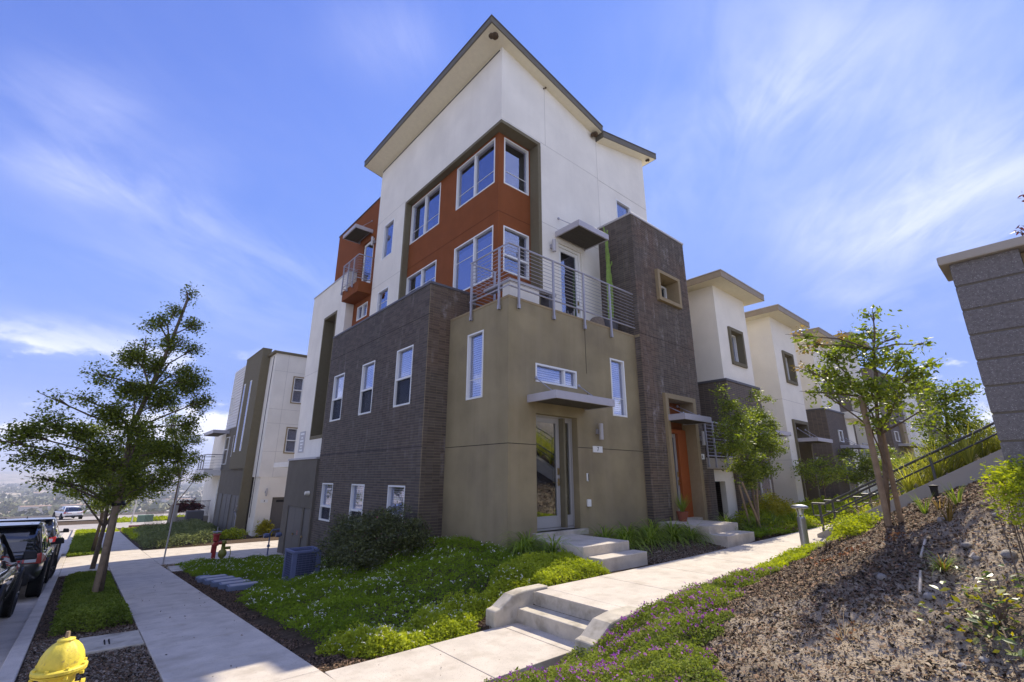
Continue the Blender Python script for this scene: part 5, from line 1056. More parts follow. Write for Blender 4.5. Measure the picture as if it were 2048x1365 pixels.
# small trees and shrubs in front of the row
def small_tree(px, py, y, h, wd, n, leafm, label, size=.08):
    c = at(px, py, y=y); zb2 = g1(c[0], y); k = 9; bb = [(c[0] + random.uniform(-1, 1) * wd * .5, y + random.uniform(-1, 1) * wd * .4, zb2 + h * random.uniform(.45, .95), wd * .24, wd * .24, h * .12) for _ in range(k)]
    tree('small_tree', label, 'tree', (c[0], y, zb2), [(c[0], y, zb2 - .1), (c[0], y, zb2 + h * .4), (c[0] + .05, y, zb2 + h * .8)], .035, bb, n, size, leafm, branch_r=.016, per=24, rad=.12)
small_tree(1650, 990, 6.4, 2.1, 1.5, 3600, 'crape', 'small yellow-green tree beside the olive-framed doorway')
small_tree(1737, 970, 6.4, 2.5, 2.2, 4800, 'crape', 'small yellow-green tree in front of the brick house, seen between the stakes', .1)
small_tree(1808, 960, 6.2, 2.8, 3.4, 4800, 'crape', 'pale bushy tree behind the handrails in front of the far houses', .14)
bl = [(*at(px, py, x=16), r, r, r * .8) for px, py, r in ((1880, 800, .5), (1915, 830, .5), (1850, 850, .4), (1900, 870, .5), (1940, 850, .35), (1870, 900, .4), (1930, 890, .35), (1915, 780, .35), (1945, 790, .25), (1862, 770, .3), (1965, 865, .45), (1890, 775, .3))]
tree('crape_myrtle', 'bushy crape myrtle standing beyond the handrails, left of the block pillar', 'tree', (0, 0, 0), [(17.0, 1.6, 1.0), at(1895, 930, x=16), at(1895, 870, x=16), at(1890, 800, x=16)], .05, [(*q[:3], q[3] * .8, q[4] * .8, q[5] * .8) for q in bl], 5200, .075, 'crape', per=26, rad=.12, branch_r=.02)
# red branch tip entering at the right edge above the pillar
mb = MB()
a = at(2062, 470, x=6.0); b = at(2030, 464, x=6.0)
P_ = np.array([at(px, py, x=6.0) for px, py in ((2035, 463), (2040, 462), (2046, 461), (2050, 459), (2046, 395), (2050, 392), (2045, 388), (2060, 455), (2060, 400))]).repeat(3, 0) + rng.normal(size=(27, 3)) * .012
tw = tag(empty('maple_branch'), label='tip of a red-leaved branch entering above the pillar at the right edge', cat='tree branch')
v, f = leaf_arrays(P_, .05, aspect=.35); np_mesh('leaves', v, f, LF['maroon'], tw, tint=rng.random(27)); mb.tube([a, b], .004, 5); mb.tube([at(2062, 395, x=6.), at(2044, 391, x=6.)], .003, 5); mb.tube([at(2062, 395, x=6.), at(2080, 430, x=6.), a], .005, 5); obj('twig', mb, M['bark'], tw)

def shrub(name, label, blobs, n, size, leafm, cat='shrub', flowers=None, group=None, per=40, rad=.07, stem=True, up=.35, sr=.018):
    t = tag(empty(name), label=label, cat=cat, group=group); B = np.array(blobs)
    P_ = clump_pts(blobs, n, per, rad); P_[:, 2] = np.maximum(P_[:, 2], G(P_[:, 0], P_[:, 1]) + .01)
    v, f = leaf_arrays(P_, size, up=up); np_mesh('foliage', v, f, LF[leafm], t, tint=rng.random(len(P_)))
    if stem:
        mb = MB()
        for b in blobs: zz0 = g1(b[0], b[1]); mb.tube([(b[0] * .8 + B[:, 0].mean() * .2, b[1] * .8 + B[:, 1].mean() * .2, zz0 - .03), (b[0], b[1], b[2])], [sr, sr * .33], 5)
        obj('stems', mb, M['bark'], t)
    if flowers:
        P2 = blob_pts(blobs, flowers[1]); c = B[:, :3].mean(0); v, f = leaf_arrays(P2 + unit(P2 - c) * .02, flowers[2], up=.6, aspect=.9); np_mesh('flowers', v, f, LF[flowers[0]], t, tint=rng.random(len(P2)))
    return t
def zq(x, y): return g1(x, y)
shrub('flowering_shrub', 'dark rounded shrub with pink flowers against the brick wall, right one of the pair', [(5.1, 9.75, zq(5.1, 9.75) + .42, .62, .68, .50), (4.7, 10.2, zq(4.7, 10.2) + .42, .60, .65, .50), (5.2, 10.5, .50, .55, .55, .40), (4.55, 9.7, -.10, .50, .5, .40), (5.35, 9.3, .32, .42, .42, .34)], 27000, .042, 'shrub', flowers=('pink', 170, .028))
shrub('flowering_shrub', 'dark shrub with pink flowers beside the blue condenser, left one of the pair', [(4.65, 11.0, -.02, .62, .62, .55), (5.1, 11.7, .15, .58, .65, .52), (4.75, 11.5, -.2, .42, .5, .45), (5.2, 12.3, .05, .5, .6, .5)], 23000, .042, 'shrub', flowers=('pink', 130, .028))
shrub('golden_shrub', 'round golden yellow mounding shrub near the first white townhouse', [(17.2, 6.7, g1(17.2, 6.7) + .35, .95, .7, .42), (16.7, 6.6, g1(16.7, 6.6) + .25, .7, .6, .35)], 9000, .06, 'gold', per=30, rad=.06)
shrub('clipped_hedge', 'small clipped boxy hedge beside the garage door across the driveway', [(7.3, 28.25, -1.15, .36, .3, .36), (7.3, 28.25, -.95, .38, .3, .3), (7.05, 28.2, -1.2, .2, .26, .3), (7.5, 28.2, -1.2, .2, .26, .3)], 5000, .06, 'gold', per=20, rad=.04, stem=False)
shrub('low_shrub', 'low bright shrub at the foot of the grey and white house, left of the hedge', [(5.9, 28.1, g1(5.9, 28.1) + .2, .5, .4, .26), (5.4, 28.3, g1(5.4, 28.3) + .15, .4, .35, .2)], 3600, .06, 'lime', stem=False)
shrub('maple_shrub', 'dark red-leaved shrub behind the black fence', [(5.5, 41.5, -.5, .6, .5, .35), (4.9, 41.8, -.65, .45, .5, .3), (6.0, 41.6, -.6, .4, .4, .3)], 4800, .10, 'maroon', stem=False)
shrub('yellow_green_shrub', 'sprawling yellow-green twiggy shrub at the foot of the block pillar', [(*at(px, py, x=x_), r, r, r * .55) for px, py, r, x_ in ((2025, 945, .13, 4.85), (2010, 975, .11, 4.8), (2045, 985, .20, 4.8), (2030, 1010, .11, 4.75), (2000, 960, .07, 4.85), (2044, 1040, .12, 4.7), (2065, 950, .22, 4.85), (1985, 990, .05, 4.8))], 3000, .024, 'lime', sr=.006, per=14, rad=.035)
def onslope(px, py):
    d = F3 + R3 * (px - 1024) / FPX - U3 * (py - 682.5) / FPX; t = 1.2
    for _ in range(700):
        p = d * t; 
        if p[2] + 1.55 < float(mz(p[0], p[1])): break
        t += .02
    return (float(p[0]), float(p[1]), float(mz(p[0], p[1])))
# leafy plant at lower right
lp = tag(empty('broadleaf_plant', label='small broad-leaved shrub with pale new shoots at the right edge of the slope', cat='plant'))
Pc = []
for px, py, x_ in ((1985, 1165, 3.4), (2010, 1175, 3.4), (1960, 1190, 3.35), (1935, 1215, 3.3), (1990, 1215, 3.25), (2025, 1215, 3.2), (2045, 1250, 3.1), (2010, 1255, 3.1), (1975, 1245, 3.2), (1870, 1228, 3.3), (2035, 1290, 3.0), (2045, 1160, 3.3), (2000, 1290, 3.0), (1950, 1250, 3.2), (2055, 1200, 3.2), (2065, 1240, 3.1), (2040, 1330, 2.9)):
    q_ = np.array(onslope(px, py + 38)); Pc.append(tuple(q_ + [0, 0, .10 + .06 * rng.random()]))
Pc = np.array(Pc); Pl = Pc.repeat(8, 0) + rng.normal(size=(len(Pc) * 8, 3)) * .05
lm = MB(); lm.add([(0, 0, 0), (.35, .26, .07), (.72, .22, .06), (1, 0, -.03), (.72, -.22, .06), (.35, -.26, .07), (.38, 0, 0), (.72, 0, 0)], [(0, 6, 1), (1, 6, 7, 2), (2, 7, 3), (3, 7, 4), (4, 7, 6, 5), (5, 6, 0)])
LMs = []
for q in range(3):
    me = bpy.data.meshes.new('leaf'); me.from_pydata(lm.v, [], lm.f); me.update(); me.materials.append(mat('broad_leaf_%s' % ('green', 'bright', 'pale')[q], ((.075, .125, .03), (.17, .23, .04), (.34, .34, .09))[q], .38, .5, var=.2, vscale=40, transl=.3)); LMs.append(me)
for p in Pl:
    o = bpy.data.objects.new('leaf', LMs[int(rng.choice(3, p=(.5, .35, .15)))]); col.objects.link(o); o.parent = lp; o.location = tuple(p); sc_ = .058 * rng.uniform(.6, 1.25); o.scale = (sc_, sc_, sc_); o.rotation_euler = (rng.uniform(-.6, .6), rng.uniform(-.5, .6), rng.uniform(0, 6.28))
Pl = Pc.repeat(5, 0) + rng.normal(size=(len(Pc) * 5, 3)) * .06; v, f = leaf_arrays(Pl, .04, up=.35, aspect=.5); tag(np_mesh('shoots', v, f, LF['gold'], lp, tint=rng.random(len(Pl))), kind='stuff')
mb = MB(); root0 = Pc.mean(0); root = (float(root0[0]) + .05, float(root0[1]), float(mz(root0[0] + .05, root0[1])) - .02)
for p in Pc: mb.tube([root, tuple((np.array(root) + p) / 2 + [0, 0, .06]), tuple(p)], [.007, .005, .002], 4)
obj('stems', mb, M['bark'], lp)

def blade_arrays(c, n, length, wdt, spread=1.0, arch=1.0, zf=None):
    V = []; Fc = []; o = 0
    for i in range(n):
        a = rng.random() * 2 * math.pi; Ln = length * (0.55 + .6 * rng.random()); d = np.array([math.cos(a), math.sin(a), 0]); s = np.array([-d[1], d[0], 0]); el = 1.45 - spread * rng.random() * .9; p = np.array(c, float) + d * .04 * rng.random(); st_ = Ln / 5; k = 5
        for j in range(k + 1):
            w = wdt * (1 - (j / k) ** 2 * .92); V += [p - s * w / 2, p + s * w / 2]
            p = p + (d * math.cos(el) + np.array([0, 0, 1]) * math.sin(el)) * st_; el -= arch * (.20 + .30 * rng.random())
        for j in range(k): q = o + 2 * j; Fc.append((q, q + 1, q + 3, q + 2))
        o += 2 * (k + 1)
    return np.array(V), np.array(Fc)
def clumps(name, label, cs, n, length, wdt, leafm, cat='plant', group=None, spread=1.0, arch=1.0):
    for i, c in enumerate(cs):
        v, f = blade_arrays(c, n, length, wdt, spread, arch); lb = label[i] if isinstance(label, (list, tuple)) else label
        tag(np_mesh(name, v, f, LF[leafm], tint=np.repeat(rng.random(n), 5)), label=lb, cat=cat, group=group)
def gz(x, y): return (x, y, g1(x, y))
clumps('daylily', ['daylily clump at the taupe corner, left of the stoop', 'large daylily clump right beside the left edge of the front stoop', 'small daylily clump between the corner wall and the stoop'], [gz(6.3, 7.0), gz(6.9, 6.75), gz(6.65, 7.2)], 150, .85, .022, 'blade', 'daylily', 'daylilies along the front wall', arch=1.35)
cl = [gz(8.65, 6.9), gz(8.75, 6.45), gz(9.15, 6.75), gz(9.6, 6.95), gz(9.7, 6.45), gz(10.15, 6.75), gz(10.6, 6.95), gz(10.7, 6.45), gz(11.05, 6.7), gz(11.3, 6.35)]
clumps('daylily', 'bright daylily clump in the row between the two front stoops', cl, 130, .85, .022, 'blade', 'daylily', 'daylilies between the two stoops', 1.0, 1.35)
cl = [gz(13.2, 6.2), gz(13.6, 6.6), gz(13.9, 6.1), gz(15.0, 6.3), gz(15.5, 6.0), gz(15.9, 6.3), gz(16.6, 5.9), gz(17.1, 6.1)]
clumps('daylily', 'daylily clump in the bed around the staked tree beyond door 6', cl, 90, .75, .024, 'blade', 'daylily', 'daylilies beyond door 6')
# ornamental grass along the cheek wall
cl = [(14.95 + .4 * (k % 3), y, sz(y) + .02) for k, y in enumerate(np.arange(2.6, -1.2, -.2))]
clumps('ornamental_grass', 'tall yellow-green grass clump planted behind the stair cheek wall', cl, 80, 1.15, .018, 'bladey', 'ornamental grass', 'grass clumps behind the cheek wall', spread=.55, arch=.5)
clumps('ornamental_grass', 'dry pale grass clump low on the bank behind the handrail posts', [(15.2, 3.3, sz(3.3)), (15.6, 2.9, sz(2.9)), (15.3, 3.7, sz(3.7)), (15.9, 3.2, sz(3.2))], 40, .6, .014, 'dry', 'ornamental grass', 'dry grass clumps behind the cheek wall', spread=.9)
mb = MB(); A = [(4.4, -.3), (4.4, .12), (-5.4, sz(-5.4) + .02), (-5.4, -.3)]
mb.add([(14.74, y, z) for y, z in A] + [(16.98, y, z) for y, z in A], [(0, 1, 2, 3), (7, 6, 5, 4), (0, 4, 5, 1), (1, 5, 6, 2), (2, 6, 7, 3), (3, 7, 4, 0)]); tag(obj('planting_bank', mb, M['soil']), kind='structure')
# pot by door 6
pq = tag(empty('potted_grass', label='spiky grey-green plant in a small terracotta pot beside door 6', cat='potted plant'))
M['terra'] = mat('terracotta', (0.24, 0.08, 0.045), .8, .2); mb = MB(); mb.lathe([(0, .41), (.10, .41), (.15, .62), (.16, .66), (.13, .66), (0, .62)], (12.2, 7.05, 0), 16); obj('pot', mb, M['terra'], pq)
v, f = blade_arrays((12.2, 7.05, .62), 90, .55, .012, .45, .25); np_mesh('foliage', v, f, LF['blade'], pq, tint=np.repeat(rng.random(90), 5))
# plants on the slope
def mzp(px, py, x): p = at(px, py, x=x); return (p[0], p[1], float(mz(p[0], p[1])))
K1 = onslope(1690, 1285); clumps('grass_tuft', 'sparse dry grass tuft in the middle of the mulch slope', [K1], 16, .24, .006, 'dry', 'grass tuft', spread=1.0, arch=.6)
K2 = onslope(1888, 1145); clumps('grass_tuft', 'green and rust blade tuft beside the lying stake on the slope', [K2], 46, .20, .009, 'blade', 'grass tuft', spread=1.3, arch=.7); v, f = blade_arrays(K2, 30, .2, .007, 1.2, .7); tag(np_mesh('grass_tuft', v, f, LF['crapered'], tint=np.repeat(rng.random(30), 5)), label='rust-coloured dead blades mixed in the tuft beside the lying stake', cat='grass tuft')
for px, py, lb, n, lm in ((1897, 1045, 'upright reddish kangaroo-paw clump near the top of the slope', 26, 'crapered'), (1915, 1010, 'green blade clump with red tips by the cheek wall', 24, 'blade'), (1852, 1028, 'pale green blade clump left of the red-tipped plants', 22, 'blade'), (1880, 1020, 'small orange-leaved clump behind the upright plant', 18, 'crapered')):
    k = onslope(px, py); clumps('blade_plant', lb, [k], n, .26 if n > 20 else .18, .010, lm, 'plant', spread=.5, arch=.3)
shrub('fern_clump', 'bright feathery green plant at the top end of the flower strip', [(*onslope(1700, 1075)[:2], onslope(1700, 1075)[2] + .10, .30, .22, .14), (*onslope(1730, 1060)[:2], onslope(1730, 1060)[2] + .12, .25, .2, .14)], 3000, .035, 'lime', stem=False)
dk = onslope(1658, 1100); v, f = blade_arrays((dk[0], dk[1], dk[2]), 120, .26, .008, 1.5, .8); tag(np_mesh('dead_plant', v, f, M['bark'], tint=np.repeat(rng.random(120), 5)), label='dark dried-up plant at the edge of the mulch, left of the stakes', cat='dead plant')

# ------------------------------------------------------------------ ground covers
def cover(name, label, poly_fn, x0, x1, y0, y1, n, size, leafm, hfn, up=.55, zf=None, kindtag=True, flowers=(), per=None, aspect=.5, grp=None):
    P = np.stack([rng.uniform(x0, x1, n), rng.uniform(y0, y1, n)], 1); P = P[poly_fn(P[:, 0], P[:, 1])]
    h = hfn(P[:, 0], P[:, 1]); keep = h > .015; P = P[keep]; h = h[keep]; z = (zf or G)(P[:, 0], P[:, 1]) + h * (rng.random(len(P)) ** .45)
    P3 = np.c_[P, z]; v, f = leaf_arrays(P3, size, up=up, aspect=aspect)
    tt = (0.5 + .35 * fbm(P[:, 0] * .9, P[:, 1] * .9) + .35 * (rng.random(len(P)) - .5)).clip(0, 1)
    o = tag(np_mesh(name, v, f, LF[leafm], tint=tt), label=label, cat='ground cover', kind='stuff')
    for fm, frac, fs, up2 in flowers:
        sel = (rng.random(len(P3)) < frac) & (fbm(P[:, 0] * 1.3 + 5, P[:, 1] * 1.3) > -.15); Q = P3[sel]; Q[:, 2] = (zf or G)(Q[:, 0], Q[:, 1]) + hfn(Q[:, 0], Q[:, 1]) * 1.02 + rng.random(len(Q)) * .02
        Q = Q.repeat(4, 0) + rng.normal(size=(len(Q) * 4, 3)) * fs * .45; v, f = leaf_arrays(Q, fs, up=up2, aspect=.8); tag(np_mesh(name + '_flowers', v, f, LF[fm], tint=rng.random(len(Q))), kind='stuff')
    return o
def edge_in(x, y, x0, x1, y0, y1, soft):
    j = .10 * np.sin(x * 5 + np.sin(y * 3)) + .08 * np.sin(y * 7.3 + x * 2); return np.minimum(np.minimum(x - x0 + j, x1 - x - j), np.minimum(y - y0 + j, y1 - y - j)).clip(0, soft) / soft
# main bed: left border leaves a mulch band beside the pavement
def bed_h(x, y):
    lb = np.interp(y, [5.4, 6.2, 8, 10, 11.6, 13.5, 15, 16.5, 19], [2.6, 2.25, 2.22, 2.3, 2.8, 2.95, 2.4, 2.35, 2.25]); rb = np.where(y < 7.45, np.interp(y, [5.5, 6.2, 7.4], [5.55, 5.9, 6.35]), np.where(y < 9.9, 6.38, 5.74))
    j = .09 * np.sin(y * 6.1 + 2 * np.sin(x * 3)) + .05 * np.sin(y * 17)
    m = np.minimum(np.minimum((x - lb + j) / .35, (rb - x + j * .5) / .25), np.minimum((y - np.where(x > 4.15, 5.62, 5.42) + j * .4) / .16, (18.7 - y) / .5)).clip(0, 1)
    ac = ((x - 4.0) ** 2 + (y - 11.85) ** 2) < .38; return np.sqrt(m) * (.14 + .10 * fbm(x * 1.1, y * 1.1) + .05 * fbm(x * 3, y * 3)).clip(.05, .4) * ~ac * (m > 0)
cover('flowering_ground_cover', 'dark green ground cover with tiny white flowers on the bank left of the steps', lambda x, y: ~((y < 6.75) & (x < 6.5)) | (y > 6.1 + .15 * np.sin(x * 4)), 2.4, 6.4, 5.5, 19, 230000, .030, 'cover', bed_h, flowers=(('white', .012, .018, .6),))
def lime_h(x, y): j = .12 * np.sin(x * 5.1); return bed_h(x, y) * np.where(y < 6.15 + j, 1.15, 0)
cover('sunlit_toned_cover', 'ground cover coloured yellow-green as if sunlit, along the steps and lower walk', lambda x, y: y < 6.8, 2.3, 6.4, 5.34, 6.8, 95000, .032, 'lime', lime_h, flowers=(('white', .008, .016, .6),))  # same plant as the dark green bed; sunlight is put into its leaf colour
def lime2_h(x, y): m = np.minimum(np.minimum((x - 5.3) / .2, (6.95 - x) / .2), np.minimum((y - 5.42) / .12, (6.6 - y) / .2)).clip(0, 1); return np.sqrt(m) * (.20 + .08 * fbm(x * 2, y * 2))
cover('sunlit_toned_cover', 'ground cover mound coloured yellow-green as if sunlit, left of the front stoop', lambda x, y: x > 0, 5.3, 7.0, 5.4, 6.7, 22000, .034, 'lime', lime2_h)  # sunlit look put into the leaf colour, as along the walk
# parking strip
def strip_h(x, y):
    e = np.minimum(np.minimum((x + .02 + .05 * np.sin(y * 9)) / .2, (.86 - x) / .12), np.minimum((y - 9.75 - .1 * np.sin(x * 11)) / .25, (18.9 - y) / .3)).clip(0, 1); t_ = ((x - .5) ** 2 + (y - 13.68) ** 2) > .02
    return np.sqrt(e) * (.10 + .17 * np.clip((11.6 - y) / .8, 0, 1) + .035 * fbm(x * 2.5, y * 2.5)) * t_
cover('parking_strip_cover', 'shaded green ground cover in the strip between kerb and pavement', lambda x, y: x > -9, -.05, .88, 9.6, 19, 90000, .030, 'strip', strip_h)
cover('lawn', 'grass in the parking strip beyond the driveway', lambda x, y: x > -9, -.18, .86, 26.4, 44, 26000, .07, 'strip', lambda x, y: .06 + 0 * x, up=.2)
cover('lawn', 'bright lawn patch at the street corner', lambda x, y: x > -9, -.2, 2.1, 44.5, 51, 16000, .09, 'lime', lambda x, y: .06 + 0 * x, up=.2)
def bank_h(x, y): m = np.minimum(np.minimum((x - 2.3) / .5, (6.2 - x) / .6), np.minimum((y - 27.0 - .5 * np.sin(x * 1.3)) / .5, (39 - y) / 1)).clip(0, 1); return np.sqrt(m) * (.45 + .18 * fbm(x * .8, y * .8))
cover('bank_ground_cover', 'pale green juniper-like cover on the bank before the house across the driveway', lambda x, y: ~((x > 5.0) & (y < 33)), 2.3, 6.4, 26.4, 39.5, 42000, .075, 'bank', bank_h)
cover('bank_ground_cover', 'yellow-green cover along the sunny edge of the far bank', lambda x, y: x < 3.6, 2.25, 3.6, 33, 46, 12000, .09, 'lime', lambda x, y: .25 + 0 * x)
# trailing purple flowers beside the walks
def pf_up(x): return np.interp(x, [2.2, 3.2, 4.4, 5.3, 7, 9, 11, 13, 14.3], [4.05, 4.02, 3.98, 3.72, 3.82, 3.84, 3.88, 3.9, 4.1])
def pf_lo(x): return np.interp(x, [2.2, 2.9, 3.3, 4.1, 5.0, 6.2, 7.5, 9.6, 12.2, 14.3], [1.7, 1.7, 1.85, 2.15, 2.55, 2.85, 2.95, 3.05, 3.25, 3.35])
def pf_h(x, y): j = .09 * np.sin(x * 6 + np.sin(y * 5)) + .06 * np.sin(x * 15); m = np.minimum((pf_up(x) - y + j * .5) / .22, (y - pf_lo(x) + j) / .35).clip(0, 1); return np.sqrt(m) * (.13 + .07 * fbm(x * 1.6, y * 1.6) + .04 * fbm(x * 4.5, y * 4.5)).clip(.03, .4)
cover('purple_flowering_cover', 'trailing green cover with purple flowers along the right side of the walk', lambda x, y: x > 0, 2.25, 7.6, 1.5, 4.15, 170000, .024, 'purple', pf_h, zf=mz, flowers=(('violet', .019, .017, .5),))
cover('green_edge_cover', 'plain bright green cover along the walk towards the bollard', lambda x, y: x > 0, 7.3, 14.3, 2.7, 4.2, 52000, .036, 'lime', pf_h, zf=mz)
def far_h(x, y): m = np.minimum(np.minimum((x - 15) / .8, (44 - x) / 1), np.minimum((y - 5.5) / .2, (7.1 - y) / .3)).clip(0, 1); return np.sqrt(m) * (.22 + .25 * np.clip((y - 5.9), 0, 1) + .12 * fbm(x, y))
cover('bed_cover', 'mixed bright green planting in front of the receding townhouses', lambda x, y: ~((x > 24.5) & (x < 25.8) & (y < 6)), 15, 44, 5.45, 7.1, 42000, .085, 'lime', far_h)
cover('bed_cover', 'low reddish-green cover beside the upper walk past the bollard', lambda x, y: x > 0, 13.5, 22, 5.42, 6.1, 14000, .045, 'purple', lambda x, y: .10 * np.minimum((x - 13.5) / .5, 1) * (y < 6.0), flowers=(('pink', .03, .03, .5),))
cover('bed_cover', 'low green cover right of the stoop at door 6', lambda x, y: x > 0, 12.9, 15, 5.42, 5.95, 9000, .04, 'cover', lambda x, y: .12 + 0 * x)
cover('bed_cover', 'bright green cover beyond the stair foot', lambda x, y: x > 0, 22, 42, 2.8, 3.75, 14000, .09, 'lime', lambda x, y: .25 + .2 * fbm(x, y))
# fallen orange blossoms
Pq = []
for px, py in ((1620, 1120), (1640, 1128), (1660, 1122), (1690, 1112), (1700, 1105), (1672, 1118), (1780, 1080), (1795, 1075), (1650, 1130), (1720, 1095), (1695, 1270)): Pq.append(onslope(px, py))
Pq = np.array(Pq).repeat(26, 0) + rng.normal(size=(286, 3)) * np.array([.09, .05, 0]); Pq[:, 2] = mz(Pq[:, 0], Pq[:, 1]) + .012
M['rustleaf'] = mat('orange_dead_leaf', (0.36, 0.15, 0.05), .8, .2, tint=.5); v, f = leaf_arrays(Pq, .028, up=.5, aspect=.8); tag(np_mesh('fallen_leaves', v, f, M['rustleaf'], tint=rng.random(len(Pq))), kind='stuff')

# ------------------------------------------------------------------ mulch, stones, litter
def chips(name, x0, x1, y0, y1, n, size, mk, zf, mask=None, lift=.006, flat=.45, asp=.45, th=.25):
    """wedge-shaped chips: tetrahedra, four faces each"""
    P = np.stack([rng.uniform(x0, x1, n), rng.uniform(y0, y1, n)], 1)
    if mask is not None: P = P[mask(P[:, 0], P[:, 1])]
    n = len(P); z = zf(P[:, 0], P[:, 1]) + lift * rng.random(n) * 2; C = np.c_[P, z]
    d = rng.normal(size=(n, 3)); d[:, 2] *= flat; d = unit(d); nr = unit(rng.normal(size=(n, 3)) * .5 + [0, 0, 1]); s = unit(np.cross(d, nr)); nr = np.cross(s, d)
    Ls = size * (.4 + rng.random((n, 1)) ** 2 * 1.5); v = np.stack([C - d * Ls / 2, C + d * Ls / 2 + s * Ls * asp * .3, C + s * Ls * asp, C + nr * Ls * th], 1).reshape(-1, 3)
    b = np.arange(n)[:, None] * 4; f = np.concatenate([b + np.array([[0, 1, 2]]), b + np.array([[0, 1, 3]]), b + np.array([[1, 2, 3]]), b + np.array([[2, 0, 3]])], 1).reshape(-1, 3)
    return tag(np_mesh(name, v, f, M[mk], tint=np.repeat(rng.random(n), 4)), kind='stuff')
slope_m = lambda x, y: (y < pf_lo(x) + .25) & (rng.random(len(x)) < np.clip(.62 + 1.0 * fbm(x * .45 + 2, y * .45 + 1) + .3 * (y > 1.9) - .35 * (y < 1.0) - .25 * (x < 4.2) * (y < 1.4), .08, 1))
chips('bark_mulch', 2.6, 8.5, -.6, 3.2, 62000, .030, 'chip', mz, slope_m); chips('grey_mulch', 2.6, 8.5, -.6, 3.2, 15000, .026, 'chipg', mz, slope_m)
chips('bark_mulch', 8.5, 14, .5, 3.5, 16000, .05, 'chip', mz, lambda x, y: y < pf_lo(x) + .2)
chips('dirt_crumbs', 2.6, 8.0, -.6, 3.0, 45000, .013, 'chip', mz, lambda x, y: y < pf_lo(x) + .2, asp=.8, th=.6)
chips('bark_mulch', 2.12, 3.2, 5.4, 17, 42000, .026, 'chip', lambda x, y: G(x, y) + .004, lambda x, y: bed_h(x, y) < .05)
chips('bark_mulch', -.2, .9, 5.0, 10.2, 26000, .026, 'chip', lambda x, y: G(x, y) + .004); chips('grey_mulch', -.2, .9, 5.0, 9.6, 12000, .03, 'chipg', lambda x, y: G(x, y) + .004)
chips('bark_mulch', -.2, .9, 10, 19, 9000, .028, 'chip', lambda x, y: G(x, y) + .004, lambda x, y: (x < .12) | (x > .76))
chips('bark_mulch', 8.4, 11.5, 5.42, 7.3, 26000, .034, 'chip', lambda x, y: G(x, y) + .004); chips('grey_mulch', 8.4, 11.4, 5.42, 6.5, 12000, .032, 'chipg', lambda x, y: G(x, y) + .004)
chips('bark_mulch', 5.3, 7.0, 5.38, 5.75, 4000, .028, 'chip', lambda x, y: G(x, y) + .004); chips('bark_mulch', 3.0, 4.4, 5.36, 5.75, 4000, .028, 'chip', lambda x, y: G(x, y) + .004)
chips('bark_mulch', 12.9, 22, 5.42, 7.2, 16000, .045, 'chip', lambda x, y: G(x, y) + .004)
chips('tan_gravel', 2.15, 6, 18.3, 19.22, 8000, .045, 'gravel', lambda x, y: G(x, y) + .004, asp=.9, th=.6)
chips('fallen_leaf_bits', 2.1, 6.0, 3.9, 5.4, 40, .018, 'chip', lambda x, y: np.where(x > 5.26, .002, -.343), lambda x, y: (x < 4.4) | (x > 5.3)); chips('fallen_leaf_bits', .9, 2.1, 5.6, 18, 90, .022, 'chip', lambda x, y: zs(y) + .002)
def rock(loc_, r, seed, label, sq=.6):
    rr = random.Random(seed); mb = MB(); n = 9; m = 6
    vs = []
    for i in range(m + 1):
        th = math.pi * i / m
        for k in range(n):
            ph = 2 * math.pi * k / n; q = 1 + .22 * noise.noise(Vector((math.cos(ph) * math.sin(th) * 1.5 + seed, math.sin(ph) * math.sin(th) * 1.5, math.cos(th) * 1.5)))
            vs.append((loc_[0] + r * q * math.sin(th) * math.cos(ph), loc_[1] + r * q * math.sin(th) * math.sin(ph) * .8, loc_[2] + r * sq * q * math.cos(th)))
    fs = [(i * n + k, i * n + (k + 1) % n, (i + 1) * n + (k + 1) % n, (i + 1) * n + k) for i in range(m) for k in range(n)]; mb.add(vs, fs)
    return tag(obj('rock', mb, M['rock'], smooth=True), label=label, cat='rock', group='stones lying on the slope')
for i, (px, py, r, lb) in enumerate(((1935, 1095, .045, 'grey stone below the red-tipped plants on the slope'), (2020, 1115, .06, 'rounded stone near the right edge, under the yellow-green shrub'), (1955, 1120, .035, 'small pale stone left of the rounded one at the right edge'), (1925, 1335, .030, 'pale round pebble at the lower right edge of the slope'),
                                     (1970, 1325, .035, 'brownish pebble right of the pale round one'), (1765, 1160, .05, 'flat grey stone in mid-slope'), (1885, 1045, .05, 'grey stone at the foot of the upright red plant'), (1890, 1345, .02, 'tiny pebble at the bottom of the slope'), (1995, 1035, .035, 'stone at the left foot of the yellow-green shrub'), (1860, 1200, .05, 'buried brown stone beside the blade tuft'))):
    p = onslope(px, py); rock((p[0], p[1], p[2] + r * .15), r, i * 3.7, lb)
def stick(a, b, r, lb, nm='wooden_stake', mk='stake'):
    p, q = onslope(*a), onslope(*b); mb = MB(); mb.tube([(p[0], p[1], p[2] + r), (q[0], q[1], q[2] + r * 1.5)], r, 6); tag(obj(nm, mb, M[mk]), label=lb, cat='stick')
M['palewood'] = mat('weathered_pale_wood', (0.50, 0.44, 0.36), .8, .2, var=.15, vscale=25)
stick((1852, 1085), (1843, 1118), .011, 'short pale stake lying up the slope, upper piece', mk='palewood'); stick((1843, 1150), (1842, 1195), .011, 'short pale stake lying below the blade tuft, lower piece', mk='palewood')
stick((1950, 1112), (1943, 1125), .012, 'stubby pale wood piece beside the rounded stones', mk='palewood')

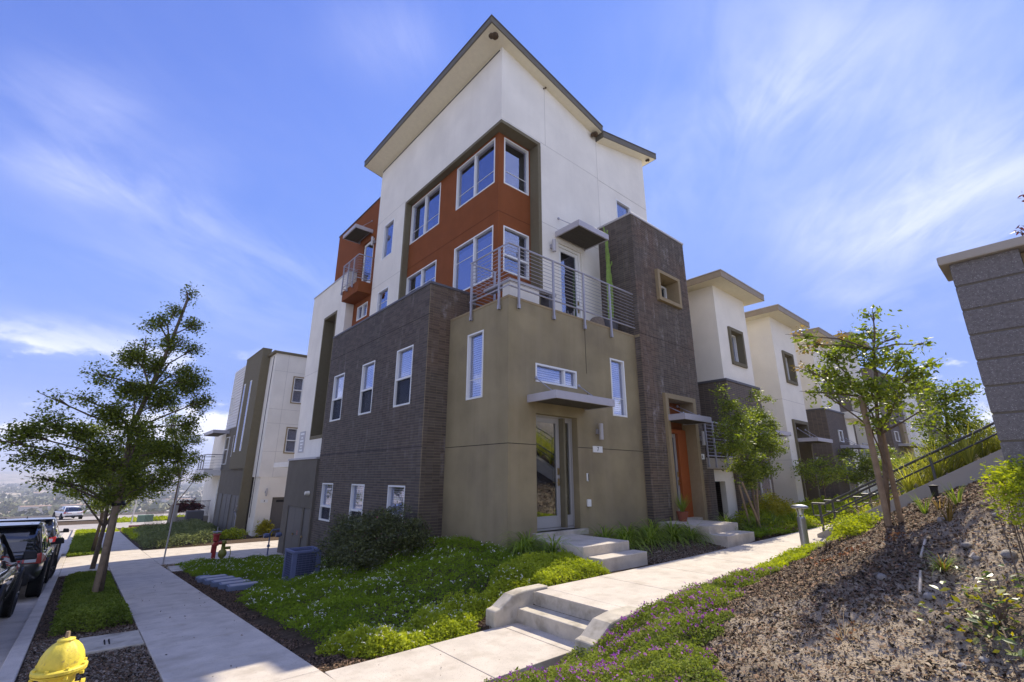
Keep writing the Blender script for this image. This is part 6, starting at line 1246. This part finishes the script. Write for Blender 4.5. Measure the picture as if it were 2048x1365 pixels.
# ------------------------------------------------------------------ small fixtures
hy = tag(empty('fire_hydrant', label='yellow fire hydrant in the mulch at the lower left, beside the kerb', cat='fire hydrant'))
M['hyd'] = mat('yellow_hydrant_paint', (0.72, 0.58, 0.07), .50, .35, var=.12, vscale=18, bump=.002, bscale=60, patch=((0.36, 0.27, 0.09), 26, .60, .70, .75))
HX, HYY, HZ = 0.075, 5.1, -0.385
mb = MB(); mb.lathe([(.0, 0), (.15, 0), (.15, .03), (.10, .035), (.10, .54), (.105, .545), (.105, .575)], (HX, HYY, HZ), 28); obj('barrel', mb, M['hyd'], hy, smooth=False, bev=0)
mb = MB(); mb.lathe([(.10, .575), (.150, .575), (.156, .580), (.156, .597), (.149, .603), (.125, .606)], (HX, HYY, HZ), 36); mb.lathe([(.10, .56), (.150, .562), (.155, .573), (.10, .574)], (HX, HYY, HZ), 36); fl = obj('flange', mb, M['hyd'], hy)
for k in range(8):
    a = k * math.pi / 4 + .3; m3 = MB(); m3.lathe([(0, .545), (.013, .545), (.013, .562), (0, .562)], (HX + .145 * math.cos(a), HYY + .145 * math.sin(a), HZ), 6); m3.lathe([(.011, .603), (.011, .616), (0, .616)], (HX + .142 * math.cos(a), HYY + .142 * math.sin(a), HZ), 6); obj('bolt', m3, M['hyd'], fl)
mb = MB(); n = 40; prof = [(.124, .604), (.122, .635), (.112, .68), (.092, .722), (.066, .752), (.050, .762), (.048, .775), (.034, .778)]; o_ = len(mb.v)
for r, h in prof:
    for k in range(n):
        t = 2 * math.pi * k / n; q = r * (1 + (.075 * max(0, math.cos(t * 8)) ** 3 if .62 < h < .76 else 0)); mb.v.append((HX + q * math.cos(t), HYY + q * math.sin(t), HZ + h))
for i in range(len(prof) - 1):
    for k in range(n): q = i * n; k2 = (k + 1) % n; mb.f.append((q + k, q + k2, q + n + k2, q + n + k))
obj('bonnet', mb, M['hyd'], hy, smooth=True)
mb = MB(); mb.lathe([(.046, .762), (.052, .766), (.052, .776), (.030, .783), (.0, .785)], (HX, HYY, HZ), 20); obj('cap', mb, M['hyd'], hy, smooth=True)
mb = MB(); mb.lathe([(.017, .778), (.013, .825), (0, .827)], (HX, HYY, HZ), 5); obj('operating_nut', mb, M['stake'], hy)
for ax, dx, L_ in (('y', (0, -.10, .40), -.07), ('x', (.10, 0, .44), .06), ('x', (-.10, 0, .44), -.06)):
    mb = MB(); r = .062 if ax == 'y' else .045; mb.lathe([(r * .9, 0), (r * .9, L_ * .6), (r * 1.15, L_ * .6), (r * 1.15, L_), (0, L_), ], (HX + dx[0], HYY + dx[1], HZ + dx[2]), 18, ax); mb.lathe([(.016, L_), (.016, L_ * 1.5), (0, L_ * 1.5)], (HX + dx[0], HYY + dx[1], HZ + dx[2]), 5, ax); obj('outlet_cap', mb, M['hyd'], hy)

ac = tag(empty('condenser_unit', label='blue-grey air-conditioning condenser on the lawn beside the dark shrub', cat='air conditioner')); M['ac'] = mat('blue_grey_steel', (0.115, 0.135, 0.235), .55, .4, var=.05); M['acg'] = mat('condenser_grille', (0.06, 0.07, 0.12), .6, .4)
ax0, ay0, az0, s_ = 3.93, 11.78, -.80, .30
mb = MB(); mb.box(ax0 - s_, ax0 + s_, ay0 - s_, ay0 + s_, az0 - .03, az0 + .06); obj('base_pan', mb, M['ac'], ac, bev=.01)
for dx in (-1, 1):
    for dy in (-1, 1): mb = MB(); mb.box(ax0 + dx * s_ - (.09 if dx > 0 else 0), ax0 + dx * s_ + (.09 if dx < 0 else 0), ay0 + dy * s_ - (.09 if dy > 0 else 0), ay0 + dy * s_ + (.09 if dy < 0 else 0), az0 + .06, az0 + .70); obj('corner_panel', mb, M['ac'], ac)
mb = MB(); mb.box(ax0 - s_ + .03, ax0 + s_ - .03, ay0 - s_ + .03, ay0 + s_ - .03, az0 + .06, az0 + .69); obj('coil', mb, M['acg'], ac)
for k in range(13):
    mb = MB(); z = az0 + .10 + k * .046; mb.box(ax0 - s_ + .004, ax0 + s_ - .004, ay0 - s_ + .004, ay0 + s_ - .004, z, z + .006); obj('grille_wire', mb, M['ac'], ac)
for k in range(7):
    mb = MB(); q = -s_ + .12 + k * .08; mb.box(ax0 + q, ax0 + q + .006, ay0 - s_ - .001, ay0 - s_ + .004, az0 + .07, az0 + .69); mb.box(ax0 - s_ - .001, ax0 - s_ + .004, ay0 + q, ay0 + q + .006, az0 + .07, az0 + .69); obj('grille_wire', mb, M['ac'], ac)
mb = MB(); w = .05
for a in ((-s_ - .01, s_ + .01, -s_ - .01, -s_ + w), (-s_ - .01, s_ + .01, s_ - w, s_ + .01), (-s_ - .01, -s_ + w, -s_ + w, s_ - w), (s_ - w, s_ + .01, -s_ + w, s_ - w)): mb.box(ax0 + a[0], ax0 + a[1], ay0 + a[2], ay0 + a[3], az0 + .70, az0 + .76)
obj('top_rim', mb, M['ac'], ac, bev=.012)
for r in (.08, .13, .18, .23, .28):
    mb = MB(); mb.tube([(ax0 + r * math.cos(t * .2618), ay0 + r * math.sin(t * .2618), az0 + .71) for t in range(25)], .004, 4, cap=False); obj('fan_guard', mb, M['acg'], ac)

bo = tag(empty('bollard_light', label='grey aluminium bollard path light with round cap, standing beside the upper walk', cat='bollard light')); M['alu'] = mat('brushed_aluminium', (0.30, 0.31, 0.33), .35, .5, metal=.7)
bx, by = 12.15, 4.13; bz = g1(bx, by) - .03
mb = MB(); mb.lathe([(0, 0), (.085, 0), (.085, .76), (.078, .79), (0, .79)], (bx, by, bz), 24); obj('post', mb, M['alu'], bo)
for a in (.4, 2.5, 4.6): mb = MB(); mb.tube([(bx + .06 * math.cos(a), by + .06 * math.sin(a), bz + .78), (bx + .05 * math.cos(a), by + .05 * math.sin(a), bz + .86), (bx + .09 * math.cos(a), by + .09 * math.sin(a), bz + .98)], .016, 6); obj('arm', mb, M['alu'], bo)
mb = MB(); mb.lathe([(0, .97), (.15, .97), (.175, .985), (.175, 1.005), (.15, 1.03), (.06, 1.05), (0, 1.05)], (bx, by, bz), 28); obj('cap', mb, M['alu'], bo)
mb = MB(); mb.lathe([(0, .83), (.03, .83), (.035, .96), (0, .96)], (bx, by, bz), 12); obj('lens', mb, M['vinyl'], bo)

rd = tag(empty('red_standpipe', label='red valve standpipe with a wheel on top, beside the driveway', cat='standpipe')); M['redp'] = mat('red_pipe_paint', (0.36, 0.035, 0.03), .5, .4, var=.15, vscale=14); M['grnp'] = mat('faded_green_paint', (0.22, 0.22, 0.04), .5, .4, var=.2, vscale=16)
rx, ry = 3.42, 18.72; rz = g1(rx, ry)
mb = MB(); mb.lathe([(.07, 0), (.06, .05), (.06, .50), (.10, .51), (.10, .55), (.06, .56), (.05, .62), (.09, .66), (.085, .82), (.12, .83), (.12, .87), (.05, .88)], (rx, ry, rz), 16); obj('body', mb, M['redp'], rd)
mb = MB(); mb.tube([(rx + .12 * math.cos(t * .5236), ry + .12 * math.sin(t * .5236), rz + .93) for t in range(13)], .014, 6, cap=False); mb.tube([(rx - .12, ry, rz + .93), (rx + .12, ry, rz + .93)], .01, 5); mb.tube([(rx, ry, rz + .85), (rx, ry, rz + 1.08)], .014, 6); obj('hand_wheel', mb, M['metal'], rd)
mb = MB(); mb.tube([(rx, ry, rz + .6), (rx + .18, ry - .02, rz + .58)], .05, 8); mb.box(rx - .09, rx - .06, ry - .05, ry + .05, rz + .3, rz + .5); obj('side_outlet', mb, M['redp'], rd)
gd = tag(empty('green_hydrant', label='small faded green hydrant with a chain, right of the red standpipe', cat='hydrant'))
gx, gy = 3.66, 18.70; gzz = g1(gx, gy)
mb = MB(); mb.lathe([(.09, 0), (.09, .03), (.05, .04), (.05, .12), (.11, .18), (.13, .26), (.11, .34), (.06, .38), (.055, .55), (.08, .56), (.08, .62), (.05, .66), (0, .67)], (gx, gy, gzz), 16); obj('body', mb, M['grnp'], gd, smooth=True)
mb = MB(); mb.lathe([(.045, 0), (.045, .16), (0, .16)], (gx + .05, gy, gzz + .42), 12, 'x'); mb.tube([(gx + .2, gy, gzz + .42), (gx + .24, gy, gzz + .25), (gx + .21, gy, gzz + .03)], .012, 5); obj('outlet', mb, M['grnp'], gd)
fd = tag(empty('fire_department_connection', label='dark blue-grey twin-inlet pipe standing by the utility doors', cat='standpipe')); fx, fy = 5.12, 19.0; fz = g1(fx, fy)
mb = MB(); mb.tube([(fx, fy, fz - .05), (fx, fy, fz + .85), (fx + .06, fy, fz + .95), (fx + .3, fy, fz + .97)], .024, 8); mb.lathe([(.05, .4), (.05, .47)], (fx, fy, fz), 8); obj('pipe', mb, M['ac'], fd)
for dx in (-.1, .3): mb = MB(); mb.lathe([(0, -.10), (.07, -.10), (.08, -.04), (.08, .04), (.05, .09), (0, .09)], (fx + dx, fy, fz + .78), 14, 'x'); obj('inlet_cap', mb, M['ac'], fd)
k = onslope(1876, 1012); mb = MB(); mb.lathe([(0, 0), (.035, 0), (.045, .12), (.06, .14), (0, .15)], (k[0], k[1], k[2] + .12), 12, 'z'); mb.tube([(k[0], k[1], k[2] - .03), (k[0], k[1], k[2] + .13)], .012, 6); tag(obj('garden_spotlight', mb, M['black']), label='small black garden spotlight on a stem near the cheek wall', cat='spotlight')

# ------------------------------------------------------------------ parked cars
M['p_dark'] = mat('black_car_paint', (0.018, 0.019, 0.022), .28, .6, coat=1.0); M['p_grey'] = mat('dark_grey_car_paint', (0.055, 0.058, 0.065), .28, .6, metal=.4, coat=1.0); M['p_blue'] = mat('dark_blue_car_paint', (0.035, 0.045, 0.085), .28, .6, metal=.3, coat=1.0); M['p_white'] = mat('white_car_paint', (.70, .70, .70), .3, .5, coat=1.0)
M['plast'] = mat('black_trim_plastic', (0.018, 0.018, 0.019), .6, .4); M['tyre'] = mat('tyre_rubber', (0.018, 0.018, 0.018), .85, .2); M['rim'] = mat('dark_alloy', (0.10, 0.10, 0.11), .3, .5, metal=.8)
def lamp_mat(name, c, e): m = mat(name, c, .15, .6, coat=1.0); return m
M['tail'] = lamp_mat('tail_lamp_red', (.45, .02, .015), 0); M['tailc'] = lamp_mat('clear_lamp', (.6, .6, .6), 0); M['chrome'] = mat('chrome', (.6, .6, .6), .15, .5, metal=1.0)
def loft(rows, closed=True):
    """rows: list of rings with equal point counts"""
    mb = MB(); n = len(rows[0])
    for r in rows: mb.v += [tuple(p) for p in r]
    for i in range(len(rows) - 1):
        for k in range(n - (0 if closed else 1)): k2 = (k + 1) % n; mb.f.append((i * n + k, i * n + k2, (i + 1) * n + k2, (i + 1) * n + k))
    mb.f.append(tuple(range(n))[::-1]); mb.f.append(tuple((len(rows) - 1) * n + k for k in range(n)))
    return mb
def make_car(label, x_side, y_rear, paint, Lc=4.95, Wc=1.98, Hc=1.72, kind='suv', group='cars parked along the kerb', steer=0.0, rot=0.0, zroad=None, cat='car'):
    """local frame: x across, y towards the nose, origin at the road under the rear middle"""
    root = tag(empty('parked_car', (x_side - Wc / 2, y_rear, zroad if zroad is not None else float(zs(y_rear + 2.4)) - .14)), label=label, cat=cat, group=group)
    pitch = math.atan(-0.055) if zroad is None else 0
    root.rotation_euler = (pitch, 0, rot)
    root.location.z += 2.4 * 0.055 if zroad is None else 0
    hw = Wc / 2; k = Lc / 4.95; belt = Hc * (.635 if kind == 'suv' else .66); zc_ = .30
    S = [(0.0, .80, .55, .86), (.05, .90, .42, .93), (.30, .97, .32, .97), (.9, 1.0, .28, 1.0), (2.4, 1.0, .26, 1.0), (3.6, 1.0, .27, 1.0), (4.2, .985, .28, .93), (4.65, .93, .30, .85), (4.88, .84, .34, .72), (4.95, .74, .42, .60)]
    rows = []
    for (y, wf, zl, bf) in S:
        w = hw * wf; zt = (belt if y < 3.5 else belt * (1 - (y - 3.5) * .10)) * (bf if y < .1 or y > 4.6 else 1); sh = .045
        rows.append([(-w * .86, y * k, zl), (-w * .97, y * k, zl + .12), (-w, y * k, (zl + zt) * .52), (-w * .975, y * k, zt - .10), (-w * .90, y * k, zt), (0, y * k, zt + sh), (w * .90, y * k, zt), (w * .975, y * k, zt - .10), (w, y * k, (zl + zt) * .52), (w * .97, y * k, zl + .12), (w * .86, y * k, zl)])
    b = obj('body', loft(rows), M[paint], root, smooth=True); sm = b.modifiers.new('s', 'SUBSURF'); sm.levels = 2; sm.render_levels = 2
    # greenhouse
    if kind == 'suv': GH = [(.10, .80, belt - .05), (.22, .80, belt + .25), (.42, .75, Hc - .08), (.7, .74, Hc), (1.6, .745, Hc + .01), (2.6, .73, Hc - .02), (3.0, .70, Hc - .12), (3.55, .76, belt + .18), (3.9, .80, belt - .02)]
    else: GH = [(.30, .80, belt - .03), (.75, .74, belt + .18), (1.25, .68, Hc - .06), (1.8, .66, Hc), (2.5, .66, Hc), (3.0, .68, Hc - .10), (3.5, .74, belt + .15), (3.9, .80, belt - .02)]
    rows = []
    for (y, wf, zt) in GH:
        w = hw * wf; wb = hw * .90; zb2 = belt - .06; zt = max(zt, zb2 + .02)
        rows.append([(-wb, y * k, zb2), (-(wb * .45 + w * .55), y * k, zb2 + (zt - zb2) * .6), (-w, y * k, zt - .03), (-w * .9, y * k, zt), (0, y * k, zt + .015), (w * .9, y * k, zt), (w, y * k, zt - .03), (wb * .45 + w * .55, y * k, zb2 + (zt - zb2) * .6), (wb, y * k, zb2)])
    g = obj('windows', loft(rows), M['carglass2'], root, smooth=True)
    # roof panel in body colour, pillars
    top = [r for r, s in zip(rows, GH) if s[2] > Hc - .15]; rr = []
    for r in top: rr.append([(x * 1.012, y, z + .012) for x, y, z in r[2:7]] + [(x * .98, y, z - .03) for x, y, z in r[2:7]][::-1])
    obj('roof', loft(rr), M[paint], root, smooth=True)
    def pillar(y0, y1, w0=.07, m=paint):
        for sx in (-1, 1):
            mbp = MB(); i = min(range(len(GH)), key=lambda q: abs(GH[q][0] - y1)); w = hw * GH[i][1]
            mbp.hexa([(sx * hw * .905, y0 * k, belt - .05), (sx * hw * .905, (y0 + w0) * k, belt - .05), (sx * hw * .87, (y0 + w0) * k, belt - .05), (sx * hw * .87, y0 * k, belt - .05)], [(sx * (w + .012), y1 * k, Hc - .05), (sx * (w + .012), (y1 + w0) * k, Hc - .05), (sx * (w - .03), (y1 + w0) * k, Hc - .05), (sx * (w - .03), y1 * k, Hc - .05)]); obj('pillar', mbp, M[m], root)
    if kind == 'suv':
        pillar(.25, .5, .22); pillar(1.35, 1.4, .06, 'plast'); pillar(2.35, 2.3, .07, 'plast'); pillar(3.55, 2.85, .09)
        mbr = MB()
        for sx in (-1, 1): mbr.tube([(sx * hw * .70, .75 * k, Hc), (sx * hw * .70, .85 * k, Hc + .05), (sx * hw * .69, 2.6 * k, Hc + .05), (sx * hw * .68, 2.75 * k, Hc)], .018, 6)
        obj('roof_rail', mbr, M['plast'], root)
        mba = MB(); mba.hexa([(-.02, .75, Hc + .01), (.02, .75, Hc + .01), (.02, .92, Hc + .01), (-.02, .92, Hc + .01)], [(-.006, .74, Hc + .09), (.006, .74, Hc + .09), (.006, .78, Hc + .09), (-.006, .78, Hc + .09)]); obj('antenna', mba, M['plast'], root)
        mbs = MB(); mbs.hexa([(-hw * .74, .28, Hc - .05), (hw * .74, .28, Hc - .05), (hw * .74, .6, Hc - .02), (-hw * .74, .6, Hc - .02)], [(-hw * .72, .24, Hc - .02), (hw * .72, .24, Hc - .02), (hw * .72, .62, Hc + .03), (-hw * .72, .62, Hc + .03)]); obj('spoiler', mbs, M[paint], root, bev=.01)
    else: pillar(.5, 1.2, .15); pillar(2.1, 2.1, .06, 'plast'); pillar(3.55, 2.85, .09)
    # tail lamps, bumper, plate
    for sx in (-1, 1):
        m4 = MB(); m4.hexa([(sx * hw * .62, -.012, belt - .22), (sx * hw * .93, .04, belt - .25), (sx * hw * .995, .32, belt - .20), (sx * hw * .6, .3, belt - .2)], [(sx * hw * .62, -.002, belt - .10), (sx * hw * .90, .05, belt - .02), (sx * hw * .965, .30, belt - .10), (sx * hw * .6, .3, belt - .1)]); t4_ = obj('tail_lamp', m4, M['tail'], root, bev=.01)
        m5 = MB(); m5.box(min(sx * hw * .66, sx * hw * .84), max(sx * hw * .66, sx * hw * .84), -.022, .05, belt - .21, belt - .10); obj('reversing_lamp', m5, M['tailc'], t4_)
        m6 = MB(); cxm = sx * (hw + .09); m6.hexa([(cxm - .10, 3.10 * k, belt + .0), (cxm + .10, 3.12 * k, belt), (cxm + .09, 3.28 * k, belt), (cxm - .10, 3.25 * k, belt)], [(cxm - .10, 3.12 * k, belt + .16), (cxm + .06, 3.14 * k, belt + .15), (cxm + .07, 3.25 * k, belt + .13), (cxm - .10, 3.25 * k, belt + .15)]); m6.box(min(sx * hw * .9, cxm), max(sx * hw * .9, cxm), 3.16 * k, 3.24 * k, belt, belt + .05); obj('wing_mirror', m6, M['plast'], root, bev=.045)
    mbb = MB(); mbb.box(-hw * .80, hw * .80, -.03, .2, .34, .55); obj('rear_bumper', mbb, M['plast'], root, bev=.04)
    mbp = MB(); mbp.box(-.26, .26, -.035, -.028, .72, .86); obj('number_plate', mbp, M['vinyl'], root); mbt = MB(); mbt.box(-hw * .6, hw * .6, -.018, .02, belt - .19, belt - .155); obj('light_bar', mbt, M['tail'], root)
    mbw = MB(); mbw.hexa([(-hw * .62, .075 * k, belt + .02), (hw * .62, .075 * k, belt + .02), (hw * .62, .12 * k, belt + .02), (-hw * .62, .12 * k, belt + .02)], [(-hw * .60, .37 * k, Hc - .11), (hw * .60, .37 * k, Hc - .11), (hw * .60, .42 * k, Hc - .11), (-hw * .60, .42 * k, Hc - .11)]); obj('rear_window', mbw, M['carglass2'], root)
    hl_ = MB()
    for sx in (-1, 1): hl_.hexa([(sx * hw * .60, 4.80 * k, belt - .26), (sx * hw * .86, 4.62 * k, belt - .26), (sx * hw * .84, 4.5 * k, belt - .26), (sx * hw * .55, 4.6 * k, belt - .26)], [(sx * hw * .60, 4.72 * k, belt - .12), (sx * hw * .86, 4.50 * k, belt - .10), (sx * hw * .80, 4.4 * k, belt - .10), (sx * hw * .55, 4.5 * k, belt - .12)])
    obj('headlight', hl_, M['tailc'], root)
    # wheels and arches
    R_ = .375
    for sx in (-1, 1):
        for wy, stz in ((.98 * k, 0), (3.92 * k, steer)):
            m7 = MB(); m7.lathe([(R_ + .075, -.01), (R_ + .075, .02), (R_ + .0, .03), (R_ + .0, -.03)], (sx * (hw - .005), wy, R_), 28, 'x'); m7.lathe([(0, -.0), (R_ + .02, 0)], (sx * (hw - .012), wy, R_), 28, 'x'); obj('wheel_arch', m7, M['plast'], root)
            wl = empty('wheel', (sx * (hw - .10), wy, R_), -stz); wl.parent = root
            t7 = MB(); wd = .24; t7.lathe([(R_ * .66, -wd / 2), (R_ * .93, -wd / 2), (R_, -wd / 2 + .03), (R_, wd / 2 - .03), (R_ * .93, wd / 2), (R_ * .66, wd / 2)], (0, 0, 0), 32, 'x'); obj('tyre', t7, M['tyre'], wl, smooth=False)
            r7 = MB(); f_ = sx * wd / 2; r7.lathe([(R_ * .67, f_), (R_ * .67, f_ * .8), (R_ * .62, f_ * .55), (R_ * .60, -f_)], (0, 0, 0), 28, 'x')
            for s5 in range(10):
                a = s5 * math.pi / 5 + (.12 if s5 % 2 else -.12); r7.tube([(f_ * .86, 0.05 * math.cos(a), 0.05 * math.sin(a)), (f_ * .9, R_ * .64 * math.cos(a + .1), R_ * .64 * math.sin(a + .1))], .018, 5)
            r7.lathe([(0, f_ * .95), (.055, f_ * .92), (.06, f_ * .6)], (0, 0, 0), 12, 'x'); obj('rim', r7, M['rim'], wl)
            d7 = MB(); d7.lathe([(0, f_ * .3), (R_ * .5, f_ * .3)], (0, 0, 0), 20, 'x'); obj('brake_disc', d7, M['metal'], wl)
    hd = MB()
    for sx in (-1, 1):
        for yy2 in (1.75, 2.75): hd.box(sx * hw - .012 if sx > 0 else sx * hw - .02, sx * hw + .02 if sx > 0 else sx * hw + .012, yy2 * k, (yy2 + .18) * k, belt - .20, belt - .175)
    obj('door_handle', hd, M[paint], root)
    return root
M['carglass2'] = mat('dark_car_glass', (0.012, 0.013, 0.016), .04, .9, coat=1.0)
make_car('black car nearest the camera, mostly cut off by the left edge', -.68, 9.4, 'p_dark', steer=.0, Hc=1.5, kind='sedan')
make_car('dark grey SUV with red tail lamps and black wheels, second from the camera', -.44, 15.0, 'p_grey', steer=.35, Hc=1.58)
make_car('dark blue SUV beyond the grey one, farther down the kerb', -.50, 23.6, 'p_blue', Hc=1.58)
wc = at(145, 1042, y=80); make_car('white hatchback parked across the side street, in the distance', wc[0] + 1.0, 80, 'p_white', Hc=1.5, kind='sedan', rot=.25, zroad=float(zs(80)) - .1, group=None)
mb = MB(); mb.box(-1.6, -.7, 21.8, 22.6, float(zs(22)) - .14, float(zs(22)) - .06); tag(obj('drain_cover', mb, M['metal'], bev=.02), label='dark drain plate in the gutter behind the far blue car', cat='drain cover')
# guard rail, corner fixtures and street lamp
gr = tag(empty('guard_rail', label='low rail along the edge of the hill beyond the side street', cat='guard rail'))
for k in range(18): mb = MB(); x = -34 + k * 2.6; mb.box(x, x + .12, 92, 92.12, -4.7, -3.75); obj('post', mb, M['stake'], gr)
mb = MB(); mb.box(-34, 12, 91.95, 92, -4.0, -3.7); obj('rail', mb, M['wallc'], gr)
mb = MB(); mb.box(4.2, 5.5, 62.8, 63.6, -3.1, -2.35); M['tgreen'] = mat('transformer_green', (0.13, 0.20, 0.14), .6, .3); tag(obj('utility_box', mb, M['tgreen'], bev=.03), label='green utility box on the lawn beyond the side street', cat='utility box')
lpst = tag(empty('street_lamp', label='pale street lamp pole leaning into view beyond the side street', cat='street lamp')); mb = MB(); mb.tube([(3.6, 60, -3), (3.6, 60, .4), (3.9, 60, .9)], .06, 8); obj('pole', mb, M['coping'], lpst); mb = MB(); mb.box(3.8, 4.3, 59.9, 60.1, .85, .95); obj('lamp_head', mb, M['coping'], lpst)
rc = tag(empty('far_kerb'), kind='structure')
for k in range(6): mb = MB(); mb.box(3 + k * 2, 4.98 + k * 2, 52.0, 52.2, -2.7, float(zs(52)) + .06); obj('kerbstone', mb, M['redcurb'], rc)
cover('far_verge', 'grass verge and low planting beyond the side street', lambda x, y: x > -99, 2, 16, 64.2, 74, 9000, .22, 'lime', lambda x, y: .15 + 0 * x)
# ------------------------------------------------------------------ valley: trees and buildings
protos = []
for s in range(5):
    r = np.random.default_rng(s + 3); n = 260; d = unit(r.normal(size=(n, 3))); d[:, 2] = np.abs(d[:, 2]); Pp = d * (.55 + .45 * r.random((n, 1))) * np.array([1, 1, .9]) * (1 + .2 * np.sin(d[:, :1] * 6 + s)); Pp[:, 2] += .15
    v, f = leaf_arrays(Pp, .34, up=.4, aspect=.9); o = np_mesh('far_tree', v, f, LF['far'], tint=r.random(n)); protos.append(o)
def vground(x, y): return -4.2 - 46 * (lambda t: t * t * (3 - 2 * t))(np.clip((y - 94) / 190, 0, 1)) + fbm(np.array([x]) / 60, np.array([y]) / 60)[0] * 2 * np.clip((y - 94) / 190, 0, 1)
labs = 'broad-crowned tree in the hazy valley below the hill'
for i in range(230):
    y = 300 + 900 * rng.random() ** 1.4; ang = rng.uniform(-.16, .42); x = y * math.tan(ang); o = protos[i] if i < 5 else protos[i % 5].copy()
    if i >= 5: col.objects.link(o)
    s = rng.uniform(4, 9); o.location = (x, y, float(vground(x, y)) - .3); o.scale = (s, s, s * rng.uniform(.7, 1.1)); o.rotation_euler = (0, 0, rng.uniform(0, 6)); tag(o, label=labs, cat='tree', group='trees scattered over the valley')
n = 1500; y = 500 + 4200 * rng.random(n) ** 1.3; x = y * np.tan(rng.uniform(-.2, .46, n)); r_ = rng.uniform(6, 14, n); C_ = np.c_[x, y, np.full(n, -49.0)]; idx = np.repeat(np.arange(n), 26); d = unit(rng.normal(size=(len(idx), 3))); d[:, 2] = np.abs(d[:, 2])
Pp = C_[idx] + d * r_[idx, None] * np.array([1.2, 1.2, .55]); v, f = leaf_arrays(Pp, 7.0, up=.4, aspect=.9); tag(np_mesh('valley_woods', v, f, LF['far'], tint=np.repeat(rng.random(n), 26)), kind='stuff', label='tree belts of the far valley fading into haze', cat='woods')
M['bpale'] = mat('pale_far_wall', (.55, .52, .47), .9, .1); M['btan'] = mat('tan_far_roof', (.36, .24, .17), .9, .1)
for i in range(90):
    y = 320 + 2300 * rng.random() ** 1.2; x = y * math.tan(rng.uniform(-.16, .42)); w, dd, h = (rng.uniform(9, 16), rng.uniform(8, 14), rng.uniform(4, 7)) if i % 4 else (rng.uniform(40, 90), rng.uniform(25, 40), rng.uniform(7, 11))
    z = float(vground(x, y)) - .5; e = tag(empty('valley_building', (x, y, z), rng.uniform(-.4, .4)), label=('long pale warehouse down in the hazy valley' if i % 4 == 0 else 'small pale house with a low roof down in the hazy valley'), cat='building', group='buildings scattered over the valley' if i % 4 else 'warehouses in the valley')
    mb = MB(); mb.box(-w / 2, w / 2, -dd / 2, dd / 2, 0, h); obj('wall', mb, M['bpale'], e)
    mb = MB(); hh = h + (2.2 if i % 4 else .6); mb.add([(-w / 2 - .4, -dd / 2 - .4, h), (w / 2 + .4, -dd / 2 - .4, h), (w / 2 + .4, dd / 2 + .4, h), (-w / 2 - .4, dd / 2 + .4, h), (-w / 2, 0, hh), (w / 2, 0, hh)], [(0, 1, 5, 4), (2, 3, 4, 5), (1, 2, 5), (3, 0, 4), (3, 2, 1, 0)]); obj('roof', mb, M['btan' if i % 3 == 0 else 'bpale'], e)

# ------------------------------------------------------------------ air
flush_bricks()
hm = bpy.data.materials.new('air'); hm.use_nodes = True; n = hm.node_tree.nodes; n.remove(n['Principled BSDF']); pv = n.new('ShaderNodeVolumePrincipled'); pv.inputs['Color'].default_value = (.80, .86, 1.0, 1); pv.inputs['Density'].default_value = HAZE; pv.inputs['Anisotropy'].default_value = .0
hm.node_tree.links.new(pv.outputs[0], n['Material Output'].inputs['Volume'])
if HAZE > 0:
    mb = MB(); mb.box(-7000, 6500, -100, 9500, -60, 100); h = obj('haze', mb, hm); tag(h, kind='stuff')
